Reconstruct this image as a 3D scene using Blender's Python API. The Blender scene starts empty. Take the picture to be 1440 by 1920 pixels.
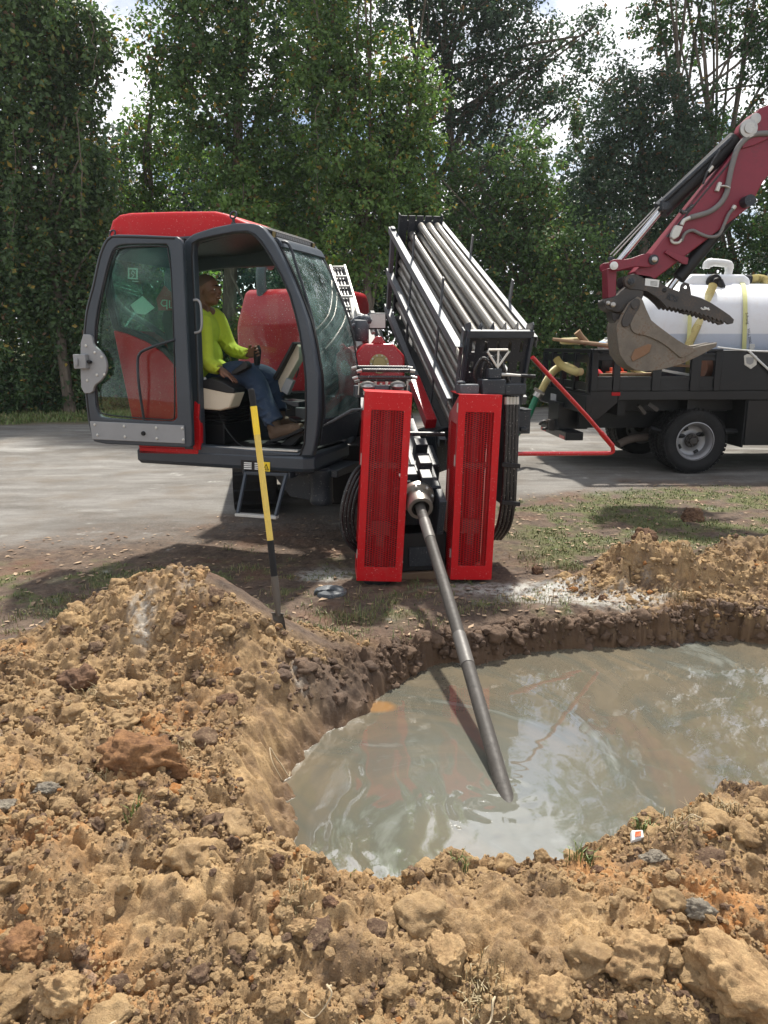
import bpy, math, random
import numpy as np
from mathutils import Vector, Matrix, Quaternion, noise as mnoise
R = math.radians
PI = math.pi
sc = bpy.context.scene
col = sc.collection

# ------------------------------------------------------------------ camera
CAM_H = 1.6; PITCH = R(12.5); FPX = 1400.0
cam_d = bpy.data.cameras.new('camera'); cam = bpy.data.objects.new('camera', cam_d); col.objects.link(cam)
cam.location = (0, 0, CAM_H); cam.rotation_euler = (R(90) - PITCH, 0, 0)
cam_d.sensor_fit = 'VERTICAL'; cam_d.sensor_height = 24.0; cam_d.lens = 24.0 * FPX / 1920.0
cam_d.clip_start = 0.05; cam_d.clip_end = 2000
sc.camera = cam

# ------------------------------------------------------------------ light
SUN_AZ, SUN_EL = R(14), R(60)
sdir = Vector((math.sin(SUN_AZ) * math.cos(SUN_EL), math.cos(SUN_AZ) * math.cos(SUN_EL), math.sin(SUN_EL)))
sun_d = bpy.data.lights.new('sun', 'SUN'); sun_d.energy = 5.0; sun_d.angle = R(2.5); sun_d.color = (1.0, .95, .86)
sun = bpy.data.objects.new('sun', sun_d); col.objects.link(sun)
sun.rotation_euler = (-sdir).to_track_quat('-Z', 'Y').to_euler(); sun.location = sdir * 40

w = bpy.data.worlds.new('World'); sc.world = w; w.use_nodes = True
nt = w.node_tree; nt.nodes.clear()
N = nt.nodes.new; L = nt.links.new
out = N('ShaderNodeOutputWorld'); bg = N('ShaderNodeBackground'); bg.inputs[1].default_value = 0.09
sky = N('ShaderNodeTexSky'); sky.sky_type = 'NISHITA'; sky.sun_disc = False
sky.sun_elevation = SUN_EL; sky.sun_rotation = SUN_AZ; sky.air_density = 1.0; sky.dust_density = 1.6; sky.ozone_density = 1.5
geo = N('ShaderNodeTexCoord')
sep = N('ShaderNodeSeparateXYZ'); L(geo.outputs['Generated'], sep.inputs[0])
mx = N('ShaderNodeMath'); mx.operation = 'MAXIMUM'; mx.inputs[1].default_value = 0.12; L(sep.outputs[2], mx.inputs[0])
ad = N('ShaderNodeMath'); ad.operation = 'ADD'; ad.inputs[1].default_value = 0.25; L(mx.outputs[0], ad.inputs[0])
dv = N('ShaderNodeVectorMath'); dv.operation = 'DIVIDE'
cb = N('ShaderNodeCombineXYZ'); [L(ad.outputs[0], cb.inputs[i]) for i in range(3)]
L(geo.outputs['Generated'], dv.inputs[0]); L(cb.outputs[0], dv.inputs[1])
n1 = N('ShaderNodeTexNoise'); n1.inputs['Scale'].default_value = 2.3; n1.inputs['Detail'].default_value = 8; n1.inputs['Roughness'].default_value = .56
n1.inputs['Distortion'].default_value = .35
mp = N('ShaderNodeMapping'); mp.inputs['Location'].default_value = (3.35, 1.2, 0.4)
L(dv.outputs[0], mp.inputs[0]); L(mp.outputs[0], n1.inputs['Vector'])
cr = N('ShaderNodeValToRGB'); cr.color_ramp.elements[0].position = .43; cr.color_ramp.elements[1].position = .53
L(n1.outputs['Fac'], cr.inputs[0])
n2 = N('ShaderNodeTexNoise'); n2.inputs['Scale'].default_value = 5.0; n2.inputs['Detail'].default_value = 6
L(mp.outputs[0], n2.inputs['Vector'])
cr2 = N('ShaderNodeValToRGB'); cr2.color_ramp.elements[0].position = .28; cr2.color_ramp.elements[1].position = .56
cr2.color_ramp.elements[0].color = (5.2, 5.6, 6.2, 1); cr2.color_ramp.elements[1].color = (15, 15, 15.2, 1)
L(n2.outputs['Fac'], cr2.inputs[0])
mxc = N('ShaderNodeMix'); mxc.data_type = 'RGBA'
L(cr.outputs[0], mxc.inputs['Factor']); L(sky.outputs[0], mxc.inputs['A']); L(cr2.outputs[0], mxc.inputs['B'])
L(mxc.outputs['Result'], bg.inputs[0]); L(bg.outputs[0], out.inputs[0])

sc.view_settings.view_transform = 'Standard'; sc.view_settings.look = 'None'
sc.view_settings.exposure = 0.5; sc.view_settings.gamma = 1.0
sc.cycles.max_bounces = 8; sc.cycles.diffuse_bounces = 3; sc.cycles.glossy_bounces = 4
sc.cycles.transparent_max_bounces = 12; sc.cycles.caustics_reflective = False; sc.cycles.caustics_refractive = False

# ------------------------------------------------------------------ helpers
rng = np.random.default_rng(7)
random.seed(7)

def ray(px, py):
    u = (px - 720) / FPX; v = -(py - 960) / FPX
    return Vector((u, math.cos(PITCH) + v * math.sin(PITCH), -math.sin(PITCH) + v * math.cos(PITCH)))
def at(px, py, Y=None, z=None):
    d = ray(px, py); t = Y / d.y if Y is not None else (z - CAM_H) / d.z
    return Vector((0, 0, CAM_H)) + d * t

class Frame:
    """local axes: a along A, b along B, c along C from an origin"""
    def __init__(s, O, A, B, C): s.O, s.A, s.B, s.C = Vector(O), Vector(A).normalized(), Vector(B).normalized(), Vector(C).normalized()
    def __call__(s, a, b, c): return s.O + s.A * a + s.B * b + s.C * c
    def hit(s, px, py, b=0):
        """local (a, c) where the sight line of a measured point meets the plane b = const"""
        d = ray(px, py); o = Vector((0, 0, CAM_H)); P0 = s.O + s.B * b
        t = (P0 - o).dot(s.B) / d.dot(s.B); q = o + d * t - s.O
        M = Matrix((s.A, s.B, s.C)).transposed().inverted(); r = M @ q
        return r.x, r.z

IDENT = Frame((0, 0, 0), (1, 0, 0), (0, 1, 0), (0, 0, 1))

def setp(o, label=None, cat=None, group=None, kind=None):
    if label: o['label'] = label
    if cat: o['category'] = cat
    if group: o['group'] = group
    if kind: o['kind'] = kind
    return o
def thing(name, label, cat, loc=(0, 0, 0), group=None):
    o = bpy.data.objects.new(name, None); col.objects.link(o); o.location = loc; o.empty_display_size = .1
    return setp(o, label, cat, group)
def wloc(o):
    v = Vector((0, 0, 0))
    while o is not None: v = v + Vector(o.location); o = o.parent
    return v

class MB:
    def __init__(s, fr=None): s.v = []; s.f = []; s.fr = fr or IDENT
    def add(s, vs, fs, local=True):
        n = len(s.v); s.v += [s.fr(*v) for v in vs] if local else [Vector(v) for v in vs]
        s.f += [tuple(i + n for i in f) for f in fs]; return s
    def box(s, a0, a1, b0, b1, c0, c1):
        vs = [(a, b, c) for a in (a0, a1) for b in (b0, b1) for c in (c0, c1)]
        s.add(vs, [(0, 1, 3, 2), (4, 6, 7, 5), (0, 4, 5, 1), (2, 3, 7, 6), (0, 2, 6, 4), (1, 5, 7, 3)]); return s
    def beam(s, p0, p1, w_, h_, up=(0, 0, 1), local=True):
        if local: p0, p1 = s.fr(*p0), s.fr(*p1)
        p0, p1 = Vector(p0), Vector(p1); d = (p1 - p0).normalized(); up = Vector(up)
        sd = d.cross(up)
        if sd.length < 1e-4: sd = d.cross(Vector((1, 0, 0)))
        sd.normalize(); u = sd.cross(d)
        vs = [p + sd * (i * w_ / 2) + u * (j * h_ / 2) for p in (p0, p1) for i, j in ((-1, -1), (1, -1), (1, 1), (-1, 1))]
        s.add(vs, [(3, 2, 1, 0), (4, 5, 6, 7), (0, 1, 5, 4), (1, 2, 6, 5), (2, 3, 7, 6), (3, 0, 4, 7)], False); return s
    def tube(s, pts, r, seg=10, local=True, smooth=0, cap=True, closed=False):
        P = [s.fr(*p) if local else Vector(p) for p in pts]
        if smooth:
            P = catmull(P, smooth)
        n = len(P); rr = r if isinstance(r, (list, tuple)) else [r] * n
        if len(rr) != n:
            rr = list(np.interp(np.linspace(0, 1, n), np.linspace(0, 1, len(rr)), rr))
        vs = []; fs = []; prev = None
        for i, p in enumerate(P):
            if closed: d = (P[(i + 1) % n] - P[i - 1]).normalized()
            else: d = (P[min(i + 1, n - 1)] - P[max(i - 1, 0)]).normalized()
            if prev is None:
                x = d.cross(Vector((0, 0, 1)));
                if x.length < .1: x = d.cross(Vector((1, 0, 0)))
            else: x = prev - d * prev.dot(d)
            x.normalize(); prev = x; y = d.cross(x)
            vs += [p + x * (rr[i] * math.cos(2 * PI * k / seg)) + y * (rr[i] * math.sin(2 * PI * k / seg)) for k in range(seg)]
        m = n if closed else n - 1
        for i in range(m):
            j = (i + 1) % n
            for k in range(seg):
                k2 = (k + 1) % seg; fs.append((i * seg + k, i * seg + k2, j * seg + k2, j * seg + k))
        if cap and not closed: fs.append(tuple(range(seg))[::-1]); fs.append(tuple(range((n - 1) * seg, n * seg)))
        s.add(vs, fs, False); return s
    def lathe(s, prof, O, D, seg=24, local=True, cap=True):
        """prof: list of (radius, distance along D)"""
        if local:
            O2 = s.fr(*O); D = s.fr(*(Vector(O) + Vector(D))) - O2; O = O2
        O = Vector(O); D = Vector(D).normalized(); x = D.cross(Vector((0, 0, 1)))
        if x.length < .1: x = D.cross(Vector((1, 0, 0)))
        x.normalize(); y = D.cross(x); vs = []; fs = []
        for r_, h in prof:
            vs += [O + D * h + x * (r_ * math.cos(2 * PI * k / seg)) + y * (r_ * math.sin(2 * PI * k / seg)) for k in range(seg)]
        for i in range(len(prof) - 1):
            for k in range(seg):
                k2 = (k + 1) % seg; fs.append((i * seg + k, i * seg + k2, (i + 1) * seg + k2, (i + 1) * seg + k))
        if cap: fs.append(tuple(range(seg))[::-1]); fs.append(tuple(range((len(prof) - 1) * seg, len(prof) * seg)))
        s.add(vs, fs, False); return s
    def prism(s, pts, b0, b1):
        """pts: (a, c) outline, extruded along b"""
        n = len(pts); vs = [(a, b0, c) for a, c in pts] + [(a, b1, c) for a, c in pts]
        fs = [tuple(range(n)), tuple(range(n, 2 * n))[::-1]] + [(i, i + n, (i + 1) % n + n, (i + 1) % n) for i in range(n)]
        s.add(vs, fs); return s
    def ring(s, outer, inner, b0, b1, n=80):
        o = resample(outer, n); i_ = resample(inner, n)
        best = min(range(n), key=lambda k: sum((o[j][0] - i_[(j + k) % n][0]) ** 2 + (o[j][1] - i_[(j + k) % n][1]) ** 2 for j in range(0, n, 4)))
        i_ = i_[best:] + i_[:best]
        vs = [(a, b, c) for b in (b0, b1) for L_ in (o, i_) for a, c in L_]; fs = []
        for k in range(n):
            k2 = (k + 1) % n
            fs += [(k, k2, n + k2, n + k), (2 * n + k2, 2 * n + k, 3 * n + k, 3 * n + k2), (k2, k, 2 * n + k, 2 * n + k2), (n + k, n + k2, 3 * n + k2, 3 * n + k)]
        s.add(vs, fs); return s
    def ball(s, c, r, sx=1, sy=1, sz=1, seg=12, rings=8):
        vs = [(c[0] + r * sx * math.sin(PI * i / rings) * math.cos(2 * PI * k / seg), c[1] + r * sy * math.sin(PI * i / rings) * math.sin(2 * PI * k / seg), c[2] + r * sz * math.cos(PI * i / rings)) for i in range(rings + 1) for k in range(seg)]
        fs = [(i * seg + k, i * seg + (k + 1) % seg, (i + 1) * seg + (k + 1) % seg, (i + 1) * seg + k) for i in range(rings) for k in range(seg)]
        s.add(vs, fs); return s
    def build(s, name, m, parent=None, bevel=0, sharp=35, label=None, weld=False, seg=2):
        me = bpy.data.meshes.new(name); base = wloc(parent) if parent is not None else Vector((0, 0, 0))
        org = base
        if parent is None and s.v:
            org = Vector((sum(v.x for v in s.v) / len(s.v), sum(v.y for v in s.v) / len(s.v), min(v.z for v in s.v)))
        me.from_pydata([v - org for v in s.v], [], s.f); me.validate(); me.update()
        import bmesh
        bm = bmesh.new(); bm.from_mesh(me)
        bmesh.ops.remove_doubles(bm, verts=bm.verts, dist=1e-5)
        bmesh.ops.recalc_face_normals(bm, faces=bm.faces); bm.to_mesh(me); bm.free()
        me.shade_smooth(); me.set_sharp_from_angle(angle=R(sharp))
        o = bpy.data.objects.new(name, me); col.objects.link(o); me.materials.append(m)
        if parent is not None: o.parent = parent
        else: o.location = org
        if bevel:
            b = o.modifiers.new('bevel', 'BEVEL'); b.width = bevel; b.segments = seg; b.limit_method = 'ANGLE'; b.angle_limit = R(40)
            b.harden_normals = False
        if label: o['label'] = label
        return o

def catmull(P, k):
    n = len(P); outp = []
    for i in range(n - 1):
        p0 = P[max(i - 1, 0)]; p1 = P[i]; p2 = P[i + 1]; p3 = P[min(i + 2, n - 1)]
        for j in range(k):
            t = j / k
            outp.append(.5 * ((2 * p1) + (p2 - p0) * t + (2 * p0 - 5 * p1 + 4 * p2 - p3) * t * t + (3 * p1 - p0 - 3 * p2 + p3) * t ** 3))
    outp.append(P[-1]); return outp
def smooth2(pts, k=5, closed=True):
    """round a closed outline with a Chaikin pass"""
    for _ in range(k):
        q = []; n = len(pts)
        for i in range(n if closed else n - 1):
            a, b = pts[i], pts[(i + 1) % n]
            q += [(a[0] * .75 + b[0] * .25, a[1] * .75 + b[1] * .25), (a[0] * .25 + b[0] * .75, a[1] * .25 + b[1] * .75)]
        pts = q
    return pts
def resample(pts, n):
    P = np.array(list(pts) + [pts[0]], float); d = np.r_[0, np.cumsum(np.hypot(*np.diff(P, axis=0).T))]
    t = np.linspace(0, d[-1], n, endpoint=False)
    r_ = list(zip(np.interp(t, d, P[:, 0]), np.interp(t, d, P[:, 1])))
    a = sum(r_[i][0] * r_[(i + 1) % n][1] - r_[(i + 1) % n][0] * r_[i][1] for i in range(n))
    return r_ if a > 0 else r_[::-1]

def copy_thing(src, delta=None):
    c = src.copy(); col.objects.link(c)
    for ch in [o for o in bpy.data.objects if o.parent == src]:
        d = ch.copy(); col.objects.link(d); d.parent = c
        for g in [o for o in bpy.data.objects if o.parent == ch]:
            e = g.copy(); col.objects.link(e); e.parent = d
    if delta is not None: c.location = Vector(src.location) + Vector(delta)
    return c

# ------------------------------------------------------------------ numpy noise
def _h(ix, iy, seed):
    h = (ix.astype(np.int64) * 374761393 + iy.astype(np.int64) * 668265263 + seed * 974634777) & 0xffffffff
    h = ((h ^ (h >> 13)) * 1274126177) & 0xffffffff
    return ((h ^ (h >> 16)) & 0xffff) / 65535.0
def vn(x, y, seed=0):
    ix = np.floor(x); iy = np.floor(y); fx = x - ix; fy = y - iy
    def g(dx, dy):
        a = _h(ix + dx, iy + dy, seed) * 2 * PI
        return np.cos(a) * (fx - dx) + np.sin(a) * (fy - dy)
    sx = fx * fx * fx * (fx * (fx * 6 - 15) + 10); sy = fy * fy * fy * (fy * (fy * 6 - 15) + 10)
    return 1.5 * ((g(0, 0) * (1 - sx) + g(1, 0) * sx) * (1 - sy) + (g(0, 1) * (1 - sx) + g(1, 1) * sx) * sy)
def fbm(x, y, s, oct=4, seed=0, gain=.5, ridge=False):
    a = 1.0; t = 0; x = x * s; y = y * s; n = 0
    for o in range(oct):
        q = vn(x, y, seed + o * 17)
        if ridge: q = 3.2 * np.abs(q) - .9
        t = t + a * q; n += a; a *= gain; x, y = x * 2.03 + 5.1, y * 2.03 - 3.7
    return t / n

def np_mesh(name, verts, faces_flat, nper, m, smooth=False, colattr=None):
    """fast mesh from arrays; every face has nper corners"""
    me = bpy.data.meshes.new(name); nv = len(verts); nf = len(faces_flat) // nper
    me.vertices.add(nv); me.vertices.foreach_set('co', np.ascontiguousarray(verts, dtype=np.float32).ravel())
    me.loops.add(nf * nper); me.loops.foreach_set('vertex_index', np.ascontiguousarray(faces_flat, dtype=np.int32).ravel())
    me.polygons.add(nf); me.polygons.foreach_set('loop_start', np.arange(0, nf * nper, nper, dtype=np.int32))
    me.polygons.foreach_set('use_smooth', np.full(nf, smooth, dtype=bool))
    me.update(calc_edges=True)
    if colattr is not None:
        for k, arr in colattr.items():
            at_ = me.color_attributes.new(k, 'FLOAT_COLOR', 'POINT'); at_.data.foreach_set('color', np.ascontiguousarray(arr, dtype=np.float32).ravel())
    me.materials.append(m); return me

# ------------------------------------------------------------------ materials
MATS = {}
class NT:
    def __init__(s, name):
        s.m = bpy.data.materials.new(name); s.m.use_nodes = True; s.t = s.m.node_tree; s.b = s.t.nodes['Principled BSDF']; s.out = s.t.nodes['Material Output']
    def n(s, typ, **kw):
        o = s.t.nodes.new('ShaderNode' + typ)
        for k, v in kw.items():
            if k in o.inputs.keys(): o.inputs[k].default_value = v
            else: setattr(o, k, v)
        return o
    def l(s, a, b): s.t.links.new(a, b)
    def coord(s): return s.n('TexCoord').outputs['Object']
    def noise(s, scale, detail=4, rough=.6, vec=None, dist=0.0):
        q = s.n('TexNoise'); q.inputs['Scale'].default_value = scale; q.inputs['Detail'].default_value = detail; q.inputs['Roughness'].default_value = rough
        q.inputs['Distortion'].default_value = dist
        s.l(vec if vec is not None else s.coord(), q.inputs['Vector']); return q.outputs['Fac']
    def ramp(s, fac, p0, p1, c0=(0, 0, 0, 1), c1=(1, 1, 1, 1)):
        q = s.n('ValToRGB'); e = q.color_ramp.elements; e[0].position = p0; e[1].position = p1; e[0].color = c0; e[1].color = c1
        s.l(fac, q.inputs[0]); return q.outputs[0]
    def mix(s, fac, a, b):
        q = s.n('Mix'); q.data_type = 'RGBA'
        for v, k in ((fac, 'Factor'), (a, 'A'), (b, 'B')):
            if isinstance(v, (tuple, list)): q.inputs[k].default_value = tuple(v) + ((1,) if len(v) == 3 else ())
            elif isinstance(v, (int, float)): q.inputs[k].default_value = v
            else: s.l(v, q.inputs[k])
        return q.outputs['Result']
    def math(s, op, a, b=None):
        q = s.n('Math'); q.operation = op
        for v, i in ((a, 0), (b, 1)):
            if v is None: continue
            if isinstance(v, (int, float)): q.inputs[i].default_value = v
            else: s.l(v, q.inputs[i])
        return q.outputs[0]
    def bump(s, h, strength=.3, dist=.01, normal=None):
        q = s.n('Bump'); q.inputs['Strength'].default_value = strength; q.inputs['Distance'].default_value = dist; s.l(h, q.inputs['Height'])
        if normal is not None: s.l(normal, q.inputs['Normal'])
        return q.outputs[0]

def paint(name, c, rough=.35, metal=0.0, dirt=.25, dirt_c=(.23, .2, .17), scale=6, bump=.08, coat=0.0, speck=0.0, var=.12, spec=.5):
    """painted / plain solid surface with tone variation, dirt patches and fine splash specks"""
    t = NT(name); n_ = t.noise(scale, 5, .65); n2_ = t.noise(scale * 9, 4, .7)
    c2 = tuple(max(0, x * (1 - var * 1.6)) for x in c); c1 = tuple(min(1, x * (1 + var)) for x in c)
    colr = t.mix(n_, c2, c1)
    if dirt:
        d = t.math('MULTIPLY', t.ramp(t.math('MULTIPLY', n_, n2_), .26, .42), dirt); colr = t.mix(d, colr, dirt_c)
        rr = t.mix(d, (rough,) * 3, (.8,) * 3)
    else: rr = None
    if speck:
        v = t.noise(90, 2, .5); sp = t.math('MULTIPLY', t.ramp(v, .66, .70), speck); colr = t.mix(sp, colr, (.62, .6, .56))
    t.l(colr, t.b.inputs['Base Color'])
    t.b.inputs['Metallic'].default_value = metal; t.b.inputs['Coat Weight'].default_value = coat; t.b.inputs['Coat Roughness'].default_value = .08
    t.b.inputs['Specular IOR Level'].default_value = spec
    rn = t.math('ADD', t.math('MULTIPLY', n2_, .25), rough - .1)
    if rr is not None: rn = t.math('MAXIMUM', rn, t.math('MULTIPLY', d, .8))
    t.l(rn, t.b.inputs['Roughness'])
    if bump: t.l(t.bump(n2_, bump, .004), t.b.inputs['Normal'])
    MATS[name] = t.m; return t.m

red = paint('red_paint', (.50, .003, .007), .45, coat=.0, dirt=.22, dirt_c=(.30, .10, .085), speck=.22, var=.1, spec=.3, bump=.03, scale=3)
redw = paint('red_paint_wet_specked', (.42, .005, .012), .3, coat=.3, dirt=.08, speck=.5, dirt_c=(.4, .2, .19), spec=.4)
grey = paint('cab_grey', (.034, .044, .057), .38, dirt=.12, dirt_c=(.10, .105, .105), coat=.08, spec=.4)
dgrey = paint('dark_grey_steel', (.018, .023, .030), .42, dirt=.3, dirt_c=(.07, .075, .075), speck=.2, spec=.4)
lgrey = paint('light_grey_cast', (.26, .265, .27), .5, dirt=.1, dirt_c=(.15, .15, .14), bump=.2)
blackp = paint('black_plastic', (.008, .008, .009), .45, dirt=.1, dirt_c=(.04, .04, .038), spec=.35)
blackm = paint('black_truck_paint', (.004, .005, .008), .34, dirt=.35, dirt_c=(.022, .022, .022), coat=.08, spec=.35)
rubber = paint('rubber', (.013, .013, .014), .7, dirt=.35, dirt_c=(.055, .05, .043), bump=.3, spec=.3)
hosem = paint('hose_rubber', (.014, .014, .015), .38, dirt=.3, dirt_c=(.1, .1, .1), speck=.6)
steel = paint('bare_steel', (.42, .4, .37), .32, metal=.9, dirt=.35, dirt_c=(.2, .17, .14), bump=.15)
chrome = paint('chrome_rod', (.5, .5, .51), .2, metal=1.0, dirt=0, bump=0)
wetsteel = paint('wet_grey_steel', (.075, .082, .092), .5, metal=.15, dirt=.4, dirt_c=(.05, .054, .06), speck=.45)
cream = paint('cream_plastic', (.58, .5, .38), .5, dirt=.15)
white = paint('white_plastic', (.70, .71, .69), .4, dirt=.2, dirt_c=(.5, .4, .3), bump=.05)
yellow = paint('yellow_grip_paint', (.85, .6, .02), .4, dirt=.15)
palemetal = paint('galvanised', (.55, .54, .5), .45, metal=.3, dirt=.35, dirt_c=(.28, .25, .2), speck=.3)
dirtysteel = paint('muddy_bucket_steel', (.20, .17, .135), .62, metal=.1, dirt=1.0, dirt_c=(.14, .08, .045), scale=4.5, bump=.6, var=.5)
darkcast = paint('dark_cast_steel', (.05, .045, .042), .5, metal=.2, dirt=.6, dirt_c=(.14, .09, .055), bump=.25)
armred = paint('excavator_red', (.20, .010, .028), .45, dirt=.45, dirt_c=(.06, .02, .025), var=.22, scale=3)
orange = paint('orange_plastic', (.8, .12, .03), .45, dirt=.2)
green = paint('green_pipe', (.01, .17, .08), .4, dirt=.15)
yhose = paint('ribbed_yellow_hose', (.62, .54, .26), .5, dirt=.35, dirt_c=(.3, .22, .12))
strapm = paint('yellow_strap', (.62, .62, .28), .8, dirt=.15, bump=.3)
wood = paint('weathered_wood', (.32, .2, .11), .8, dirt=.4, bump=.4, var=.3)
brass = paint('dull_brass', (.35, .28, .13), .4, metal=.8)

def glass(name, tint=(.55, .72, .66), dust_sheen=.08, streak=0.0, refl=1.0):
    t = NT(name); nt_ = t.t; nt_.nodes.remove(t.b)
    tr = t.n('BsdfTransparent'); tr.inputs[0].default_value = tint + (1,)
    gl = t.n('BsdfGlossy'); gl.inputs['Roughness'].default_value = .0
    fr = t.n('Fresnel'); fr.inputs[0].default_value = 1.5
    m1 = t.n('MixShader'); t.l(t.math('MULTIPLY', fr.outputs[0], refl), m1.inputs[0]); t.l(tr.outputs[0], m1.inputs[1]); t.l(gl.outputs[0], m1.inputs[2])
    df = t.n('BsdfDiffuse'); df.inputs[0].default_value = (.60, .78, .74, 1)  # teal diffuse layer paints in the sky's reflection; splashes share the colour
    mp_ = t.n('Mapping'); t.l(t.coord(), mp_.inputs[0]); mp_.inputs['Scale'].default_value = (1, 1, 1)
    a = t.noise(5, 3, .6, mp_.outputs[0]); f = t.math('MULTIPLY', t.ramp(a, .35, .8), dust_sheen)
    if streak:
        m_ = t.n('Mapping'); t.l(t.coord(), m_.inputs[0]); m_.inputs['Scale'].default_value = (1.6, 1.6, 9); m_.inputs['Rotation'].default_value = (0, .15, 0)
        b_ = t.math('MULTIPLY', t.ramp(t.noise(2.2, 5, .7, m_.outputs[0]), .54, .66), t.ramp(t.noise(30, 3, .6), .35, .65))
        sx = t.n('SeparateXYZ'); t.l(t.coord(), sx.inputs[0])
        top = t.ramp(sx.outputs[2], .35, .75)
        c_ = t.ramp(t.noise(120, 2, .6), .58, .68)
        f = t.math('MAXIMUM', f, t.math('MULTIPLY', t.math('MULTIPLY', b_, .8), streak))
        f = t.math('MAXIMUM', f, t.math('MULTIPLY', c_, streak * .6))
    m2 = t.n('MixShader'); t.l(f, m2.inputs[0]); t.l(m1.outputs[0], m2.inputs[1]); t.l(df.outputs[0], m2.inputs[2])
    t.l(m2.outputs[0], t.out.inputs[0]); return t.m
glass_clear = glass('green_tinted_glass', (.80, .92, .87), .01, 0, .3); glass_light = glass('pale_tinted_glass', (.86, .95, .92), .01, 0, .4)
glass_dirty = glass('splashed_windshield', (.66, .88, .83), .26, .45, 1.3)
# ================================================================== GROUND
PIT_PX = [(1440, 1150), (1300, 1150), (1200, 1158), (1120, 1160), (1040, 1165), (960, 1172), (890, 1190), (820, 1188), (740, 1215), (690, 1238), (630, 1258),
          (520, 1300), (448, 1370), (420, 1470), (450, 1570), (535, 1650)]
NEAR_PX = [(655, 1680), (750, 1635), (850, 1605), (1000, 1600), (1130, 1575), (1215, 1522), (1300, 1490), (1390, 1452), (1440, 1462)]
PIT = [(3.0, 4.25), (2.2, 4.3)] + [tuple(at(a, b, z=0)[:2]) for a, b in PIT_PX] + [tuple(at(a, b, z=.04)[:2]) for a, b in NEAR_PX] + [(2.2, 2.45), (2.9, 2.7), (3.3, 3.4)]
PIT = np.array(PIT)
WATER_Z = -.155

def pit_sd(x, y):
    d = np.full(x.shape, 1e9); ins = np.zeros(x.shape, bool); n = len(PIT)
    for i in range(n):
        ax, ay = PIT[i]; bx, by = PIT[(i + 1) % n]; ex, ey = bx - ax, by - ay
        t = np.clip(((x - ax) * ex + (y - ay) * ey) / (ex * ex + ey * ey), 0, 1)
        d = np.minimum(d, np.hypot(x - ax - t * ex, y - ay - t * ey))
        c = ((ay > y) != (by > y)) & (x < (bx - ax) * (y - ay) / (by - ay + 1e-12) + ax); ins ^= c
    return np.where(ins, -d, d)
def g2(x, y, cx, cy, sx, sy, rot=0, p=2.0):
    dx = x - cx; dy = y - cy; c, s = math.cos(rot), math.sin(rot)
    u = (dx * c + dy * s) / sx; v = (-dx * s + dy * c) / sy
    return np.exp(-(u * u + v * v) ** (p / 2))
def sstep(a, b, x):
    t = np.clip((x - a) / (b - a), 0, 1); return t * t * (3 - 2 * t)
def near_edge(x): return 7.3 + .42 * np.clip(x, -12, 3.2) + .12 * np.clip(x - 3.2, 0, 40)
def far_edge(x): return 17.6 + .26 * x

def masks(x, y):
    n_lo = fbm(x, y, .9, 4, 11); n_md = fbm(x, y, 3.2, 4, 12); n_hi = fbm(x, y, 11, 3, 13)
    e = .35 * n_lo + .12 * n_md
    road = sstep(-.55, .75, y - near_edge(x) + e * 2.6) * sstep(.3, -.3, y - far_edge(x) + e * 2)
    # spoil (dug sandy clay)
    foot = np.minimum(3.62 + .12 * np.sin(x * 2.3) + np.where(x < -.9, .25 * np.exp(-((x + 1.2) / .5) ** 2), 0) - .35 * sstep(-1.4, -2.2, x), 3.95)
    s1 = sstep(.09, -.12, y - foot + .25 * e) * sstep(-.12, -.5, x + .28 * (y - 2.9) * (y < 3.4) + e * .25)
    s2 = sstep(2.75, 2.35, y - np.clip(x - .9, 0, 2) * .35 + e * .4)
    s3 = np.clip(g2(x, y, 2.1, 4.85, .95, .42, .05) * 1.9 - .35 + e * .5, 0, 1)
    s4 = np.clip(g2(x, y, -.3, 3.8, .35, .16) * 1.2 - .5 + e * .5, 0, 1)
    s5 = sstep(1.3, 1.9, x + .5 * e) * sstep(5.1, 4.6, y + e * .5)
    sand = np.clip(np.maximum.reduce([s1, s2, s3, s4, s5 * .8]), 0, 1)
    grass = sstep(-.2, .6, y - far_edge(x) + e * 2)
    gpatch = .8 * sstep(.9, 1.5, x + .3 * n_lo) * sstep(4.55, 5.3, y + .4 * n_lo) * sstep(.05, -.35, y - near_edge(x)) * sstep(-.18, .28, n_md + .6 * n_lo + .1)
    gp2 = sstep(-.02, .4, n_md + .5 * n_hi + .5 * n_lo) * .7 * sstep(4.0, 4.5, y) * sstep(-.4, -.9, y - near_edge(x)) * sstep(5.9, 5.0, y)
    grass = np.clip(np.maximum.reduce([grass, gpatch, gp2]), 0, 1) * (1 - sand)
    spill = np.clip(g2(x, y, 1.0, 4.72, .5, .24, -.2) * 1.6 - .35 + n_md * .9, 0, 1) + np.clip(g2(x, y, -.42, 5.15, .22, .2) * 1.5 - .4 + n_md * .9, 0, 1) \
        + np.clip(g2(x, y, 1.45, 4.5, .25, .2) * 1.3 - .4 + n_md * .9, 0, 1)
    spill = spill + .55 * np.clip(g2(x, y, -1.17, 3.42, .07, .16, .25) * 1.6 - .4 + n_hi * .8, 0, 1) + .5 * np.clip(g2(x, y, -.95, 3.5, .06, .07) * 1.5 - .4 + n_hi * .9, 0, 1)
    return sand, road, grass, np.clip(spill, 0, 1)

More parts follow.
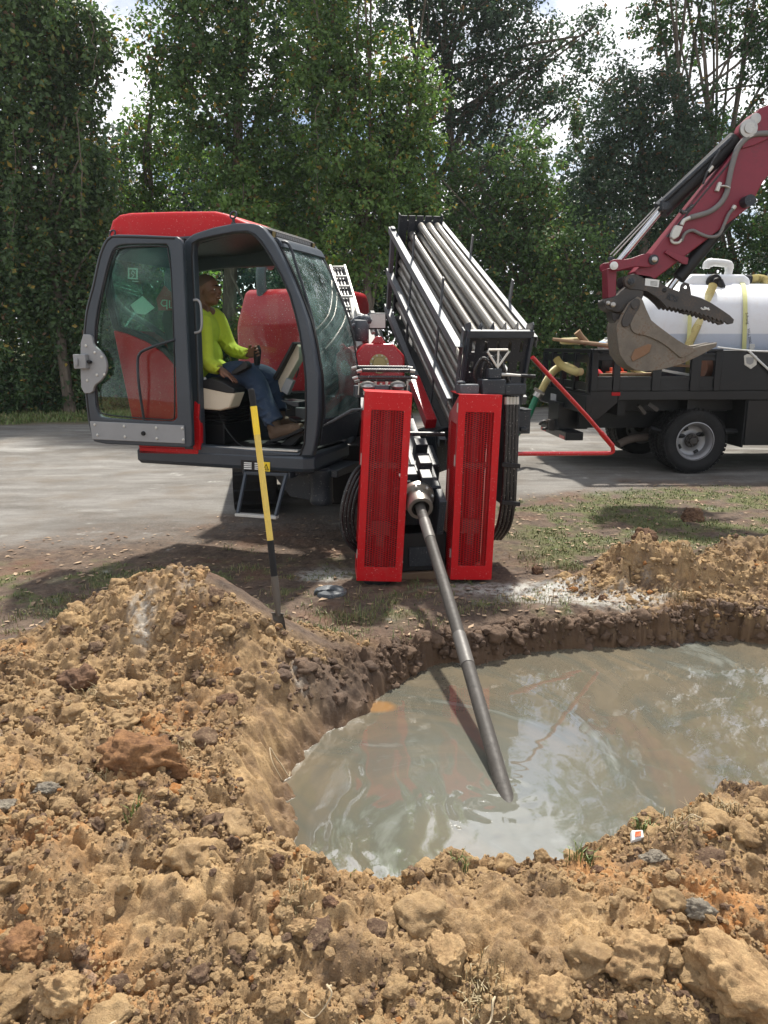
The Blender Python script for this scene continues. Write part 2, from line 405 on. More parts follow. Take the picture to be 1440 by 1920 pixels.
def height(x, y):
    base = .04 * sstep(16.2, 18, y) + .075 * np.clip(y - 18, 0, 7) + .02 * np.clip(y - 25, 0, 60)
    base = base - .05 * sstep(0, .6, near_edge(x) - y) * 0 + .03 * fbm(x, y, .35, 3, 5) * sstep(3, 6, y)
    sand, road, grass, spill = masks(x, y)
    m = .36 * g2(x, y, -1.12, 3.72, .45, .36, 0, 2.2) + .20 * g2(x, y, -.72, 3.55, .5, .36) + .14 * g2(x, y, -1.7, 3.45, .5, .5)
    m += .17 * g2(x, y, -1.5, 2.5, 1.0, .8) + .10 * g2(x, y, -.9, 2.0, .5, .4) + .07 * g2(x, y, .2, 1.75, 1.4, .28) + .12 * g2(x, y, 1.25, 2.12, .34, .2, .35) + .08 * g2(x, y, 2.1, 1.9, .9, .5)
    hn = 1 + .8 * fbm(x, y, 3.5, 3, 28)
    m += hn * (.24 * g2(x, y, 1.66, 4.98, .20, .24, 0, 2.6) + .20 * g2(x, y, 1.98, 4.86, .26, .22, 0, 2.5) + .30 * g2(x, y, 2.75, 5.2, .5, .34) + .10 * g2(x, y, 1.45, 4.78, .25, .16) + .12 * g2(x, y, 2.4, 4.75, .6, .2))
    m += .03 * np.exp(-((y - 4.42 - .05 * np.sin(x * 5)) / .12) ** 2) * sstep(.4, 1.0, x)
    m += .07 * np.exp(-((x + .66) / .22) ** 2) * np.exp(-((y - 3.15) / .4) ** 2)
    z = base + m
    # roughness of dug soil
    wx = x + .05 * fbm(x, y, 3, 2, 91); wy = y + .05 * fbm(x, y, 3, 2, 92)
    big = fbm(wx, wy, 2.2, 3, 21); mid = fbm(wx, wy, 7, 4, 22, .55, True); lum = fbm(wx, wy, 24, 3, 23, .6, True); fin = fbm(x, y, 75, 2, 24)
    amp = sand
    lum2 = fbm(wx + 3, wy, 13, 3, 26, .6, True); patch = sstep(-.35, .35, fbm(x, y, 1.6, 3, 27))
    z = z + amp * (.065 * big + .040 * mid + (.005 + .006 * patch) * lum + .009 * (.4 + patch) * np.tanh(lum2 * 1.5) + .003 * fin)
    crack = np.clip(.05 - np.abs(fbm(wx, wy, 2.6, 3, 71, .5)), 0, 1) * 16 * sstep(-.2, .3, fbm(x, y, 1.3, 2, 72))
    z = z - amp * .07 * crack
    rest = (1 - sand) * (1 - road)
    z = z + rest * (.016 * fbm(x, y, 4, 4, 31) + .008 * fbm(x, y, 22, 3, 32) + .003 * fin) * sstep(30, 10, y)
    z = z + road * (.004 * fbm(x, y, 3, 3, 33) + .0012 * fin)
    # the pit
    sd = pit_sd(x, y) + .075 * fbm(x, y, 3.3, 4, 41, .6) + .022 * fbm(x, y, 12, 3, 42)
    wd = .19 + .08 * fbm(x, y, 2.1, 2, 44) + .42 * sstep(.25, -.2, x) * sstep(3.9, 3.3, y)
    t = np.clip(-sd / wd, 0, 1); t = t * t * (3 - 2 * t)
    z = z * (1 - t) + (-.62 + .02 * mid) * t
    z = z - .02 * np.exp(-np.clip(sd, 0, 9) / .08) * (sd > 0)
    wall = np.exp(-np.abs(sd + .03) / .09)
    z = z + wall * (.04 * lum2 + .03 * lum) * sstep(3.2, 3.6, y)
    return z, sand, road, grass, spill, sd, crack

def grow(start, step, end, g):
    o = []; x = start; s = step
    while (x < end if end > start else x > end):
        s *= g; x += s if end > start else -s; o.append(x)
    return o
xs = np.array(grow(-2.5, .0068, -90, 1.06)[::-1] + list(np.arange(-2.5, 2.9, .0068)) + grow(2.9, .0068, 90, 1.06))
ys = np.array(grow(1.25, .0068, -4, 1.12)[::-1] + list(np.arange(1.25, 4.7, .0068)) + list(np.arange(4.7, 6.6, .012)) + grow(6.6, .014, 160, 1.035))
X, Y = np.meshgrid(xs, ys)
Z, SAND, ROAD, GRASS, SPILL, SD, CRACK = height(X, Y)
ny, nx = X.shape
P = np.stack([X, Y, Z], -1).reshape(-1, 3)
idx = np.arange(ny * nx).reshape(ny, nx)
quads = np.stack([idx[:-1, :-1], idx[:-1, 1:], idx[1:, 1:], idx[1:, :-1]], -1).reshape(-1)
ORANGE = np.clip(fbm(X, Y, 1.7, 4, 51) * 1.8 - .12, 0, 1) * SAND
DARK = np.clip(fbm(X, Y, 2.6, 5, 52, .62) * 2.4 + .0 + CRACK * .35, 0, 1)  # random dark soil patches, with the shade of the cracks painted in
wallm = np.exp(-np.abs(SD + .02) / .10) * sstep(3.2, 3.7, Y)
wetm = sstep(-.02, -.16, Z) * (SD < .02)
rough2 = np.stack([ORANGE, DARK, np.clip(wallm, 0, 1), np.clip(wetm, 0, 1)], -1)
mask1 = np.stack([SAND, ROAD, GRASS, SPILL], -1)

t = NT('ground_soil'); b = t.b
a1 = t.n('VertexColor'); a1.layer_name = 'kinds'; a2 = t.n('VertexColor'); a2.layer_name = 'stain_shade'
s1 = t.n('SeparateColor'); t.l(a1.outputs[0], s1.inputs[0]); s2 = t.n('SeparateColor'); t.l(a2.outputs[0], s2.inputs[0])
co = t.coord()
nf = t.noise(9, 6, .7, co); ng = t.noise(60, 5, .75, co); nv = t.noise(260, 3, .7, co); nl = t.noise(1.6, 5, .6, co)
sand_c = t.mix(t.ramp(nf, .36, .64), (.20, .126, .066), (.45, .30, .148))
sand_c = t.mix(t.math('MULTIPLY', t.ramp(ng, .5, .72), .5), sand_c, (.52, .385, .225))
sand_c = t.mix(t.math('MULTIPLY', t.ramp(nv, .50, .66), .6), sand_c, (.12, .075, .045))
sand_c = t.mix(t.math('MULTIPLY', s2.outputs[0], t.ramp(nf, .38, .6)), sand_c, (.42, .18, .055))
sand_c = t.mix(t.math('MULTIPLY', s2.outputs[1], t.ramp(ng, .35, .58)), sand_c, (.095, .06, .042))
mud_c = t.mix(t.ramp(nf, .35, .65), (.062, .044, .034), (.15, .105, .075))
mud_c = t.mix(t.math('MULTIPLY', t.ramp(ng, .55, .7), .5), mud_c, (.21, .16, .11))
mud_c = t.mix(t.math('MULTIPLY', t.ramp(nl, .52, .66), .45), mud_c, (.16, .078, .045))
mr = t.n('Mapping'); t.l(co, mr.inputs[0]); mr.inputs['Rotation'].default_value = (0, 0, -.33); mr.inputs['Scale'].default_value = (.5, 1.5, 1)
nr = t.noise(1.5, 6, .68, mr.outputs[0])
road_c = t.mix(t.ramp(nr, .34, .66), (.11, .10, .088), (.27, .258, .238))
road_c = t.mix(t.math('MULTIPLY', t.ramp(nv, .42, .66), .5), road_c, (.12, .112, .10)); road_c = t.mix(t.math('MULTIPLY', t.ramp(ng, .5, .7), .45), road_c, (.36, .345, .32)); road_c = t.mix(t.math('MULTIPLY', t.ramp(nl, .5, .68), .5), road_c, (.15, .122, .092)); road_c = t.mix(t.math('MULTIPLY', t.ramp(t.noise(.55, 6, .72, co), .50, .62), .55), road_c, (.10, .09, .078))
road_c = t.mix(t.math('MULTIPLY', t.ramp(t.noise(.8, 6, .7, mr.outputs[0]), .58, .72), .6), road_c, (.46, .45, .42))
gr_c = t.mix(t.ramp(nf, .35, .62), (.085, .075, .04), (.11, .135, .04))
c = t.mix(t.math('ADD', s1.outputs[1], t.math('MULTIPLY', t.math('SUBTRACT', ng, .5), .5)), mud_c, road_c)
c = t.mix(s1.outputs[2], c, gr_c); c = t.mix(s1.outputs[0], c, sand_c)
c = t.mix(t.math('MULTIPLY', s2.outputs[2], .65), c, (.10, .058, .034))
c = t.mix(t.math('MULTIPLY', a2.outputs[1], .75), c, (.13, .075, .038))
sp = t.math('MULTIPLY', a1.outputs[1], t.ramp(t.noise(22, 5, .7, co), .38, .56))
c = t.mix(sp, c, (.46, .45, .41))
t.l(c, b.inputs['Base Color'])
rg = t.math('SUBTRACT', .92, t.math('MULTIPLY', sp, .75)); rg = t.math('SUBTRACT', rg, t.math('MULTIPLY', a2.outputs[1], .5))
t.l(rg, b.inputs['Roughness'])
b.inputs['Specular IOR Level'].default_value = .3
bm1 = t.bump(nv, .55, .006); bm2 = t.bump(ng, .7, .012, bm1)
t.l(bm2, b.inputs['Normal'])
gm = np_mesh('ground', P, quads, 4, t.m, True, {'kinds': mask1, 'stain_shade': rough2})
ground = bpy.data.objects.new('ground', gm); col.objects.link(ground); ground['kind'] = 'structure'

def hz(x, y):
    """ground height at one point, from the grid"""
    i = int(np.clip(np.searchsorted(xs, x) - 1, 0, nx - 2)); j = int(np.clip(np.searchsorted(ys, y) - 1, 0, ny - 2))
    return float(Z[j, i])
def hz_arr(x, y):
    i = np.clip(np.searchsorted(xs, x) - 1, 0, nx - 2); j = np.clip(np.searchsorted(ys, y) - 1, 0, ny - 2)
    fx = (x - xs[i]) / (xs[i + 1] - xs[i]); fy = (y - ys[j]) / (ys[j + 1] - ys[j])
    return (Z[j, i] * (1 - fx) + Z[j, i + 1] * fx) * (1 - fy) + (Z[j + 1, i] * (1 - fx) + Z[j + 1, i + 1] * fx) * fy
def mask_at(M_, x, y):
    i = np.clip(np.searchsorted(xs, x) - 1, 0, nx - 2); j = np.clip(np.searchsorted(ys, y) - 1, 0, ny - 2); return M_[j, i]

# ------------------------------------------------------------------ water in the pit
ROD_IN = at(942, 1472, z=WATER_Z)
wxs = np.arange(-.9, 3.6, .012); wys = np.arange(1.9, 4.6, .012)
WX, WY = np.meshgrid(wxs, wys)
dr = np.hypot(WX - ROD_IN.x, WY - ROD_IN.y); th = np.arctan2(WY - ROD_IN.y, WX - ROD_IN.x)
WZ = WATER_Z + .0004 * fbm(WX, WY, 4, 3, 61) + .0008 * np.exp(-dr / .10) * np.sin(dr * 85 + 2.0 * th + 3 * fbm(WX, WY, 6, 2, 64)) + .0003 * np.exp(-dr / .35) * np.sin(dr * 50 + 3 * th + 5 * fbm(WX, WY, 3, 2, 62))
WZ += .0007 * np.sin(WX * 60 + 6 * fbm(WX, WY, 5, 2, 63)) * np.exp(-((WX - .1) / .4) ** 2 - ((WY - 2.6) / .5) ** 2)
wi = np.arange(WX.size).reshape(WX.shape)
wq = np.stack([wi[:-1, :-1], wi[:-1, 1:], wi[1:, 1:], wi[1:, :-1]], -1).reshape(-1)
t = NT('muddy_water'); b = t.b; co = t.coord()
mp_ = t.n('Mapping'); t.l(co, mp_.inputs[0]); mp_.inputs['Location'].default_value = (-ROD_IN.x, -ROD_IN.y, 0)
dis = t.noise(1.3, 3, .5, mp_.outputs[0])
vr = t.n('VectorRotate'); vr.rotation_type = 'Z_AXIS'; t.l(mp_.outputs[0], vr.inputs['Vector'])
ln = t.n('VectorMath'); ln.operation = 'LENGTH'; t.l(mp_.outputs[0], ln.inputs[0])
t.l(t.math('MULTIPLY', t.math('DIVIDE', 1.0, t.math('ADD', ln.outputs[1], .3)), 1.6), vr.inputs['Angle'])
sw = t.noise(2.2, 6, .6, vr.outputs[0], 1.6); sw2 = t.noise(1.0, 5, .62, vr.outputs[0], 2.6)
c = t.mix(t.ramp(sw, .35, .62), (.12, .106, .078), (.155, .13, .09))
c = t.mix(t.ramp(sw2, .46, .62), c, (.10, .10, .08))
c = t.mix(t.math('MULTIPLY', t.ramp(sw2, .60, .68), .55), c, (.24, .25, .22))
near = t.ramp(ln.outputs[1], .05, .75); c = t.mix(near, (.15, .155, .13), c)
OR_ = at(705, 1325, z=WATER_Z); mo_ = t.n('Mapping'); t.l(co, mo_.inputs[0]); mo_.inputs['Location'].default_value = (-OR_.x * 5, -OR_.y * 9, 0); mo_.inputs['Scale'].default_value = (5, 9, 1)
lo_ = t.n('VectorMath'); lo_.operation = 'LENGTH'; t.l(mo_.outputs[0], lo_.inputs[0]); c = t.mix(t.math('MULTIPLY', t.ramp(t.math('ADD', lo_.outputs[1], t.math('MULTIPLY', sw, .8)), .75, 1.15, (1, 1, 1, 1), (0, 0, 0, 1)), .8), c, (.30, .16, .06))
t.l(c, b.inputs['Base Color']); b.inputs['Roughness'].default_value = .015; b.inputs['IOR'].default_value = 2.6
b.inputs['Specular IOR Level'].default_value = .5
nb = t.noise(14, 4, .55, vr.outputs[0], .8); t.l(t.bump(nb, .02, .006), b.inputs['Normal'])
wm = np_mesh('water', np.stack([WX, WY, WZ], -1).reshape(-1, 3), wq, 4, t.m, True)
water = bpy.data.objects.new('water', wm); col.objects.link(water); water['kind'] = 'structure'

# ------------------------------------------------------------------ loose soil crumbs (stuff)
def ico(sub):
    import bmesh
    bm = bmesh.new(); bmesh.ops.create_icosphere(bm, subdivisions=sub, radius=1.0)
    v = np.array([q.co[:] for q in bm.verts]); f = np.array([[q.index for q in fc.verts] for fc in bm.faces]); bm.free(); return v, f
def lump(v, seed, amp=.35, fl=.75):
    r_ = np.random.default_rng(seed); o = v.copy()
    k = r_.normal(size=(7, 3)); ph = r_.uniform(0, 6, 7)
    d = sum(np.sin(v @ k[i] * (1.3 + i * .55) + ph[i]) / (1 + i * .35) for i in range(7)) / 3
    o = v * (1 + amp * d)[:, None]
    for _ in range(4):                     # knock a few flat faces
        n_ = r_.normal(size=3); n_ /= np.linalg.norm(n_); h_ = r_.uniform(.5, .8); q = o @ n_ - h_
        o = o - np.where(q > 0, q, 0)[:, None] * n_[None, :] * .85
    o[:, 2] *= fl; return o
v3, f3 = ico(4); vm, fm = ico(3)
def rlump(v, seed, amp=.35):
    o = lump(v, seed, amp, .75); o = o * 1.0
    n1 = np.array([mnoise.fractal(Vector(q) * 2.6 + Vector((seed, 0, 0)), .8, 2.1, 5) for q in v]); return o * (1 + .22 * n1)[:, None]
def scatter(n, proto, faces, sample, size, sink, name, m, tint=None):
    """n lumps, random prototypes/rotation, one mesh"""
    px_, py_ = sample(n); n = len(px_); sz = size(n, px_, py_); k = rng.integers(0, len(proto), n); PR = np.stack(proto)
    ang = rng.uniform(0, 2 * PI, n); tl = rng.uniform(-.6, .6, n)
    ca, sa, ct, st = np.cos(ang), np.sin(ang), np.cos(tl), np.sin(tl)
    V = PR[k] * sz[:, None, None]
    x_ = V[:, :, 0] * ct[:, None] + V[:, :, 2] * st[:, None]; z_ = -V[:, :, 0] * st[:, None] + V[:, :, 2] * ct[:, None]
    xx = x_ * ca[:, None] - V[:, :, 1] * sa[:, None]; yy = x_ * sa[:, None] + V[:, :, 1] * ca[:, None]
    V = np.stack([xx + px_[:, None], yy + py_[:, None], z_ + (hz_arr(px_, py_) + sink * sz)[:, None]], -1)
    nv_ = PR.shape[1]; F = faces[None] + (np.arange(n) * nv_)[:, None, None]
    r1 = rng.random(n); r2 = rng.random(n)
    cl = np.repeat(np.stack([r1, r2, mask_at(ORANGE, px_, py_) * 0 + rng.random(n), np.ones(n)], -1)[:, None], nv_, 1)
    me = np_mesh(name, V.reshape(-1, 3), F.reshape(-1), 3, m, nv_ > 100, {'tint': cl.reshape(-1, 4)})
    o = bpy.data.objects.new(name, me); col.objects.link(o); return o
t = NT('soil_crumb'); b = t.b; co = t.coord()
a = t.n('VertexColor'); a.layer_name = 'tint'; s_ = t.n('SeparateColor'); t.l(a.outputs[0], s_.inputs[0])
ng = t.noise(70, 5, .75, co); nv = t.noise(300, 3, .7, co)
nf = t.noise(9, 6, .7, co); c = t.mix(t.ramp(nf, .36, .64), (.20, .126, .066), (.45, .30, .148)); c = t.mix(t.math('MULTIPLY', s_.outputs[0], .5), c, (.43, .30, .165))
c = t.mix(t.ramp(s_.outputs[1], .80, .86), c, (.13, .082, .055)); c = t.mix(t.ramp(s_.outputs[2], .975, .985), c, (.34, .15, .05))
c = t.mix(t.math('MULTIPLY', t.ramp(ng, .5, .7), .45), c, (.55, .40, .24)); c = t.mix(t.math('MULTIPLY', t.ramp(nv, .55, .7), .45), c, (.14, .09, .055))
t.l(c, b.inputs['Base Color']); b.inputs['Roughness'].default_value = .95; b.inputs['Specular IOR Level'].default_value = .2
t.l(t.bump(nv, .7, .005, t.bump(ng, .9, .012)), b.inputs['Normal']); crumb_m = t.m
t = NT('bank_soil'); b = t.b; co = t.coord(); a = t.n('VertexColor'); a.layer_name = 'tint'; s_ = t.n('SeparateColor'); t.l(a.outputs[0], s_.inputs[0])
ng = t.noise(50, 5, .75, co); c = t.mix(s_.outputs[0], (.085, .052, .033), (.135, .082, .048)); c = t.mix(t.math('MULTIPLY', t.ramp(ng, .5, .7), .5), c, (.19, .12, .07))
t.l(c, b.inputs['Base Color']); b.inputs['Roughness'].default_value = .8; t.l(t.bump(ng, .9, .012), b.inputs['Normal']); bank_m = t.m
def bank_s(n):
    xx = rng.uniform(-.9, 3.0, n * 40); yy = rng.uniform(2.3, 4.7, n * 40); s_ = mask_at(SD, xx, yy); h_ = hz_arr(xx, yy)
    ok = (s_ > -.16) & (s_ < .05) & (h_ > WATER_Z - .03) & (yy > 3.1) & (rng.random(n * 40) < np.where(xx < .0, .25, 1)); return xx[ok][:n], yy[ok][:n]
v1, f1 = ico(1); v2, f2 = ico(2)
def sampler(x0, x1, y0, y1, pw=1.6, thr=.5, clear=.0):
    def f(n):
        u = rng.random(n * 3); yy = (y0 ** (1 - pw) + u * (y1 ** (1 - pw) - y0 ** (1 - pw))) ** (1 / (1 - pw)); xx = rng.uniform(x0, x1, n * 3)
        cl = 1.5 * fbm(xx, yy, 2.0, 4, 81)
        ok = (mask_at(SAND, xx, yy) > thr * rng.uniform(.3, 1.2, n * 3)) & (mask_at(SD, xx, yy) > -.04 + clear) & (hz_arr(xx, yy) > WATER_Z - .02) & (cl + rng.normal(0, .25, n * 3) > -.12)
        return xx[ok][:n], yy[ok][:n]
    return f
c1 = scatter(70000, [lump(v1, i) for i in range(14)], f1, sampler(-2.6, 3.0, 1.3, 5.4), lambda n, x, y: np.clip(rng.lognormal(-5.6, .62, n), .0015, .02) * (.6 + .22 * y), .25, 'soil_crumbs', crumb_m)
setp(c1, 'fine tan soil crumbs strewn over the dug spoil', 'soil crumbs', kind='stuff')
c2 = scatter(1500, [rlump(v3, 50 + i, .42) for i in range(24)], f3, sampler(-2.6, 3.0, 1.35, 5.4), lambda n, x, y: np.clip(rng.lognormal(-4.0, .6, n), .008, .075), -.15, 'soil_lumps', crumb_m)
c3 = scatter(1500, [rlump(vm, 150 + i, .5) for i in range(12)], fm, bank_s, lambda n, x, y: np.clip(rng.lognormal(-4.6, .75, n), .003, .06), -.1, 'bank_lumps', bank_m)
setp(c3, 'dark wet lumps of torn soil slumped on the pit bank', 'soil lumps', kind='stuff')
setp(c2, 'fist sized lumps of sandy clay lying over the spoil heaps', 'soil lumps', kind='stuff')
# ================================================================== TREES
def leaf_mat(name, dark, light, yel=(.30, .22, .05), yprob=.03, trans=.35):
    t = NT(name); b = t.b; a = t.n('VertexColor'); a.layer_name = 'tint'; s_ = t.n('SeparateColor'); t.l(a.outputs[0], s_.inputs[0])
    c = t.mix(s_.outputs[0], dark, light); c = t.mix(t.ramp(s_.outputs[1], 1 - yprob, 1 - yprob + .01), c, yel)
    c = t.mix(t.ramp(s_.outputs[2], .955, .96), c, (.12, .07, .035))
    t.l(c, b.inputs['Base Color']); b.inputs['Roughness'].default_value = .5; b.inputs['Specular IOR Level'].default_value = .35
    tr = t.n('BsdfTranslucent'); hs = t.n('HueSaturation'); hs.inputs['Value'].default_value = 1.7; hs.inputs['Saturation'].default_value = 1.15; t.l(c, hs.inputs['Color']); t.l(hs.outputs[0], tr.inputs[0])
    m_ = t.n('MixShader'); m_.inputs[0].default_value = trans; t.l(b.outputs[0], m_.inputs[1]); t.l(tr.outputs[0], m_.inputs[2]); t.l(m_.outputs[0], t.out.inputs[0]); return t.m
LM = {'dark': leaf_mat('leaf_dark', (.028, .06, .024), (.08, .145, .046)),
      'mid': leaf_mat('leaf_mid', (.042, .084, .026), (.135, .22, .062), yprob=.03),
      'light': leaf_mat('leaf_light', (.058, .108, .030), (.19, .29, .082), yprob=.05, trans=.45),
      'vine': leaf_mat('leaf_vine', (.030, .060, .022), (.10, .16, .050), yprob=.035, trans=.3),
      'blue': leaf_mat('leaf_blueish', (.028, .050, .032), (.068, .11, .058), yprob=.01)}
t = NT('bark'); co = t.coord(); mp_ = t.n('Mapping'); t.l(co, mp_.inputs[0]); mp_.inputs['Scale'].default_value = (1, 1, .15)
nb = t.noise(14, 6, .7, mp_.outputs[0]); t.l(t.mix(t.ramp(nb, .3, .7), (.05, .038, .028), (.20, .16, .12)), t.b.inputs['Base Color'])
t.b.inputs['Roughness'].default_value = .9; t.l(t.bump(nb, .8, .05), t.b.inputs['Normal']); bark = t.m

def leaves(centers, radii, per, size, spread_flat=.75, droop=0.0, seed=1, aspect=.62, tint=(.15, .85)):
    """clumps of leaf blades; returns verts (n*4,3), quads, tint"""
    r_ = np.random.default_rng(seed); n = len(centers); tot = n * per
    C_ = np.repeat(centers, per, 0); Rr = np.repeat(radii, per)
    d = r_.normal(size=(tot, 3)); d /= np.linalg.norm(d, axis=1)[:, None]; rad = r_.random(tot) ** .45
    off = d * (rad * Rr)[:, None]; off[:, 2] *= spread_flat
    if droop: off[:, 2] -= r_.random(tot) ** 1.5 * droop; off[:, :2] *= .6
    Pc = C_ + off
    nrm = d * .7 + np.array([0, -.15, .55]) + r_.normal(size=(tot, 3)) * .55
    nrm /= np.linalg.norm(nrm, axis=1)[:, None]
    ax = r_.normal(size=(tot, 3)); ax[:, 2] -= .5; ax -= nrm * (ax * nrm).sum(1)[:, None]; ax /= np.linalg.norm(ax, axis=1)[:, None]
    sd_ = np.cross(nrm, ax); sz = size * r_.uniform(.6, 1.35, tot)
    h_ = (sz * .5)[:, None]; w_ = (sz * .5 * aspect)[:, None]
    V = np.stack([Pc - ax * h_, Pc - ax * h_ * .15 + sd_ * w_ + nrm * w_ * .3, Pc + ax * h_, Pc - ax * h_ * .15 - sd_ * w_ + nrm * w_ * .3], 1)
    lo, hi = tint; ct = np.repeat(np.clip(r_.normal((lo + hi) / 2, (hi - lo) / 4, n), 0, 1), per)
    tc = np.stack([np.clip(ct + r_.normal(0, .16, tot), 0, 1), r_.random(tot), r_.random(tot), np.ones(tot)], -1)
    return V.reshape(-1, 3), np.repeat(tc, 4, 0)
def leaf_obj(name, parts, m, parent=None):
    V = np.concatenate([p[0] for p in parts]); T_ = np.concatenate([p[1] for p in parts])
    if parent is not None: V = V - np.array(wloc(parent))[None]
    me = np_mesh(name, V, np.arange(len(V)), 4, m, False, {'tint': T_}); o = bpy.data.objects.new(name, me); col.objects.link(o)
    if parent is not None: o.parent = parent
    return o
def blob_clumps(c, rx, ry, rz, n, r_, shell=.6):
    d = r_.normal(size=(n, 3)); d /= np.linalg.norm(d, axis=1)[:, None]; rad = (shell + (1 - shell) * r_.random(n)) * (1 + .22 * r_.normal(size=n))
    return np.array(c)[None] + d * rad[:, None] * np.array([rx, ry, rz])[None]
tree_seed = [100]
def tree(name, label, cat, Yd, base_px, blobs, kind, leaf=.12, dens=1.0, trunk_r=.18, group=None, lean=0, droop=0.0, trunk_top=None, clump=.42, per=34, extra_stems=0, tint=(.15, .85), bark_show=True):
    """blobs: (px, py, rx_px, ry_px) at distance Yd; base_px: column of the trunk foot"""
    tree_seed[0] += 1; r_ = np.random.default_rng(tree_seed[0]); sc_ = Yd / FPX
    bx = (base_px - 720) * sc_; gz = float(hz_arr(np.array([bx]), np.array([Yd]))[0])
    root = thing(name, label, cat, (bx, Yd, gz), group)
    parts = []; cs = []
    for (px_, py_, rx, ry) in blobs:
        c = at(px_, py_, Y=Yd); rxw = rx * sc_; rzw = ry * sc_; cs.append((c, rxw, rzw))
        ryw = min(rxw, 2.2) * .8; nclump = int(dens * 5.5 * (rx * ry) / 500 * (Yd / 18) ** .5) + 4
        cc = blob_clumps((c.x, c.y + r_.uniform(-.5, .5), c.z), rxw, ryw, rzw, nclump, r_)
        toff = r_.uniform(-.22, .22); parts.append(leaves(cc, r_.uniform(.45, 1.15, nclump) * clump, per, leaf * .88, droop=droop, seed=tree_seed[0] * 7 + len(parts), tint=(tint[0] + toff, tint[1] + toff)))
    leaf_obj('crown', parts, LM[kind], root)
    if bark_show:
        mb = MB(); top = max(cs, key=lambda q: q[0].z + q[2] * .3); tz = top[0].z + top[2] * .35
        if trunk_top: tt = at(*trunk_top, Y=Yd); tz = tt.z; tx = tt.x
        else: tx = top[0].x
        for sidx in range(1 + extra_stems):
            ox = sidx * trunk_r * r_.uniform(1.2, 3) * r_.choice([-1, 1]); n = 9
            pts = []
            for i in range(n):
                k = i / (n - 1); pts.append((bx + ox * .6 + (tx + ox * 2 - bx) * k ** 1.3 + r_.normal() * .06, Yd + r_.normal() * .05 + .2 * sidx, gz - .15 + (tz - gz) * k))
            mb.tube(pts, [trunk_r * 1.15] + [trunk_r * (1 - .82 * i / (n - 2)) for i in range(n - 1)], 8)
            for (c, rw, rz) in cs:
                for q in range(1):
                    k = r_.uniform(.45, .9); i = int(k * (n - 1)); p = Vector(pts[i])
                    e = Vector(c) + Vector((r_.uniform(-.7, .7) * rw, r_.uniform(-.6, .6), r_.uniform(-.2, .7) * rz))
                    if e.z < p.z: e.z = p.z + .4
                    mid = (p + e) / 2 + Vector((r_.normal() * .15, 0, r_.uniform(-.1, .3)))
                    mb.tube([p, mid, e], [trunk_r * .42 * (1 - k * .5), trunk_r * .24, .02], 6, smooth=4)
        mb.build('trunk', bark, root)
    return root

VG = 'vine covered trees along the left of the wood'
tree('vine_draped_tree', 'tall tree smothered in dull green hanging vines at the far left edge', 'tree', 17.8, 128,
     [(30, 90, 120, 150), (-60, 330, 130, 220), (70, 270, 105, 160), (95, 470, 95, 130), (20, 560, 110, 110), (120, 600, 85, 70), (60, 40, 90, 90), (-20, -120, 130, 140), (150, 420, 50, 120), (120, 150, 55, 110), (40, 690, 90, 40), (180, 60, 38, 55), (168, 330, 45, 50), (185, 500, 50, 60)],
     'vine', leaf=.135, dens=1.5, trunk_r=.13, droop=.55, per=30, clump=.5, tint=(.1, .8), trunk_top=(85, 200))
tree('broadleaf_tree', 'leafy tree behind the left sky gap with yellowish lower leaves', 'tree', 21, 262,
     [(300, 110, 60, 70), (250, 330, 50, 90), (300, 230, 70, 90), (225, 470, 60, 90), (300, 440, 75, 110), (270, 590, 90, 80), (360, 560, 60, 60)], 'light', leaf=.14, dens=.9, trunk_r=.12, tint=(0, .75))
tree('broadleaf_tree', 'dense dark tree with domed vine shelf directly above the cab roof', 'tree', 20, 430,
     [(400, 60, 95, 90), (370, 170, 80, 90), (470, 160, 85, 110), (420, 300, 90, 60), (500, 290, 80, 60), (440, 400, 100, 80), (540, 400, 70, 90), (380, -70, 110, 90), (480, -190, 100, 110)], 'mid', leaf=.135, dens=1.35, trunk_r=.2)
tree('broadleaf_tree', 'bright green sapling poking up right behind the cab roof', 'tree', 18.6, 450,
     [(455, 350, 28, 45), (440, 400, 50, 40), (475, 420, 50, 30), (400, 430, 40, 30)], 'light', leaf=.13, dens=1.3, trunk_r=.05, clump=.3, tint=(.3, 1))
tree('broadleaf_tree', 'tall sunlit tree in the middle wrapped in pale green creepers', 'tree', 19, 690,
     [(640, 60, 60, 70), (600, 150, 55, 80), (700, 130, 80, 70), (690, 220, 110, 90), (770, 210, 60, 100), (650, 300, 75, 80), (760, 320, 70, 100), (690, 400, 80, 90), (780, 430, 60, 90), (600, -60, 90, 100), (700, -140, 90, 110), (560, -220, 100, 110), (690, 480, 80, 80), (800, -180, 90, 120), (760, -300, 100, 80)],
     'light', leaf=.125, dens=1.35, trunk_r=.13, tint=(0, .8), trunk_top=(690, 250))
tree('broadleaf_tree', 'shadowy tree filling the gap behind the middle tree and the cab', 'tree', 22.5, 590,
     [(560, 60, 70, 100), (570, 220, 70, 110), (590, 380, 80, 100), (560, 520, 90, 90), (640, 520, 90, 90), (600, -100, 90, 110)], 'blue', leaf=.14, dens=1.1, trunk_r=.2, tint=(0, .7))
tree('tall_oak', 'high spreading dark oak whose crown crosses the top centre of the wood', 'tree', 24, 865,
     [(770, 40, 80, 60), (860, 60, 90, 80), (960, 70, 90, 80), (1050, 110, 70, 55), (850, 160, 80, 60), (940, 180, 90, 60), (1030, 190, 55, 40), (880, 260, 80, 50), (820, -60, 110, 90), (960, -40, 80, 50), (1110, 60, 40, 40)],
     'blue', leaf=.14, dens=1.0, trunk_r=.2, extra_stems=1, clump=.5, tint=(.1, .9))
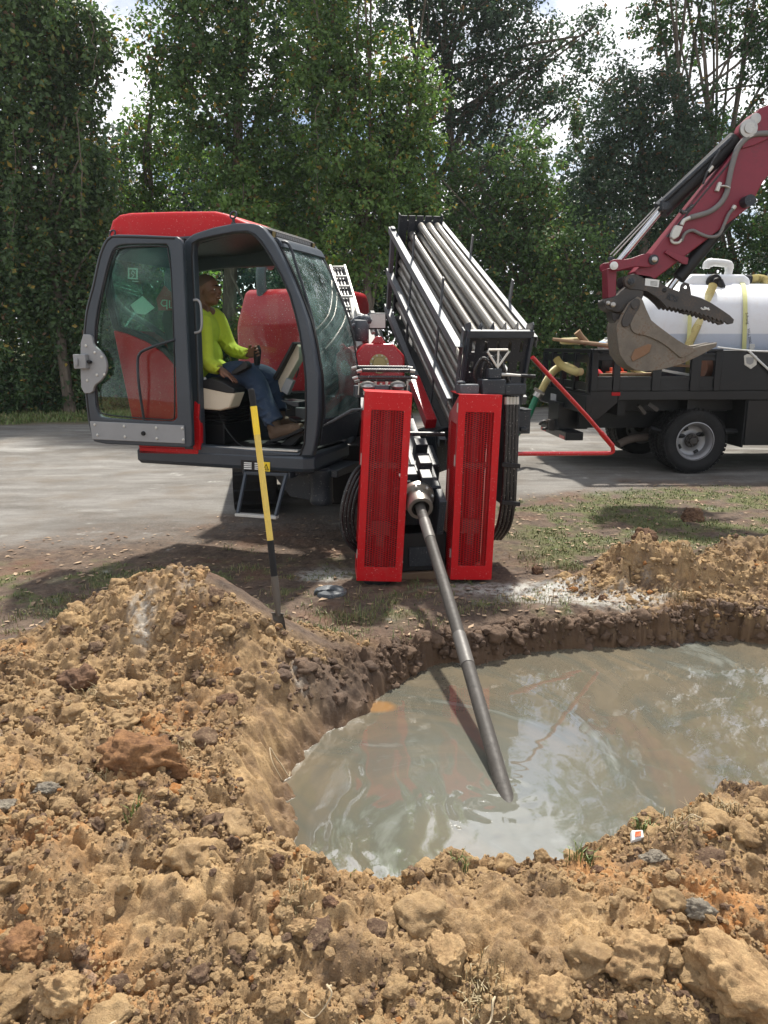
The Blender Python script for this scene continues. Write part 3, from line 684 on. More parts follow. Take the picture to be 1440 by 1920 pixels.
tree('broadleaf_tree', 'mid height tree with mixed yellow green leaves right of the pipe rack', 'tree', 20.5, 985,
     [(860, 340, 60, 70), (910, 420, 70, 80), (980, 330, 60, 80), (1000, 430, 70, 90), (950, 520, 90, 80), (850, 520, 70, 80), (1020, 560, 70, 70)], 'mid', leaf=.13, dens=1.15, trunk_r=.14, extra_stems=1, tint=(.05, .85))
tree('tall_oak', 'dark rounded oak left of the excavator arm', 'tree', 21, 1210,
     [(1190, 170, 80, 60), (1130, 240, 70, 60), (1240, 230, 80, 70), (1180, 310, 95, 70), (1110, 340, 60, 70), (1260, 330, 70, 80), (1150, 420, 90, 70), (1240, 440, 70, 70)], 'blue', leaf=.125, dens=1.25, trunk_r=.2, tint=(.1, .9))
tree('tall_tree', 'thin tall tree with bare forked trunk against bright sky at the upper right', 'tree', 22, 1335,
     [(1240, 30, 50, 40), (1290, 70, 45, 40), (1330, 10, 70, 50), (1400, 60, 60, 60), (1275, 130, 35, 45), (1420, 150, 50, 60), (1390, 240, 50, 50), (1350, -100, 110, 80), (1470, 100, 60, 90), (1320, 200, 30, 40), (1480, -80, 100, 110), (1230, -190, 110, 130), (1330, -300, 120, 110)],
     'dark', leaf=.13, dens=.85, trunk_r=.15, trunk_top=(1310, -20), extra_stems=1, clump=.38)
tree('broadleaf_tree', 'leafy tree partly behind the excavator arm at the right edge', 'tree', 21.5, 1400,
     [(1350, 400, 70, 80), (1290, 520, 80, 70), (1400, 470, 45, 60), (1330, 300, 45, 60), (1380, 560, 60, 50), (1480, 380, 60, 120)], 'dark', leaf=.125, dens=1.0, trunk_r=.14)
tree('broadleaf_tree', 'low dense tree between the pipe rack and the excavator bucket', 'tree', 19.5, 1060,
     [(1060, 480, 70, 70), (1020, 590, 80, 60), (1110, 560, 60, 60), (1170, 520, 50, 50)], 'mid', leaf=.12, dens=1.2, trunk_r=.12, tint=(0, .7))
tree('broadleaf_tree', 'dark lower tree beside the tall vine draped one at the left', 'tree', 19.5, 205,
     [(190, 560, 60, 90), (150, 640, 80, 70), (250, 640, 80, 60), (330, 640, 70, 60)], 'vine', leaf=.13, dens=1.3, trunk_r=.1, tint=(0, .7))
# the far wood that reads as one mass
r_ = np.random.default_rng(5); parts = []
for i in range(60):
    px_ = -700 + i * 50; top = 330 + 90 * math.sin(i * 1.7) + (160 if 1330 < px_ < 1460 else 0) + (60 if 1040 < px_ < 1110 else 0); Yd = 27 + 3 * r_.random()
    for j in range(5):
        py_ = top + 25 + j * 75; c = at(px_ + r_.uniform(-15, 15), py_, Y=Yd); n = 60
        cc = blob_clumps(tuple(c), 1.1, 1.2, 1.0, n, r_); parts.append(leaves(cc, r_.uniform(.4, .8, n), 13, .21, seed=900 + i * 7 + j, tint=(0, .6)))
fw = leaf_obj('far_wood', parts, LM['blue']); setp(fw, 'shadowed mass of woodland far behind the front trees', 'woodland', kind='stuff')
# trees to either side, seen from a step aside and mirrored in the water
for k, (px_, Yd) in enumerate([(-330, 19), (-620, 21), (1640, 20), (1900, 22)]):
    tree('broadleaf_tree', ['tree just beyond the left edge of the view', 'tree farther out beyond the left edge', 'tree just beyond the right edge of the view', 'tree farther out beyond the right edge'][k], 'tree', Yd, px_, [(px_, 100, 150, 160), (px_ - 60, 350, 140, 140), (px_ + 70, 500, 130, 140), (px_, -120, 130, 120)], 'mid', leaf=.17, dens=.55, trunk_r=.2, group='trees beyond the edges of the view')

# bushes at the foot of the wood
def bush(px_, Yd, w_, h_, kind, label, leaf=.1, dens=1.3):
    tree_seed[0] += 1; r_ = np.random.default_rng(tree_seed[0]); x = (px_ - 720) * Yd / FPX; z = float(hz_arr(np.array([x]), np.array([Yd]))[0])
    root = thing('bush', label, 'bush', (x, Yd, z), 'bushes along the foot of the wood'); n = int(dens * 60 * w_ * h_) + 10
    cc = blob_clumps((x, Yd, z + h_ * .45), w_ * .5, .6, h_ * .55, n, r_); cc[:, 2] = np.maximum(cc[:, 2], z + .08)
    leaf_obj('foliage', [leaves(cc, r_.uniform(.12, .32, n), 24, leaf, seed=tree_seed[0], tint=(0, .8))], LM[kind], root)
    mb = MB()
    for i in range(5): mb.tube([(x + r_.normal() * .1, Yd, z - .05), (x + r_.normal() * .3, Yd, z + h_ * .4), (x + r_.normal() * w_ * .3, Yd, z + h_ * .85)], [.02, .015, .006], 5, smooth=3)
    mb.build('stem', bark, root); return root
B = [(-60, 18.2, 2.2, 1.6, 'vine', 'vine tangled bush left of the thin bare trunk'), (60, 17.9, 1.8, 1.1, 'dark', 'low dark bush at the left edge under the vines'),
     (170, 18.3, 1.6, 1.2, 'vine', 'bush just left of the open cab door'), (245, 18.6, 1.8, 1.5, 'dark', 'dark bush seen through the lower glass of the cab door'), (350, 19, 2.2, 1.9, 'mid', 'bush behind the cab where the operator sits'),
     (480, 19, 2.4, 2.0, 'dark', 'bush behind the red engine hood'), (620, 19, 2.4, 1.9, 'dark', 'bush behind the cab windshield'), (740, 18.8, 2.2, 1.6, 'dark', 'bush behind the pipe rack base'),
     (860, 18.9, 2.3, 1.7, 'dark', 'bush behind the middle of the pipe rack'), (985, 19.2, 1.9, 1.5, 'mid', 'green bush between the pipe rack and the truck bed'), (1060, 19.4, 1.5, 1.9, 'mid', 'taller bush behind the rear corner of the truck bed'),
     (1150, 19.4, 2.2, 2.2, 'mid', 'bush behind the excavator bucket'), (1270, 19.6, 2.4, 2.4, 'dark', 'bush hidden behind the white tank'), (1400, 19.8, 2.4, 2.2, 'dark', 'bush behind the right end of the white tank')]
for q in B: bush(*q)
# hanging creeper strands
r_ = np.random.default_rng(77)
def creeper(px_, py0, py1, Yd, label):
    a_ = at(px_, py0, Y=Yd); b_ = at(px_ + r_.uniform(-12, 12), py1, Y=Yd); pts = [a_.lerp(b_, k / 7) + Vector((r_.normal() * .05, r_.normal() * .05, 0)) for k in range(8)]
    root = thing('creeper', label, 'vine', tuple(pts[-1]), 'creepers hanging from the trees'); MB().tube(pts, .012, 5).build('stem', bark, root)
    cc = np.array([tuple(pts[0].lerp(pts[-1], k)) for k in r_.random(26)]); leaf_obj('foliage', [leaves(cc, np.full(26, .16), 9, .12, seed=int(px_), tint=(.2, .9))], LM['vine'], root)
for q in [(172, 10, 130, 17.2, 'leafy creeper dangling into the sky gap at the upper left'), (196, 40, 120, 17.2, 'short creeper tip hanging against the white cloud'), (150, 180, 420, 16.9, 'long creeper hanging below the sky gap at the left'),
          (30, 240, 520, 16.8, 'long creeper down the face of the vine draped tree'), (600, 180, 380, 18.0, 'creeper trailing left of the sunlit middle tree'), (1075, 190, 300, 20, 'thin creeper beside the dark rounded oak')]: creeper(*q)

# ------------------------------------------------------------------ grass, leaf litter
t = NT('grass_blade'); a = t.n('VertexColor'); a.layer_name = 'tint'; s_ = t.n('SeparateColor'); t.l(a.outputs[0], s_.inputs[0])
c = t.mix(s_.outputs[0], (.045, .075, .018), (.16, .22, .055)); c = t.mix(t.ramp(s_.outputs[1], .45, .75), c, (.26, .20, .10)); t.l(c, t.b.inputs['Base Color']); t.b.inputs['Roughness'].default_value = .6
grassm = t.m
def blades(px_, py_, ht, wd_, seed, dry=.4, zoff=0):
    r_ = np.random.default_rng(seed); n = len(px_); z0 = hz_arr(px_, py_) + zoff - .004; a = r_.uniform(0, 2 * PI, n); ln_ = r_.uniform(.1, .9, n) * ht
    dx, dy = np.cos(a), np.sin(a); b0 = np.stack([px_, py_, z0], -1); sdv = np.stack([-dy, dx, 0 * dx], -1) * (wd_ * .5)[:, None]
    mid = b0 + np.stack([dx * ln_ * .35, dy * ln_ * .35, ht * .62], -1); tip = b0 + np.stack([dx * ln_, dy * ln_, ht * r_.uniform(.55, 1, n)], -1)
    V = np.stack([b0 - sdv, b0 + sdv, mid + sdv * .8, mid - sdv * .8, mid - sdv * .8, mid + sdv * .8, tip + sdv * .12, tip - sdv * .12], 1)
    tt = np.stack([r_.random(n), np.clip(r_.random(n) * .6 + dry, 0, 1), r_.random(n), np.ones(n)], -1)
    return V.reshape(-1, 3), np.repeat(tt, 8, 0)
P_ = []
r_ = np.random.default_rng(3)
def gsample(n, x0, x1, y0, y1, thr):
    x = r_.uniform(x0, x1, n); y = y0 * (y1 / y0) ** r_.random(n); tuft = fbm(x, y, 5, 3, 95); ok = (mask_at(GRASS, x, y) * (.75 + tuft) > r_.uniform(thr, 1, n) * .75) & (mask_at(SD, x, y) > .02); return x[ok], y[ok]
x, y = gsample(95000, -3.2, 5.5, 4.0, 9.3, .15); k = rng.uniform(.012, .038, len(x)); P_.append(blades(x, y, k, .0035 + .0006 * y, 1, .12))
x, y = gsample(90000, -16, 18, 15, 21.5, .2); P_.append(blades(x, y, rng.uniform(.05, .16, len(x)), np.full(len(x), .022), 2, .10))
def tufts(spots, seed, per=40, rad=.035, h=(.03, .09), dry=.3):
    q = np.random.default_rng(seed); xs_, ys_, hh = [], [], []
    for (tx, ty, s_) in spots:
        n = int(per * s_); xs_.append(tx + q.normal(size=n) * rad * s_); ys_.append(ty + q.normal(size=n) * rad * s_); hh.append(q.uniform(*h, n) * s_)
    xx, yy, hh = map(np.concatenate, (xs_, ys_, hh)); return blades(xx, yy, hh, np.full(len(xx), .004), seed, dry)
sp = []
for (a_, b_, k) in [(560, 1200, 1), (620, 1185, 1.2), (680, 1150, 1.4), (640, 1165, 1.2), (720, 1130, 1.4), (600, 1140, .9), (790, 1120, 1.1), (900, 1130, 1.2), (960, 1125, 1.3), (1010, 1110, 1), (440, 1060, 1), (520, 1075, .9), (350, 1085, .9), (480, 1020, .8), (850, 1150, 1), (980, 1170, .8), (30, 1160, 1.2), (80, 1150, 1.2), (20, 1180, 1), (150, 1120, 1), (220, 1090, 1), (1050, 1060, 1.4), (1000, 1040, 1.4), (1090, 1030, 1.2), (560, 1110, 1.0), (250, 1070, 1), (750, 1160, 1.2), (680, 1190, 1)]:
    p = at(a_, b_, z=.02)
    for _ in range(7): sp.append((p.x + random.gauss(0, .10), p.y + random.gauss(0, .08), k * random.uniform(.5, 1.2)))
P_.append(tufts(sp, 5, dry=.3, h=(.015, .05), per=24))
sp = [(*at(a_, b_, z=.06)[:2], k) for a_, b_, k in [(865, 1603, .7), (1080, 1592, .9), (1100, 1588, .8), (850, 1606, .5), (1200, 1530, .8), (1215, 1540, .8), (255, 1585, .9), (1235, 1505, .5), (660, 1640, .3)]]
P_.append(tufts(sp, 6, per=26, rad=.015, h=(.03, .08), dry=.0))
sp = [(*at(a_, b_, z=.12)[:2], k) for a_, b_, k in [(1330, 1490, 1.5), (1300, 1520, 1.3), (1270, 1540, 1.1), (1370, 1500, 1.1), (905, 1800, 1.2), (910, 1840, 1.1), (180, 1320, 1.3), (210, 1330, 1.2), (330, 1410, 1.2), (190, 1480, 1), (1270, 1100, 1.6), (1290, 1080, 1.2), (560, 1690, .8), (700, 1880, .8)]]
P_.append(tufts(sp, 8, per=60, rad=.03, h=(.015, .05), dry=.75))
V = np.concatenate([p[0] for p in P_]); T_ = np.concatenate([p[1] for p in P_])
me = np_mesh('grass', V, np.arange(len(V)), 4, grassm, False, {'tint': T_}); gr = bpy.data.objects.new('grass', me); col.objects.link(gr)
setp(gr, 'thin green and dry grass growing on the muddy verge', 'grass', kind='stuff')
# dead leaves
t = NT('dead_leaf'); a = t.n('VertexColor'); a.layer_name = 'tint'; s_ = t.n('SeparateColor'); t.l(a.outputs[0], s_.inputs[0])
t.l(t.mix(s_.outputs[0], (.12, .065, .035), (.42, .30, .19)), t.b.inputs['Base Color']); t.b.inputs['Roughness'].default_value = .8
n = 2600; x = rng.uniform(-3.2, 4.2, n); y = 3.9 * (9.0 / 3.9) ** rng.random(n); ok = (mask_at(SAND, x, y) < .5) & (mask_at(ROAD, x, y) < .6) & (mask_at(SD, x, y) > .02); x, y = x[ok], y[ok]; n = len(x)
a = rng.uniform(0, 2 * PI, n); s_ = rng.lognormal(-4.0, .35, n).clip(.006, .035); dx, dy = np.cos(a) * s_, np.sin(a) * s_; z0 = hz_arr(x, y) + .006
V = np.stack([np.stack([x - dx, y - dy, z0], -1), np.stack([x - dy * .5, y + dx * .5, z0 + rng.uniform(0, .25, n) * s_], -1), np.stack([x + dx, y + dy, z0 + rng.uniform(0, .4, n) * s_], -1), np.stack([x + dy * .5, y - dx * .5, z0 + rng.uniform(0, .25, n) * s_], -1)], 1).reshape(-1, 3)
me = np_mesh('fallen_leaves', V, np.arange(len(V)), 4, t.m, False, {'tint': np.repeat(np.stack([rng.random(n)] * 3 + [np.ones(n)], -1), 4, 0)}); o = bpy.data.objects.new('fallen_leaves', me); col.objects.link(o)
setp(o, 'brown fallen leaves scattered on the muddy ground', 'leaf litter', kind='stuff')
# ================================================================== DRILLING RIG
TH, PH = .383, .148
rF = Vector((math.sin(PH) * math.cos(TH), -math.cos(PH) * math.cos(TH), -math.sin(TH)))
rR = Vector((math.cos(PH), math.sin(PH), 0)); rU = Vector((math.sin(PH) * math.sin(TH), -math.cos(PH) * math.sin(TH), math.cos(TH)))
RF = Frame((.585, 5.226, 1.714), rR, -rF, rU)                 # a right, b back up the slope, c square to it
CF = Frame(at(580, 888, z=.72), (.943, -.334, 0), (.334, .943, 0), (0, 0, 1))   # cab: a forward, b across, c up
CW = .82
HF = Frame((0, 0, 0), (math.cos(PH), math.sin(PH), 0), (-math.sin(PH), math.cos(PH), 0), (0, 0, 1))  # level frame with the rig heading
def cp(pts, b=0): return [CF.hit(x, y, b) for x, y in pts]

rig = thing('drilling_rig', 'red and dark grey horizontal drilling rig with open operator cab and inclined pipe rack', 'drilling rig', (0, 6, 0))

# ---- cab frame
out_px = [(345, 858), (345, 640), (344, 452), (362, 438), (400, 426), (440, 418), (470, 418), (490, 423), (513, 454), (532, 490), (548, 528), (563, 565), (576, 602), (585, 640), (591, 676), (596, 705), (597, 730), (597, 775), (593, 820), (586, 856)]
in_px = [(377, 834), (370, 640), (362, 480), (362, 458), (372, 452), (400, 445), (440, 438), (462, 437), (474, 442), (488, 457), (505, 483), (524, 517), (541, 555), (551, 590), (559, 625), (566, 670), (570, 711), (571, 780), (568, 830), (562, 850), (470, 842)]
near = MB(CF).ring(cp(out_px), cp(in_px), 0, .07, 120)
cabf = near.build('cab_frame', grey, rig, bevel=.014, sharp=45, seg=3)
# far side frame
rear_px = [(262, 862), (238, 740), (213, 617), (196, 550), (189, 505), (197, 465), (225, 447), (300, 440)]
prof = cp(rear_px + out_px[3:])
FS = MB(CF); o_ = prof
i_ = [(-1.22, .80), (-1.0, .62), (-.80, .50), (-.62, .46), (-.1, .42), (-.03, .42), (-.02, .6), (-.06, .85), (-.16, 1.2), (-.28, 1.45), (-.36, 1.50), (-1.3, 1.50), (-1.42, 1.42), (-1.42, 1.1)]
FS.ring(o_, smooth2(i_, 1), CW - .06, CW, 120); FS.build('far_side_frame', grey, rig, bevel=.01, sharp=45)
g = MB(CF).prism(smooth2([(a, c) for a, c in i_], 1), CW - .034, CW - .028).build('side_glass', glass_light, rig)
# inner rubber seal round the doorway
MB(CF).tube([(a, -.004, c) for a, c in cp([(375, 838), (368, 640), (360, 480), (361, 456), (372, 449), (400, 442), (440, 434.5), (464, 433.5), (477, 439), (491, 454), (508, 480), (527, 514), (544, 552), (554, 588), (562, 623), (569, 668), (573, 710), (574, 780), (571, 832), (563, 853)])], .006, 8).build('door_seal', blackp, cabf)
# roof slab and ceiling
top = cp([(197, 470), (225, 450), (300, 443), (362, 438), (400, 427), (440, 419), (470, 420), (488, 426), (508, 452)])
under = [(a - (0 if a > -1.2 else -.03), c - .06) for a, c in top]; under[-1] = (top[-1][0] - .06, top[-1][1] - .02)
MB(CF).prism(top + under[::-1], .07, CW - .06).build('roof', grey, rig, bevel=.008, sharp=40)
cap = cp([(203, 470), (204, 440), (212, 413), (225, 403), (245, 399), (330, 396.5), (403, 396), (425, 401), (452, 412), (482, 424), (470, 436), (300, 458)], .12)
MB(CF).prism(cap, .10, CW - .10).build('roof_cap', red, rig, bevel=.035, sharp=60, seg=5)
# rear: red side panel with curved top, rear quarter glass and its dark frame, rear wall
rp = cp([(262, 850), (246, 785), (228, 700), (211, 619), (240, 626), (275, 641), (305, 661), (325, 683), (340, 712), (348, 745), (348, 850)])
MB(CF).prism(rp, .005, .05).build('side_panel', red, rig, bevel=.01, sharp=50)
MB(CF).prism(cp([(262, 838), (372, 843), (372, 852), (262, 850)]), -.004, .03).build('sill_panel', red, rig, bevel=.003)
MB(CF).prism(cp([(366, 752), (374, 758), (374, 786), (377, 800), (377, 843), (364, 842), (364, 790)]), -.012, .03).build('hinge_plate', red, rig, bevel=.003)
qo = cp([(211, 617), (196, 550), (191, 510), (200, 470), (225, 452), (345, 446), (345, 712), (325, 683), (305, 661), (275, 641), (240, 626)])
qi = cp([(222, 612), (207, 552), (203, 512), (211, 480), (230, 462), (334, 458), (334, 680), (312, 655), (280, 632), (245, 617)])
MB(CF).ring(qo, qi, .0, .045, 90).build('quarter_window_frame', blackp, rig, bevel=.006)
MB(CF).prism(qi, .02, .025).build('quarter_window', glass_clear, rig)
rw = cp([(262, 850), (228, 700), (212, 620)]); rw2 = [(a + .05, c) for a, c in rw]
MB(CF).prism(rw + rw2[::-1], .05, CW - .06).build('rear_wall', red, rig, bevel=.006)
rg = cp([(211, 616), (197, 552), (191, 508), (199, 468)]); rg2 = [(a + .008, c) for a, c in rg]
MB(CF).prism(rg + rg2[::-1], .05, CW - .06).build('rear_window', glass_clear, rig)
arc = cp([(205, 520), (214, 556), (235, 582), (262, 599), (290, 617), (318, 640), (333, 668)], .45)
MB(CF).tube([(a, .45, c) for a, c in arc], .022, 10, smooth=5).build('inner_arch', blackp, rig)
# base beam
bb = MB(CF)
bx = [(-1.455, -.0), (.0, .0), (.028, .03), (.03, .085), (.0, .112), (-1.455, .112)]
ob = [(-1.45, 0), (-.05, 0), (.02, .05), (-.02, CW - .03), (-.1, CW), (-1.45, CW)]
vs = []; 
for c_, off in ((0, .014), (.03, -.004), (.10, -.004), (.125, .01)):
    cx = sum(p[0] for p in ob) / 6; cy = sum(p[1] for p in ob) / 6
    vs += [(a + (-off if a > cx else off), b_ + (off if b_ < cy else -off), c_) for a, b_ in ob]
fs = [tuple(range(6))[::-1], tuple(range(18, 24))] + [(l * 6 + i, l * 6 + (i + 1) % 6, (l + 1) * 6 + (i + 1) % 6, (l + 1) * 6 + i) for l in range(3) for i in range(6)]
bb.add(vs, fs); base = bb.build('cab_base', grey, rig, bevel=.008, sharp=20)
MB(CF).box(-.88, -.09, .003, .06, .148, .160).build('door_sill_strip', palemetal, rig, bevel=.002)
# data plate, warning sign (small triangle) on the base beam
MB(CF).prism(cp([(453, 862), (487, 864), (487, 883), (453, 880.5)]), -.010, -.005).build('data_plate', blackp, rig)
dp = MB(CF)
for k in range(4):
    y_ = 866 + k * 3.5; dp.prism(cp([(459, y_), (473, y_ + .9), (473, y_ + 3), (459, y_ + 2.1)]), -.0125, -.0103); dp.prism(cp([(479, y_ + 1.3), (485, y_ + 1.7), (485, y_ + 3.6), (479, y_ + 3.2)]), -.0125, -.0103)
dp.build('data_lines', white, rig)
sg = MB(CF).prism(cp([(491, 865.5), (507, 866.8), (507, 884), (491, 882.5)]), -.010, -.005).build('warning_sign', yellow, rig)
tri = cp([(500.5, 869), (505.6, 881.5), (494.5, 880.8)]); cxx = (sum(p[0] for p in tri) / 3, sum(p[1] for p in tri) / 3)
MB(CF).ring(tri, [(cxx[0] + (a - cxx[0]) * .68, cxx[1] + (c - cxx[1]) * .68) for a, c in tri], -.0125, -.0103, 30).build('warning_triangle', blackp, sg)
MB(CF).tube([(cxx[0] - .006, -.0118, cxx[1] - .006), (cxx[0], -.0118, cxx[1] + .004), (cxx[0] + .007, -.0118, cxx[1] - .004)], .0018, 6).build('warning_mark', blackp, sg)
# windshield: bent glass across the front, frame strips
fr_px = [(505, 446), (513, 454), (532, 490), (548, 528), (563, 565), (576, 602), (585, 640), (591, 676), (596, 705), (597, 730), (597, 775), (594, 812), (590, 838)]
fp = cp(fr_px); fpi = [(a - .006, c) for a, c in fp]
def sweep(prof_o, prof_i, b0, b1, bow, n=12, fr=CF):
    """front surface across the cab, bowed a little forward in the middle"""
    m = MB(fr); k = len(prof_o); vs = []; fs = []
    for j in range(n + 1):
        q = j / n; b_ = b0 + (b1 - b0) * q; bo = bow * 4 * q * (1 - q)
        vs += [(a + bo, b_, c) for a, c in prof_o] + [(a + bo, b_, c) for a, c in prof_i]
    for j in range(n):
        for i in range(k - 1):
            A_, B_ = j * 2 * k, (j + 1) * 2 * k
            fs += [(A_ + i, A_ + i + 1, B_ + i + 1, B_ + i), (A_ + k + i + 1, A_ + k + i, B_ + k + i, B_ + k + i + 1)]
        for i in (0, k - 1): fs.append((j * 2 * k + i, j * 2 * k + k + i, (j + 1) * 2 * k + k + i, (j + 1) * 2 * k + i))
    for j in (0, n):
        for i in range(k - 1): fs.append((j * 2 * k + i, j * 2 * k + i + 1, j * 2 * k + k + i + 1, j * 2 * k + k + i))
    m.add(vs, fs); return m
P2 = lambda P_, k: [tuple(v) for v in [(q.x, q.z) for q in catmull([Vector((a, 0, c)) for a, c in P_], k)]]
fps = P2(fp, 3); fin = [(a - .006, c) for a, c in fps]
wsh = sweep(fps, fin, .07, CW - .05, .015).build('windshield', glass_dirty, rig, sharp=80)
for b0, b1 in ((.055, .085), (CW - .06, CW - .035)):
    sweep([(a + .006, c) for a, c in fps], [(a - .02, c) for a, c in fps], b0, b1, 0, 2).build('windshield_edge', blackp, wsh, sharp=80)
lo = fps[-6:]; sweep([(a + .012, c) for a, c in lo], [(a - .04, c) for a, c in lo], .07, CW - .04, .015).build('windshield_sill', dgrey, rig, sharp=60)
hi = fps[:5]; sweep([(a + .015, c + .012) for a, c in hi], [(a - .04, c) for a, c in hi], .07, CW - .04, .012).build('windshield_header', grey, rig, sharp=60)
# wiper and outside grab rail
gr_ = [CF.hit(x, y, .10) for x, y in ((520, 455), (532, 454), (543, 468), (556, 510), (572, 560), (585, 610), (596, 670), (603, 730), (605, 780), (600, 806), (590, 815))]
MB(CF).tube([(gr_[0][0] - .03, .07, gr_[0][1])] + [(a + .012, .10, c) for a, c in gr_[1:-1]] + [(gr_[-1][0] - .02, .06, gr_[-1][1])], .010, 10, smooth=4).build('front_grab_rail', dgrey, rig)
wp = [CF.hit(x, y, .16) for x, y in ((560, 530), (573, 585), (585, 640), (594, 700))]
MB(CF).tube([(a + .02, .16, c) for a, c in wp], .007, 6, smooth=3).build('wiper', blackp, rig)
# light bar across the roof front
a_, c_ = CF.hit(500, 436, .10)
lb = MB(CF).prism([(a_ - .045, c_ - .035), (a_ + .035, c_ - .055), (a_ + .05, c_ + .01), (a_ - .02, c_ + .045), (a_ - .05, c_ + .03)], .06, .80).build('light_bar', blackp, rig, bevel=.006)
lf = MB(CF)
for j in range(2):
    for k in range(20):
        b_ = .15 + k * .028; lf.prism([(a_ + .041 + j * .0045, c_ - .045 + j * .028), (a_ + .0465 + j * .0035, c_ - .022 + j * .026), (a_ + .052, c_ - .022 + j * .026), (a_ + .047, c_ - .045 + j * .028)], b_, b_ + .022)
lf.build('light_lens', lgrey, lb)
fm = MB(CF)
for k in range(17): fm.box(a_ - .048 + k * .004, a_ - .0455 + k * .004, .07, .79, c_ + .028, c_ + .05 - k * .0016)
fm.build('cooling_fin', blackp, lb)
for b_ in (.085, .735): MB(CF).prism([(a_ + .043, c_ - .048), (a_ + .053, c_ + .004), (a_ + .058, c_ + .004), (a_ + .048, c_ - .048)], b_, b_ + .04).build('end_lens', brass, lb)
# lifting eyes
for x, y, b_ in ((437.5, 403, .04), (211, 438, .06)):
    a, c = CF.hit(x, y, b_); m = MB(CF)
    m.tube([(a + .024 * math.cos(k * PI / 8), b_ + .01 * math.sin(k * PI / 8), c + .024 * math.sin(k * PI / 8)) for k in range(16)], .0065, 8, closed=True)
    m.tube([(a, b_, c - .022), (a, b_, c - .055)], .010, 8); m.lathe([(.018, 0), (.018, .012)], (a, b_, c - .062), (0, 0, 1), 12); m.build('lifting_eye', dgrey, rig)
# ---- door, swung right back
DB = -.085
do = [(334, 444), (270, 441), (222, 440), (208, 443), (198, 452), (187, 480), (175, 536), (163, 582), (158, 633), (158, 690), (163, 749), (168, 792), (177, 827), (200, 832), (300, 836.5), (363, 839.5), (362, 800), (353, 640), (344, 452)]
di = [(315, 458), (240, 459), (224, 461), (214, 470), (205, 497), (196, 535), (187, 575), (181, 614), (180, 660), (180, 722), (183, 764), (190, 780), (206, 784), (300, 789), (328, 790), (335, 782), (334, 740), (329, 640), (324, 520), (321, 470)]
door = MB(CF).ring(cp(do, DB), cp(di, DB), DB - .02, DB + .02, 120).build('cab_door', grey, rig, bevel=.009, sharp=45, seg=3)
MB(CF).prism(smooth2(cp(di, DB), 1), DB - .003, DB + .003).build('door_glass', glass_clear, door)
MB(CF).tube([(a, DB - .019, c) for a, c in smooth2(cp([(317, 461), (224, 464), (215, 474), (198, 537), (184, 615), (183, 722), (186, 763), (193, 778), (300, 786), (326, 787), (332, 780), (326, 520), (318, 470)], DB), 2)], .0055, 6, closed=True).build('window_seal', blackp, door)
MB(CF).tube([(a, DB - .016, c) for a, c in cp([(331, 448), (224, 444.5), (211, 447), (202, 456), (191, 484), (179, 538), (167, 584), (162, 634), (162, 690), (167, 749), (172, 790), (180, 823)], DB)], .009, 8, smooth=3).build('door_weather_strip', blackp, door)
lp = cp([(159, 627), (176, 627), (181, 634), (182, 644), (186, 650), (198, 660), (206, 674), (208, 690), (204, 704), (194, 716), (184, 722), (181, 737), (160, 737), (158, 690)], DB)
latch = MB(CF).prism(smooth2(lp, 1), DB - .045, DB - .021).build('latch_panel', lgrey, door, bevel=.006, seg=3)
def bolt(m, x, y, b_, r_=.011, h_=.008):
    a, c = CF.hit(x, y, b_); m.lathe([(r_, 0), (r_, h_ * .5), (r_ * .6, h_)], (a, b_, c), (0, -1, 0), 10)
for x, y in ((161.5, 648), (178, 661), (191, 669), (196, 702), (182, 703), (164, 713)): m = MB(CF); bolt(m, x, y, DB - .045); m.build('latch_bolt', palemetal, door)
m = MB(CF); a0, c0 = CF.hit(151, 664, DB); a1, c1 = CF.hit(176, 691, DB)
m.box(a0, a1, DB - .085, DB - .045, c1, c0); m.box(a0 + .02, a0 + .05, DB - .10, DB - .085, c1 + .02, c0 - .03); m.build('latch', lgrey, door, bevel=.006)
MB(CF).tube([(a1 - .01, DB - .06, (c0 + c1) / 2), (a1 + .03, DB - .06, (c0 + c1) / 2 - .005)], .012, 8).build('latch_knob', blackp, door)
kp = MB(CF).prism(cp([(173, 789), (349, 797), (351, 831), (178, 823)], DB), DB - .030, DB - .021).build('kick_plate', lgrey, door, bevel=.003)
for x, y in ((178, 796), (233, 799), (293, 802), (342, 803), (183, 815.5), (234.5, 819), (294.5, 822), (344, 824.5)): m = MB(CF); bolt(m, x, y, DB - .03); m.build('kick_plate_bolt', palemetal, door)
m = MB(CF); bolt(m, 269.5, 812.5, DB - .03, .017, .02); m.build('stop_bumper', rubber, door)
rl = [CF.hit(x, y, DB) for x, y in ((331, 637), (305, 647), (282, 656), (272, 663), (268, 676), (270, 720), (273, 786))]
MB(CF).tube([(rl[0][0], DB - .02, rl[0][1])] + [(a, DB - .06, c) for a, c in rl[1:-1]] + [(rl[-1][0], DB - .02, rl[-1][1])], .010, 10, smooth=4).build('door_grab_rail', dgrey, door)
for y in (500, 800):
    m = MB(CF); a, c = CF.hit(350, y, -.03); m.tube([(a, -.05, c - .04), (a, -.05, c + .04)], .013, 10); m.box(a - .05, a, -.066, -.044, c - .025, c + .025); m.build('hinge', dgrey, rig, bevel=.002)
# inside pull handle on the door pillar
hp = [CF.hit(x, y, -.01) for x, y in ((366, 563), (374, 563), (379, 571), (381, 592), (381, 610), (378, 621), (368, 624))]
MB(CF).tube([(a, -.03, c) for a, c in hp], .009, 10, smooth=3).build('pillar_handle', lgrey, rig)
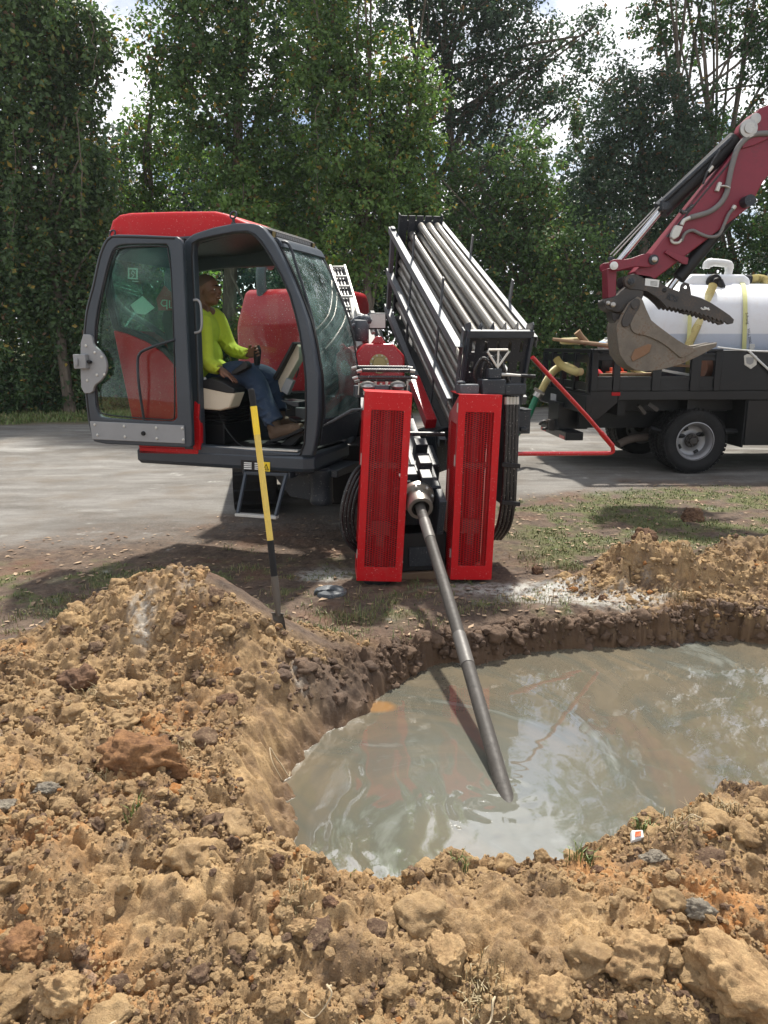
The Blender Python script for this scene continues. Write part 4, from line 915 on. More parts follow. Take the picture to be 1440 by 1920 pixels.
# stickers and papers in the quarter window
stk = MB(CF).ring(cp([(240, 502), (258, 503), (258, 524), (240, 523)], .03), cp([(242.5, 505), (255.5, 506), (255.5, 521.5), (242.5, 520.5)], .03), .028, .031, 40).build('exit_sticker', white, rig)
m = MB(CF)
for s_ in ([(249, 507), (246, 513), (251, 516), (247, 521)], [(249, 508), (253, 512)], [(248, 527), (259, 528)]): m.tube([(a, .0295, c) for a, c in cp(s_, .0295)], .0035, 6)
m.build('running_figure', white, stk)
MB(CF).prism(cp([(244, 572), (267, 555), (290, 577), (272, 590), (256, 588)], .10), .10, .102).build('paper_sheet', white, rig)
hs_ = MB(CF).prism(cp([(293, 560), (308, 535), (325, 552), (325, 582), (297, 582)], .12), .12, .124).build('red_placard', redw, rig)
MB(CF).tube([(a, .1185, c) for a, c in cp([(313, 580), (313, 563), (305, 563), (302, 569), (306, 574), (313, 573)], .1185)], .005, 6).build('placard_letter', white, hs_)
MB(CF).tube([(a, .1185, c) for a, c in cp([(318, 563), (318, 577), (322, 577)], .1185)], .005, 6).build('placard_letter', white, hs_)

# ---- cab interior
MB(CF).box(-1.40, -.06, .075, CW - .065, .126, .143).build('cab_floor', rubber, rig)
MB(CF).box(-.45, -.02, CW - .11, CW - .063, .145, .40).build('inner_side_panel', lgrey, rig, bevel=.008)
m = MB(CF); m.box(-1.12, -.80, .20, .62, .145, .30); m.box(-1.05, -.82, .25, .58, .30, .42)
for k in range(5): m.box(-1.08 - .008 * (k % 2), -.80 + .008 * (k % 2), .22, .60, .30 + k * .024, .318 + k * .024)
m.box(-1.14, -.76, .2, .62, .42, .46); m.build('seat_suspension', blackp, rig, bevel=.006)
m = MB(CF); m.box(-1.20, -.72, .19, .63, .46, .56); m.build('seat_cushion', rubber, rig, bevel=.03, seg=4)
m = MB(CF); m.prism([(-1.22, .52), (-1.14, .52), (-1.22, 1.14), (-1.30, 1.16), (-1.33, 1.1)], .22, .60); m.build('seat_backrest', rubber, rig, bevel=.03, seg=4)
ar = cp([(372, 722), (374, 767), (412, 770), (430, 765), (440, 738), (439, 733), (425, 728)], .06)
arm_ = MB(CF).prism(ar, .06, .21).build('armrest_console', cream, rig, bevel=.012, seg=3)
tp = cp([(372, 716), (395, 708), (418, 716), (440, 729), (440, 738), (425, 737), (373, 726)], .06)
MB(CF).prism(tp, .055, .215).build('console_top', blackp, rig, bevel=.008, seg=3)
m = MB(CF)
for x, y in ((377, 711), (388, 713), (394, 711), (384, 708)): a, c = CF.hit(x, y + 4, .09); m.lathe([(.010, 0), (.009, .016), (.004, .02)], (a, .09 + .03 * (x % 3), c), (0, 0, 1), 10)
m.build('console_knob', palemetal, rig)
MB(CF).prism(cp([(436, 697), (462, 676), (469, 683), (467, 691), (445, 703), (437, 703)], .16), .13, .20).build('arm_pad', blackp, rig, bevel=.012, seg=3)
m = MB(CF); a, c = CF.hit(482, 668, .52); m.tube([(a - .01, .52, c - .15), (a - .004, .52, c - .07)], .012, 10); m.tube([(a - .004, .52, c - .075), (a, .52, c - .02), (a + .006, .52, c + .04), (a + .0, .52, c + .08)], [.022, .027, .03, .022], 12, smooth=3); jsk = m.build('joystick', blackp, rig)
MB(CF).box(a - .16, a + .06, .46, .60, c - .24, c - .14).build('far_armrest', blackp, rig, bevel=.02)
mo = cp([(527, 712), (561, 644), (566, 650), (566, 672), (547, 705), (533, 735), (527, 733)], .55)
MB(CF).prism(mo, .50, .60).build('monitor_housing', cream, rig, bevel=.006)
MB(CF).prism(cp([(523, 708), (560, 641), (563, 645), (528, 712)], .55), .44, .66).build('monitor_screen', blackp, rig, bevel=.003)
MB(CF).prism(cp([(530, 732), (541, 708), (554, 714), (543, 740)], .48), .44, .49).build('control_box', lgrey, rig, bevel=.004)
a, c = CF.hit(555, 708, .47); a2, c2 = CF.hit(561, 690, .47); MB(CF).tube([(a, .47, c), (a2, .47, c2)], .006, 8).build('antenna', blackp, rig)
MB(CF).tube([(CF.hit(x, y, .5)[0], .5, CF.hit(x, y, .5)[1]) for x, y in ((530, 742), (522, 764), (532, 766), (545, 768), (530, 742))], .004, 6, smooth=5).build('cable', blackp, rig)
m = MB(CF); pd = cp([(537, 749), (571, 752), (571, 762), (560, 760)], .4); m.prism(pd, .3, .5); m.build('shelf_tray', dgrey, rig, bevel=.003)
m = MB(CF); a, c = CF.hit(556, 788, .35); m.lathe([(.05, 0), (.065, .01), (.065, .022), (.04, .03)], (a, .35, c - .01), (.25, 0, 1), 20); m.tube([(a, .35, c), (a - .01, .35, .15)], .012, 8); m.build('foot_control', blackp, rig)
m = MB(CF); m.prism([(-.40, .146), (-.28, .146), (-.15, .27), (-.18, .29)], .30, .44); m.build('foot_pedal', blackp, rig, bevel=.006)
m = MB(CF); m.tube([(-.80, .12, .42), (-.72, .10, .28), (-.60, .10, .16), (-.50, .12, .15)], .004, 6, smooth=4); m.build('floor_cable', blackp, rig)

# ---- access step under the cab
m = MB(CF)
s1a, s1c = CF.hit(461, 887, -.02); s2a, s2c = CF.hit(537, 890, -.02); s3a, s3c = CF.hit(446, 962, -.14); s4a, s4c = CF.hit(517, 967, -.14)
m.beam((s1a, -.02, s1c), (s3a, -.14, s3c), .022, .022); m.beam((s2a, -.02, s2c), (s4a, -.14, s4c), .022, .022); m.beam((s1a - .01, -.02, s1c), (s2a + .01, -.02, s2c), .022, .022)
m.build('step_frame', grey, rig, bevel=.003)
MB(CF).beam((s3a - .012, -.14, s3c - .01), (s4a + .012, -.14, s4c - .01), .05, .02).build('step_tread', palemetal, rig, bevel=.002)
m = MB(CF); m.box(s1a - .03, s1a - .01, -.02, .10, s1c - .01, .0); m.box(s2a + .01, s2a + .03, -.02, .10, s2c - .03, .0); m.beam((s2a + .03, .05, s2c), (s2a + .22, .25, -.01), .02, .03); m.build('step_bracket', dgrey, rig, bevel=.003)

# ---- undercarriage: pivot column, body, tracks
m = MB(CF); m.lathe([(.075, 0), (.09, .02), (.085, .05), (.085, .20), (.10, .22), (.10, .26)], (-.02, .25, -.27), (0, 0, 1), 20); m.build('stabilizer_foot', dgrey, rig, sharp=50)
m = MB(CF); m.box(-.75, .12, .22, .70, -.06, -.005); m.prism([(-.3, -.24), (.0, -.27), (.0, -.06), (-.45, -.06)], .28, .34); m.build('cab_support', dgrey, rig, bevel=.006)
m = MB(HF); m.box(.25, .95, 6.35, 9.6, .38, .78); m.box(.0, .85, 6.9, 9.2, .78, 1.20); m.box(.45, 1.1, 6.15, 6.45, .30, .62); m.build('chassis', blackp, rig, bevel=.015)
def track(a0, a1, b0, b1, r_):
    m = MB(HF); n = 26; pts = []
    for k in range(13): an = -PI / 2 - PI * k / 12; pts.append((b0 + r_ + r_ * math.cos(an), r_ + r_ * math.sin(an)))
    for k in range(13): an = PI / 2 - PI * k / 12; pts.append((b1 - r_ + r_ * math.cos(an), r_ + r_ * math.sin(an)))
    TFr = Frame(HF.O, HF.B, HF.A, HF.C); zg = .0
    m = MB(TFr); inner = [((p[0] - (b0 + b1) / 2) * (1 - .07) + (b0 + b1) / 2, (p[1] - r_) * .84 + r_) for p in pts]
    m.ring([(p[0], p[1] + zg) for p in pts], [(p[0], p[1] + zg) for p in inner], a0, a1, 120)
    tr = m.build('track', rubber, rig, bevel=.004)
    lug = MB(TFr); P_ = resample(pts, 44)
    for i in range(44):
        x, z = P_[i]; x2, z2 = P_[(i + 1) % 44]; dx, dz = x2 - x, z2 - z; l_ = math.hypot(dx, dz); nx_, nz_ = dz / l_, -dx / l_
        lug.add([(x + dx * s * .5 - dx * .1 + nx_ * h_, b_, z + dz * s * .5 - dz * .1 + nz_ * h_ + zg) for b_ in (a0 + .01, a1 - .01) for s in (0, 1) for h_ in (-.01, .03)], [(0, 1, 3, 2), (4, 6, 7, 5), (0, 4, 5, 1), (2, 3, 7, 6), (0, 2, 6, 4), (1, 5, 7, 3)])
    lug.build('track_lug', rubber, tr, bevel=.003)
    w_ = MB(TFr)
    for k in range(5):
        bc = b0 + r_ + (b1 - b0 - 2 * r_) * k / 4; w_.lathe([(.05, -.02), (r_ * .62, 0), (r_ * .62, (a1 - a0) * .7), (.05, (a1 - a0) * .72)], (bc, a0 + .05, r_ * .93 + zg), (0, 1, 0), 20)
    w_.build('track_roller', dgrey, tr)
TX = HF
def ha(x, y, Yd):
    p = at(x, y, Y=Yd); return p.dot(HF.A), p.dot(HF.B)
track(ha(440, 950, 7.2)[0], ha(440, 950, 7.2)[0] + .42, 7.15, 9.9, .30)
track(1.10, 1.50, 7.0, 9.9, .30)

# ---- engine hood beyond the cab, exhaust stack
EF = Frame(CF.O, CF.B, CF.A, CF.C)
hd = MB(EF).prism([(1.60, .15), (1.60, 1.05), (1.62, 1.11), (1.78, 1.39), (1.84, 1.41), (2.5, 1.40), (2.58, 1.3), (2.58, .15)], -1.49, -.50).build('engine_hood', redw, rig, bevel=.05, sharp=50, seg=5)
m = MB(CF); a, c = CF.hit(490, 580, 1.78); m.tube([(a, 1.80, c - .03), (a - .002, 1.80, c + .2), (a - .005, 1.80, c + .33), (a - .005, 1.84, c + .40), (a - .005, 1.92, c + .425), (a - .005, 2.0, c + .42)], .048, 16, smooth=5)
m.build('exhaust_stack', wetsteel, rig)
m = MB(CF); m.lathe([(.075, 0), (.075, .012), (.05, .014)], (a, 1.80, c - .012), (0, -.6, 1), 20); m.build('exhaust_flange', dgrey, rig)

# ---- pipe rack (in the sloping frame)
W_ = .428; PL = 3.1
fpz = MB(RF); nslot = 5; pitch = W_ / nslot
for i in range(nslot + 1):
    x = i * pitch; fpz.box((x - pitch / 2 + .012) if i else 0, (x + pitch / 2 - .012) if i < nslot else W_, 0, .012, -.56, -.02)
rows = [(-.02, -.085), (-.165, -.235), (-.315, -.385), (-.465, -.56)]
for i in range(nslot):
    x = (i + .5) * pitch
    for c1, c0 in [(-.02, -.085), (-.165, -.235), (-.315, -.385), (-.465, -.56)]: fpz.box(x - .012, x + .012, 0, .012, c0, c1)
plate = fpz.build('rack_end_plate', dgrey, rig)
m = MB(RF); m.box(-.02, W_ + .02, -.035, .0, -.05, .0); m.box(-.02, -.002, -.035, .03, -.56, -.05); m.box(W_ + .002, W_ + .02, -.035, .03, -.56, -.05); m.prism([(.30 - .3, -.60), (W_, -.60), (W_, -.56), (0, -.56)], -.02, .012); m.build('rack_end_flange', grey, rig, bevel=.003)
FR2 = Frame(RF.O, RF.B, RF.A, RF.C)
for a_ in (-.012, W_ + .002): MB(FR2).prism([(-.03, -.10), (-.03, .045), (-.01, .055), (.10, -.0), (.10, -.10)], a_, a_ + .010).build('rack_horn', grey, rig, bevel=.002)
m = MB(FR2)
for i in range(1, 5): m.prism([(.012, -.05), (.012, .02), (.04, .035), (.09, -.02), (.09, -.05)], i * pitch - .003, i * pitch + .003)
m.build('rack_tooth', grey, rig)
cb_ = MB(RF)
for i in range(5): cb_.box(i * pitch + .006, (i + 1) * pitch - .008, PL, PL + .012, -.95, .03)
cb_.box(0, W_, PL + .013, PL + .03, -.12, -.02); cb_.box(0, W_, PL + .013, PL + .03, -.7, -.6); cb_.build('rack_comb', dgrey, rig, bevel=.003)
m = MB(RF)
for a_ in (-.012, W_): m.box(a_, a_ + .012, PL - .05, PL + .03, -.95, .05)
m.build('rack_back_cheek', dgrey, rig, bevel=.003)
railm = paint('splashed_rail_steel', (.13, .14, .15), .5, metal=.15, dirt=.4, dirt_c=(.09, .095, .1), speck=.5)
rails = [(-.055, -.124, 0.0, 3.27, 'top'), (-.055, -.553, .08, 3.27, 'mid'), (-.055, -.943, .17, 3.27, 'low')]
for a_, c_, b0, b1, nm in rails:
    m = MB(RF); m.box(a_ - .03, a_ + .025, b0, b1, c_ - .006, c_); m.box(a_ + .019, a_ + .025, b0, b1, c_ - .06, c_ - .006); m.box(a_ - .03, a_ - .024, b0, b1, c_ - .065, c_ - .006); m.build('rack_rail', railm, rig, bevel=.0015)
m = MB(RF); m.box(W_ + .012, W_ + .055, -.02, 3.2, -.05, -.044); m.box(W_ + .05, W_ + .056, -.02, 3.2, -.12, -.05); m.build('rack_rail', railm, rig, bevel=.0015)
m = MB(RF); m.box(W_ + .012, W_ + .055, -.02, 3.2, -.56, -.50); m.build('rack_rail', wetsteel, rig, bevel=.0015)
for b_ in (.80, 2.10):
    m = MB(RF); m.box(-.031, -.019, b_, b_ + .045, -1.0, .10); m.build('rack_post', wetsteel, rig, bevel=.002)
    m = MB(RF); m.box(W_ + .058, W_ + .070, b_ - .1, b_ - .05, -.55, .12); m.build('rack_post', wetsteel, rig, bevel=.002)
for bx_ in ((-.033, -.022, .03, .10, -1.0, -.02), (-.075, -.035, 3.1, 3.2, -1.0, -.1)): m = MB(RF); m.box(*bx_); m.build('rack_corner_post', wetsteel, rig, bevel=.002)
m = MB(RF); m.box(0, W_, .15, 3.05, -1.02, -1.0); m.box(.1, W_ - .1, .4, 3.0, -1.16, -1.02); m.build('rack_tray', blackp, rig, bevel=.003)
m = MB(RF); m.box(W_ + .004, W_ + .010, .03, 3.05, -1.0, -.56); m.build('rack_side_sheet', dgrey, rig)

# ---- thrust frame (carriage) under the drill line
ra, rc = -.397, -.95
m = MB(RF); m.box(ra - .19, ra + .19, -.45, 3.3, rc - .26, rc - .16); m.box(ra - .21, ra - .16, -.45, 3.3, rc - .16, rc - .08); m.box(ra + .16, ra + .21, -.45, 3.3, rc - .16, rc - .08); m.build('thrust_frame', dgrey, rig, bevel=.006)
m = MB(RF); m.box(ra - .14, ra + .14, -.2, 3.0, rc - .16, rc - .145); m.build('rack_gear_deck', dgrey, rig)
p0 = RF.hit(776, 712, 1.0); p1 = RF.hit(808, 795, .35)
m = MB(RF); m.beam((p0[0], 1.0, p0[1]), (p1[0], .35, p1[1]), .085, .085); m.build('red_beam', redw, rig, bevel=.004)
m = MB(RF); m.beam((p1[0] + .02, .36, p1[1] - .04), (p1[0] + .06, .26, p1[1] - .36), .20, .16); m.build('beam_bracket', dgrey, rig, bevel=.008)
# red gearbox with round cover
def at_pt(x, y, Yd): return tuple(at(x, y, Y=Yd))
G = at(711, 682, Y=5.95); GF = Frame(G, HF.A, HF.B, (0, 0, 1))
hw = .205; gpts = [(-hw, -.26), (-hw, .06), (-.11, .155), (.11, .155), (hw, .06), (hw, -.26)]
gb = MB(GF).prism(gpts, 0, .30).build('drive_gearbox', redw, rig, bevel=.02, seg=3)
MB(GF).prism([(-.06, .152), (-.02, .21), (.02, .21), (.06, .152)], .02, .06).build('gearbox_lug', redw, gb, bevel=.008)
m = MB(GF); m.lathe([(.075, -.012), (.075, 0)], (0, -.001, 0), (0, 1, 0), 28); m.lathe([(.05, -.02), (.055, -.013)], (0, 0, 0), (0, 1, 0), 28); m.build('gearbox_cover', brass, gb)
m = MB(GF)
for k in range(10): an = k * PI / 5; m.lathe([(.007, 0), (.007, .008)], (.065 * math.cos(an), -.012, .065 * math.sin(an)), (0, -1, 0), 6)
m.build('cover_bolt', palemetal, gb)
# flood light, pump fittings above the gearbox
m = MB(GF); m.box(-.04, .11, .35, .42, .27, .40); fl = m.build('flood_light', dgrey, rig, bevel=.01)
m = MB(GF); m.box(-.03, .10, .345, .349, .28, .39); m.build('flood_lens', palemetal, fl)
m = MB(GF)
m.lathe([(.06, 0), (.07, .02), (.07, .12), (.05, .16)], (-.12, .25, .18), (0, -.15, 1), 16); m.lathe([(.045, 0), (.045, .12)], (-.18, .3, .22), (1, 0, .2), 12); m.ball((-.07, .28, .34), .045); m.tube([(-.2, .3, .3), (-.12, .3, .36), (-.02, .3, .33)], .02, 8, smooth=3)
m.tube([(-.28, .2, .1), (-.24, .2, .25), (-.16, .2, .3)], .018, 8, smooth=3); m.build('swivel_fitting', wetsteel, rig)
m = MB(GF)
for k in range(7): m.tube([(-.30 + random.uniform(-.03, .03), .1 + .05 * k, -.2), (-.27 + random.uniform(-.03, .03), .1, .0 + .03 * k), (-.2, .12, .12 + .02 * k)], .014, 8, smooth=4)
m.build('hose_bundle', hosem, rig)
# hydraulic manifold in front of the gearbox, above the left guard
MFr = Frame(at(718, 712, Y=5.2), HF.A, HF.B, (0, 0, 1))
def ribbed(m, p, q, r_, n=40, sag=.0):
    pts = [tuple(p[j] + (q[j] - p[j]) * k / n - (sag * 4 * (k / n) * (1 - k / n) if j == 2 else 0) for j in range(3)) for k in range(n + 1)]
    m.tube(pts, [r_ * (1.12 if k % 2 else .88) for k in range(n + 1)], 10)
for (x0, x1, z, yb) in ((-.18, .17, .085, 0), (-.15, .18, .065, -.04), (-.18, .19, .02, -.06), (-.16, .17, .0, .02)):
    m = MB(MFr); ribbed(m, (x0, yb, z), (x1, yb, z - .004), .013); m.build('hydraulic_hose', hosem, rig, sharp=80)
    m = MB(MFr); m.tube([(x0 - .035, yb, z - .01), (x0, yb, z)], .012, 8); m.tube([(x1, yb, z - .004), (x1 + .035, yb, z - .01)], .012, 8); m.build('hose_fitting', steel, rig)
m = MB(MFr); m.box(-.19, .19, .0, .12, -.12, -.04); m.box(-.07, .03, -.06, .0, -.09, -.035)
m.build('valve_manifold', wetsteel, rig, bevel=.006)
m = MB(MFr)
for x in (-.11, .10): m.lathe([(.05, 0), (.055, .015), (.045, .03), (.02, .04)], (x, -.03, -.05), (0, -.2, 1), 16); m.lathe([(.03, -.05), (.03, 0)], (x, -.03, -.05), (0, -.2, 1), 12)
for k in range(10): m.tube([(-.17 + k * .037, -.02 - .01 * (k % 3), -.10), (-.165 + k * .037, -.02 - .01 * (k % 3), -.02 + .01 * (k % 2))], .009, 8)
m.build('manifold_fitting', steel, rig)

# ---- cable carrier (ladder shaped chain guide) behind the windshield
def lad(x, y, Yd): return at(x, y, Y=Yd)
A1, A2, B1, B2 = lad(619, 499, 7.4), lad(646, 499, 7.4), lad(652, 600, 6.6), lad(676, 600, 6.6)
m = MB(); m.beam(A1, B1, .018, .035, local=False); m.beam(A2, B2, .018, .035, local=False)
for k in range(6): q = .02 + k * .19; m.tube([A1.lerp(B1, q), A2.lerp(B2, q)], .012, 8, local=False)
cc_ = m.build('hose_carrier', palemetal, rig, bevel=.002)
m = MB()
for j in range(4):
    p = A1.lerp(A2, .15 + j * .23); q = B1.lerp(B2, .15 + j * .23); n = 46
    m.tube([p.lerp(q, k / n) + Vector((0, .05, -.01)) for k in range(n + 1)], [.022 if k % 2 else .017 for k in range(n + 1)], 8, local=False)
m.build('carried_hose', hosem, cc_, sharp=80)
m = MB(); m.beam(lad(660, 560, 6.7), lad(676, 660, 6.3), .05, .03, local=False); m.beam(lad(668, 575, 6.6), lad(688, 640, 6.3), .03, .02, local=False); m.tube([lad(672, 590, 6.5), lad(690, 600, 6.4), lad(700, 625, 6.3)], .02, 8, local=False, smooth=4); m.build('carrier_bracket', palemetal, rig, bevel=.004)
m = MB(); m.beam(lad(655, 600, 6.8), lad(668, 680, 6.5), .12, .10, local=False); m.build('carrier_trough', blackp, rig, bevel=.006)

# ---- red mesh guards
def hexmesh(m, a0, a1, c0, c1, plane, const, cell=.024, hgt=.013):
    """expanded-metal sheet of flattened hexagons; plane 'f' = face (a,c), 's' = side (b,c)"""
    nx_ = int((a1 - a0) / (cell * .75)); nz_ = int((c1 - c0) / hgt); cx = (a1 - a0) / nx_; cz = (c1 - c0) / nz_
    vs, fs = [], []
    for i in range(nx_):
        for j in range(nz_):
            x = a0 + (i + .5) * cx; z = c0 + (j + .5 + (.5 if i % 2 else 0)) * cz
            if z + cz * .5 > c1: continue
            hx = cx * .667; hz_ = cz * .5
            o = [(x - hx, z), (x - hx * .5, z + hz_), (x + hx * .5, z + hz_), (x + hx, z), (x + hx * .5, z - hz_), (x - hx * .5, z - hz_)]
            q = [(x + (p - x) * .84, z + (r_ - z) * .76) for p, r_ in o]
            k = len(vs)
            for d_ in (0, .0022): vs += [((p, const + d_, r_) if plane == 'f' else (const + d_, p, r_)) for p, r_ in o + q]
            for e in range(6):
                e2 = (e + 1) % 6; fs += [(k + e, k + e2, k + 6 + e2, k + 6 + e), (k + 12 + e2, k + 12 + e, k + 18 + e, k + 18 + e2), (k + 6 + e, k + 6 + e2, k + 18 + e2, k + 18 + e)]
    m.add(vs, fs)
def guard(bl, br, tl, tr_, Yd, side_depth, name_lbl):
    """corner pixels of the front face -> local frame with a small lean"""
    BL, BR, TL = at(*bl, Y=Yd), at(*br, Y=Yd), at(*tl, Y=Yd)
    hgt = (TL - BL).length; wd_ = (BR - BL).length
    Cc = (TL - BL).normalized(); Aa = Vector((math.cos(PH * .5), math.sin(PH * .5), 0)); Aa = (Aa - Cc * Aa.dot(Cc)).normalized(); Bb = Cc.cross(Aa)
    Fg = Frame(BL, Aa, Bb, Cc); b1 = .048; t0 = .115; bt = .10; D = side_depth
    root = MB(Fg)
    root.ring([(0, 0), (wd_, 0), (wd_, hgt), (0, hgt)], smooth2([(b1, bt), (wd_ - b1, bt), (wd_ - b1, hgt - t0), (b1, hgt - t0)], 0), 0, .004, 160)
    root.box(0, wd_, .005, D, hgt - .004, hgt); root.box(0, wd_, .005, D, 0, .004); root.box(wd_ - .004, wd_, .005, D, .005, hgt - .005)
    SF = Frame(Fg.O, Fg.B, Fg.A, Fg.C)
    g_ = root.build('mesh_guard', red, rig, bevel=.0015)
    s_ = MB(SF); s_.ring([(.005, .005), (D, .005), (D, hgt - .16), (D * .35, hgt - .06), (.005, hgt - .005)], [(.045, .06), (D - .04, .06), (D - .04, hgt - .20), (D * .35, hgt - .20), (.045, hgt - .20)], .0, .004, 120)
    s_.build('guard_side', redw if D > .3 else red, g_)
    m = MB(Fg); hexmesh(m, b1 - .004, wd_ - b1 + .004, bt - .004, hgt - t0 + .004, 'f', .0045); m.build('expanded_mesh', red, g_, sharp=80)
    m = MB(Fg); hexmesh(m, .04, D - .036, .055, hgt - .196, 's', .0045, .026, .015); m.build('side_mesh', red, g_, sharp=80)
    m = MB(Fg)
    for k in range(4): m.lathe([(.012, 0), (.012, .006), (.006, .009)], (wd_ - .002, .05, hgt * (.1 + k * .26)), (1, 0, 0), 8)
    m.box(-.006, -.001, .03, .05, hgt * .62, hgt * .68); m.box(-.006, -.001, .03, .05, .15, .21); m.box(-.006, -.001, .01, .035, hgt - .12, hgt - .06); m.build('guard_latch', palemetal, g_)
    # works inside
    m = MB(Fg); m.tube([(wd_ * .55, D * .55, .03), (wd_ * .55, D * .55, hgt - .10)], .055, 14); m.build('guarded_cylinder', paint('dark_red_cylinder', (.09, .006, .012), .4) if 'dark_red_cylinder' not in MATS else MATS['dark_red_cylinder'], g_)
    m = MB(Fg); m.tube([(wd_ * .25, D * .4, .1), (wd_ * .28, D * .4, hgt - .2)], .016, 8); m.box(wd_ * .2, wd_ * .85, D * .3, D * .4, hgt * .60, hgt * .63); m.build('guarded_hose', hosem, g_)
    m = MB(Fg); m.box(wd_ * .28, wd_ * .72, D * .28, D * .42, .30, .40); m.box(wd_ * .42, wd_ * .6, D * .28, D * .42, .22, .30); m.build('guarded_bracket', darkcast, g_, bevel=.004)
    m = MB(Fg); m.box(.02, wd_ - .01, D - .01, D, .02, hgt - .006); m.build('guard_shade_sheet', dgrey, g_)  # added dark backing, full height to keep sunlight out of the guard
    m = MB(Fg); m.lathe([(.09, 0), (.10, .01), (.10, .05), (.06, .06)], (wd_ * .5, D * .45, -.055), (0, 0, 1), 20); m.build('guard_foot', rubber, g_)
    return Fg, wd_, hgt
GL = guard((668.5, 1089), (753.5, 1088.5), (684, 733.5), (770, 735), 4.83, .30, 'l')
GR_ = guard((844.5, 1087), (922.5, 1084.5), (861, 739), (945, 740.5), 4.90, .37, 'r')

# ---- vise between the guards
VF = Frame(RF(ra, -.73, rc), rR, -rF, rU)
m = MB(VF)
prf = [(.060, -.02), (.083, -.02), (.085, .0), (.085, .10), (.115, .10), (.118, .115), (.118, .135), (.10, .14), (.06, .14)]
m.lathe(prf + [(.055, .13), (.055, -.02)], (0, 0, 0), (0, 1, 0), 40, cap=False); vz = m.build('vise_collar', steel, rig, sharp=40)
m = MB(VF)
for k in range(8): an = k * PI / 4 + .2; m.lathe([(.010, 0), (.010, .012), (.006, .016)], (.102 * math.cos(an), .10, .102 * math.sin(an)), (0, -1, 0), 6)
m.build('collar_bolt', palemetal, vz)
m = MB(VF); m.box(-.16, .17, .15, .45, -.26, .06); m.box(-.20, .24, .50, .80, -.30, .02); m.build('vise_body', dgrey, rig, bevel=.012)
m = MB(VF); m.box(.02, .10, .12, .24, .07, .15); m.box(-.07, .01, .2, .34, .07, .13); m.box(.03, .12, .26, .40, .09, .18); m.box(-.16, -.04, .16, .28, .062, .10); m.build('vise_jaw', dgrey, rig, bevel=.006)
m = MB(VF); m.box(.125, .175, -.02, .14, -.22, .05); m.build('vise_arm', dgrey, rig, bevel=.006)
m = MB(VF); m.tube([(-.14, .3, .10), (-.10, .3, .22), (-.12, .32, .30)], .022, 10, smooth=4); m.tube([(-.05, .5, .28), (.24, .5, .27)], .016, 8); m.build('vise_hose', hosem, rig)
m = MB(VF); m.prism([(-.15, -.01), (.17, -.01), (.17, .012), (-.15, .012)], .62, 1.25); m.box(.08, .17, .66, .76, .012, .10); m.build('vise_deck', dgrey, rig, bevel=.003)
q = at(795, 1030, Y=5.05); LFm = Frame(q, HF.A, HF.B, (0, 0, 1))
m = MB(LFm); m.box(-.17, .16, .0, .25, -.16, .12); m.box(-.2, .18, .25, .6, -.16, .34); m.build('front_crossmember', blackp, rig, bevel=.01)
m = MB(LFm); m.box(-.11, .10, -.012, -.002, -.12, .02); m.build('front_cover', dgrey, rig, bevel=.004)
m = MB(LFm); m.box(-.19, .18, -.02, .2, -.30, -.16); m.build('front_bumper', paint('rusty_wet_plate', (.16, .10, .055), .5, dirt=.6, dirt_c=(.12, .13, .13), var=.4), rig, bevel=.006)

# ---- right hand side: valve block with loop handle, control rod, hoses, junction box
Q = Frame(at(935, 720, Y=5.0), HF.A, HF.B, (0, 0, 1))
m = MB(Q); m.box(-.11, .05, .0, .14, -.07, .03); m.box(.05, .20, .02, .12, -.075, .0); m.box(-.06, .03, .03, .10, .03, .10); vb = m.build('valve_block', dgrey, rig, bevel=.008)
m = MB(Q); m.box(-.26, -.13, .0, .12, -.07, .0); m.lathe([(.03, 0), (.03, .02)], (-.24, .06, .0), (0, 0, 1), 12); m.build('solenoid_block', wetsteel, rig, bevel=.012)
m = MB(Q); hb = [(x, y) for x, y in ((0, .11), (-.065, .205), (-.06, .22), (.07, .22), (.075, .205), (.012, .115))]
m.tube([(a, .05, c) for a, c in hb], .0075, 8, closed=True); m.tube([(.006, .05, .10), (.006, .05, .22)], .0075, 8); m.build('loop_handle', palemetal, rig)
m = MB(Q); m.tube([(.03, .06, .06), (.13, .06, .055), (.26, .06, .045)], [.012, .008, .008], 8); m.build('linkage_rod', palemetal, rig)
m = MB(Q); m.tube([(.17, .06, .05), (.27, .06, .045)], .014, 10); m.build('linkage_grip', blackp, rig)
for k in range(3):
    m = MB(); off = (k - 1) * 6
    pts = [at(904 + k * 12, 735 - k * 6, Y=5.15), at(890 + k * 14, 700 - k * 4, Y=5.12), at(905 + k * 14, 672 - k * 3, Y=5.1), at(925 + k * 10, 690, Y=5.08), at(945 + k * 8, 735, Y=5.12)]
    m.tube(pts, .012, 8, local=False, smooth=6); m.build('valve_hose', hosem, rig)
for k in range(4):
    x = 950 + k * 6; m = MB(); Yk = 5.08 + .035 * k
    pts = [at(x, 742, Y=Yk), at(x - 1, 800, Y=Yk), at(x - 4, 880, Y=Yk), at(x - 8 + k, 940, Y=Yk + .02), at(x - 16 + k, 985, Y=Yk + .1), at(x - 30, 1010, Y=Yk + .3)]
    P_ = catmull(pts, 14); m.tube(P_, [.017 if i % 2 else .0148 for i in range(len(P_))], 9, local=False); hh_ = m.build('side_hose', hosem, rig, sharp=80)
    m = MB(); m.tube([at(x, 744, Y=Yk), at(x, 758, Y=Yk)], .019, 10, local=False); m.build('hose_ferrule', palemetal, hh_)
for y in (871, 942): m = MB(); m.beam(at(940, y, Y=5.06), at(975, y + 3, Y=5.06), .03, .03, local=False); m.build('hose_clamp', blackp, rig, bevel=.003)
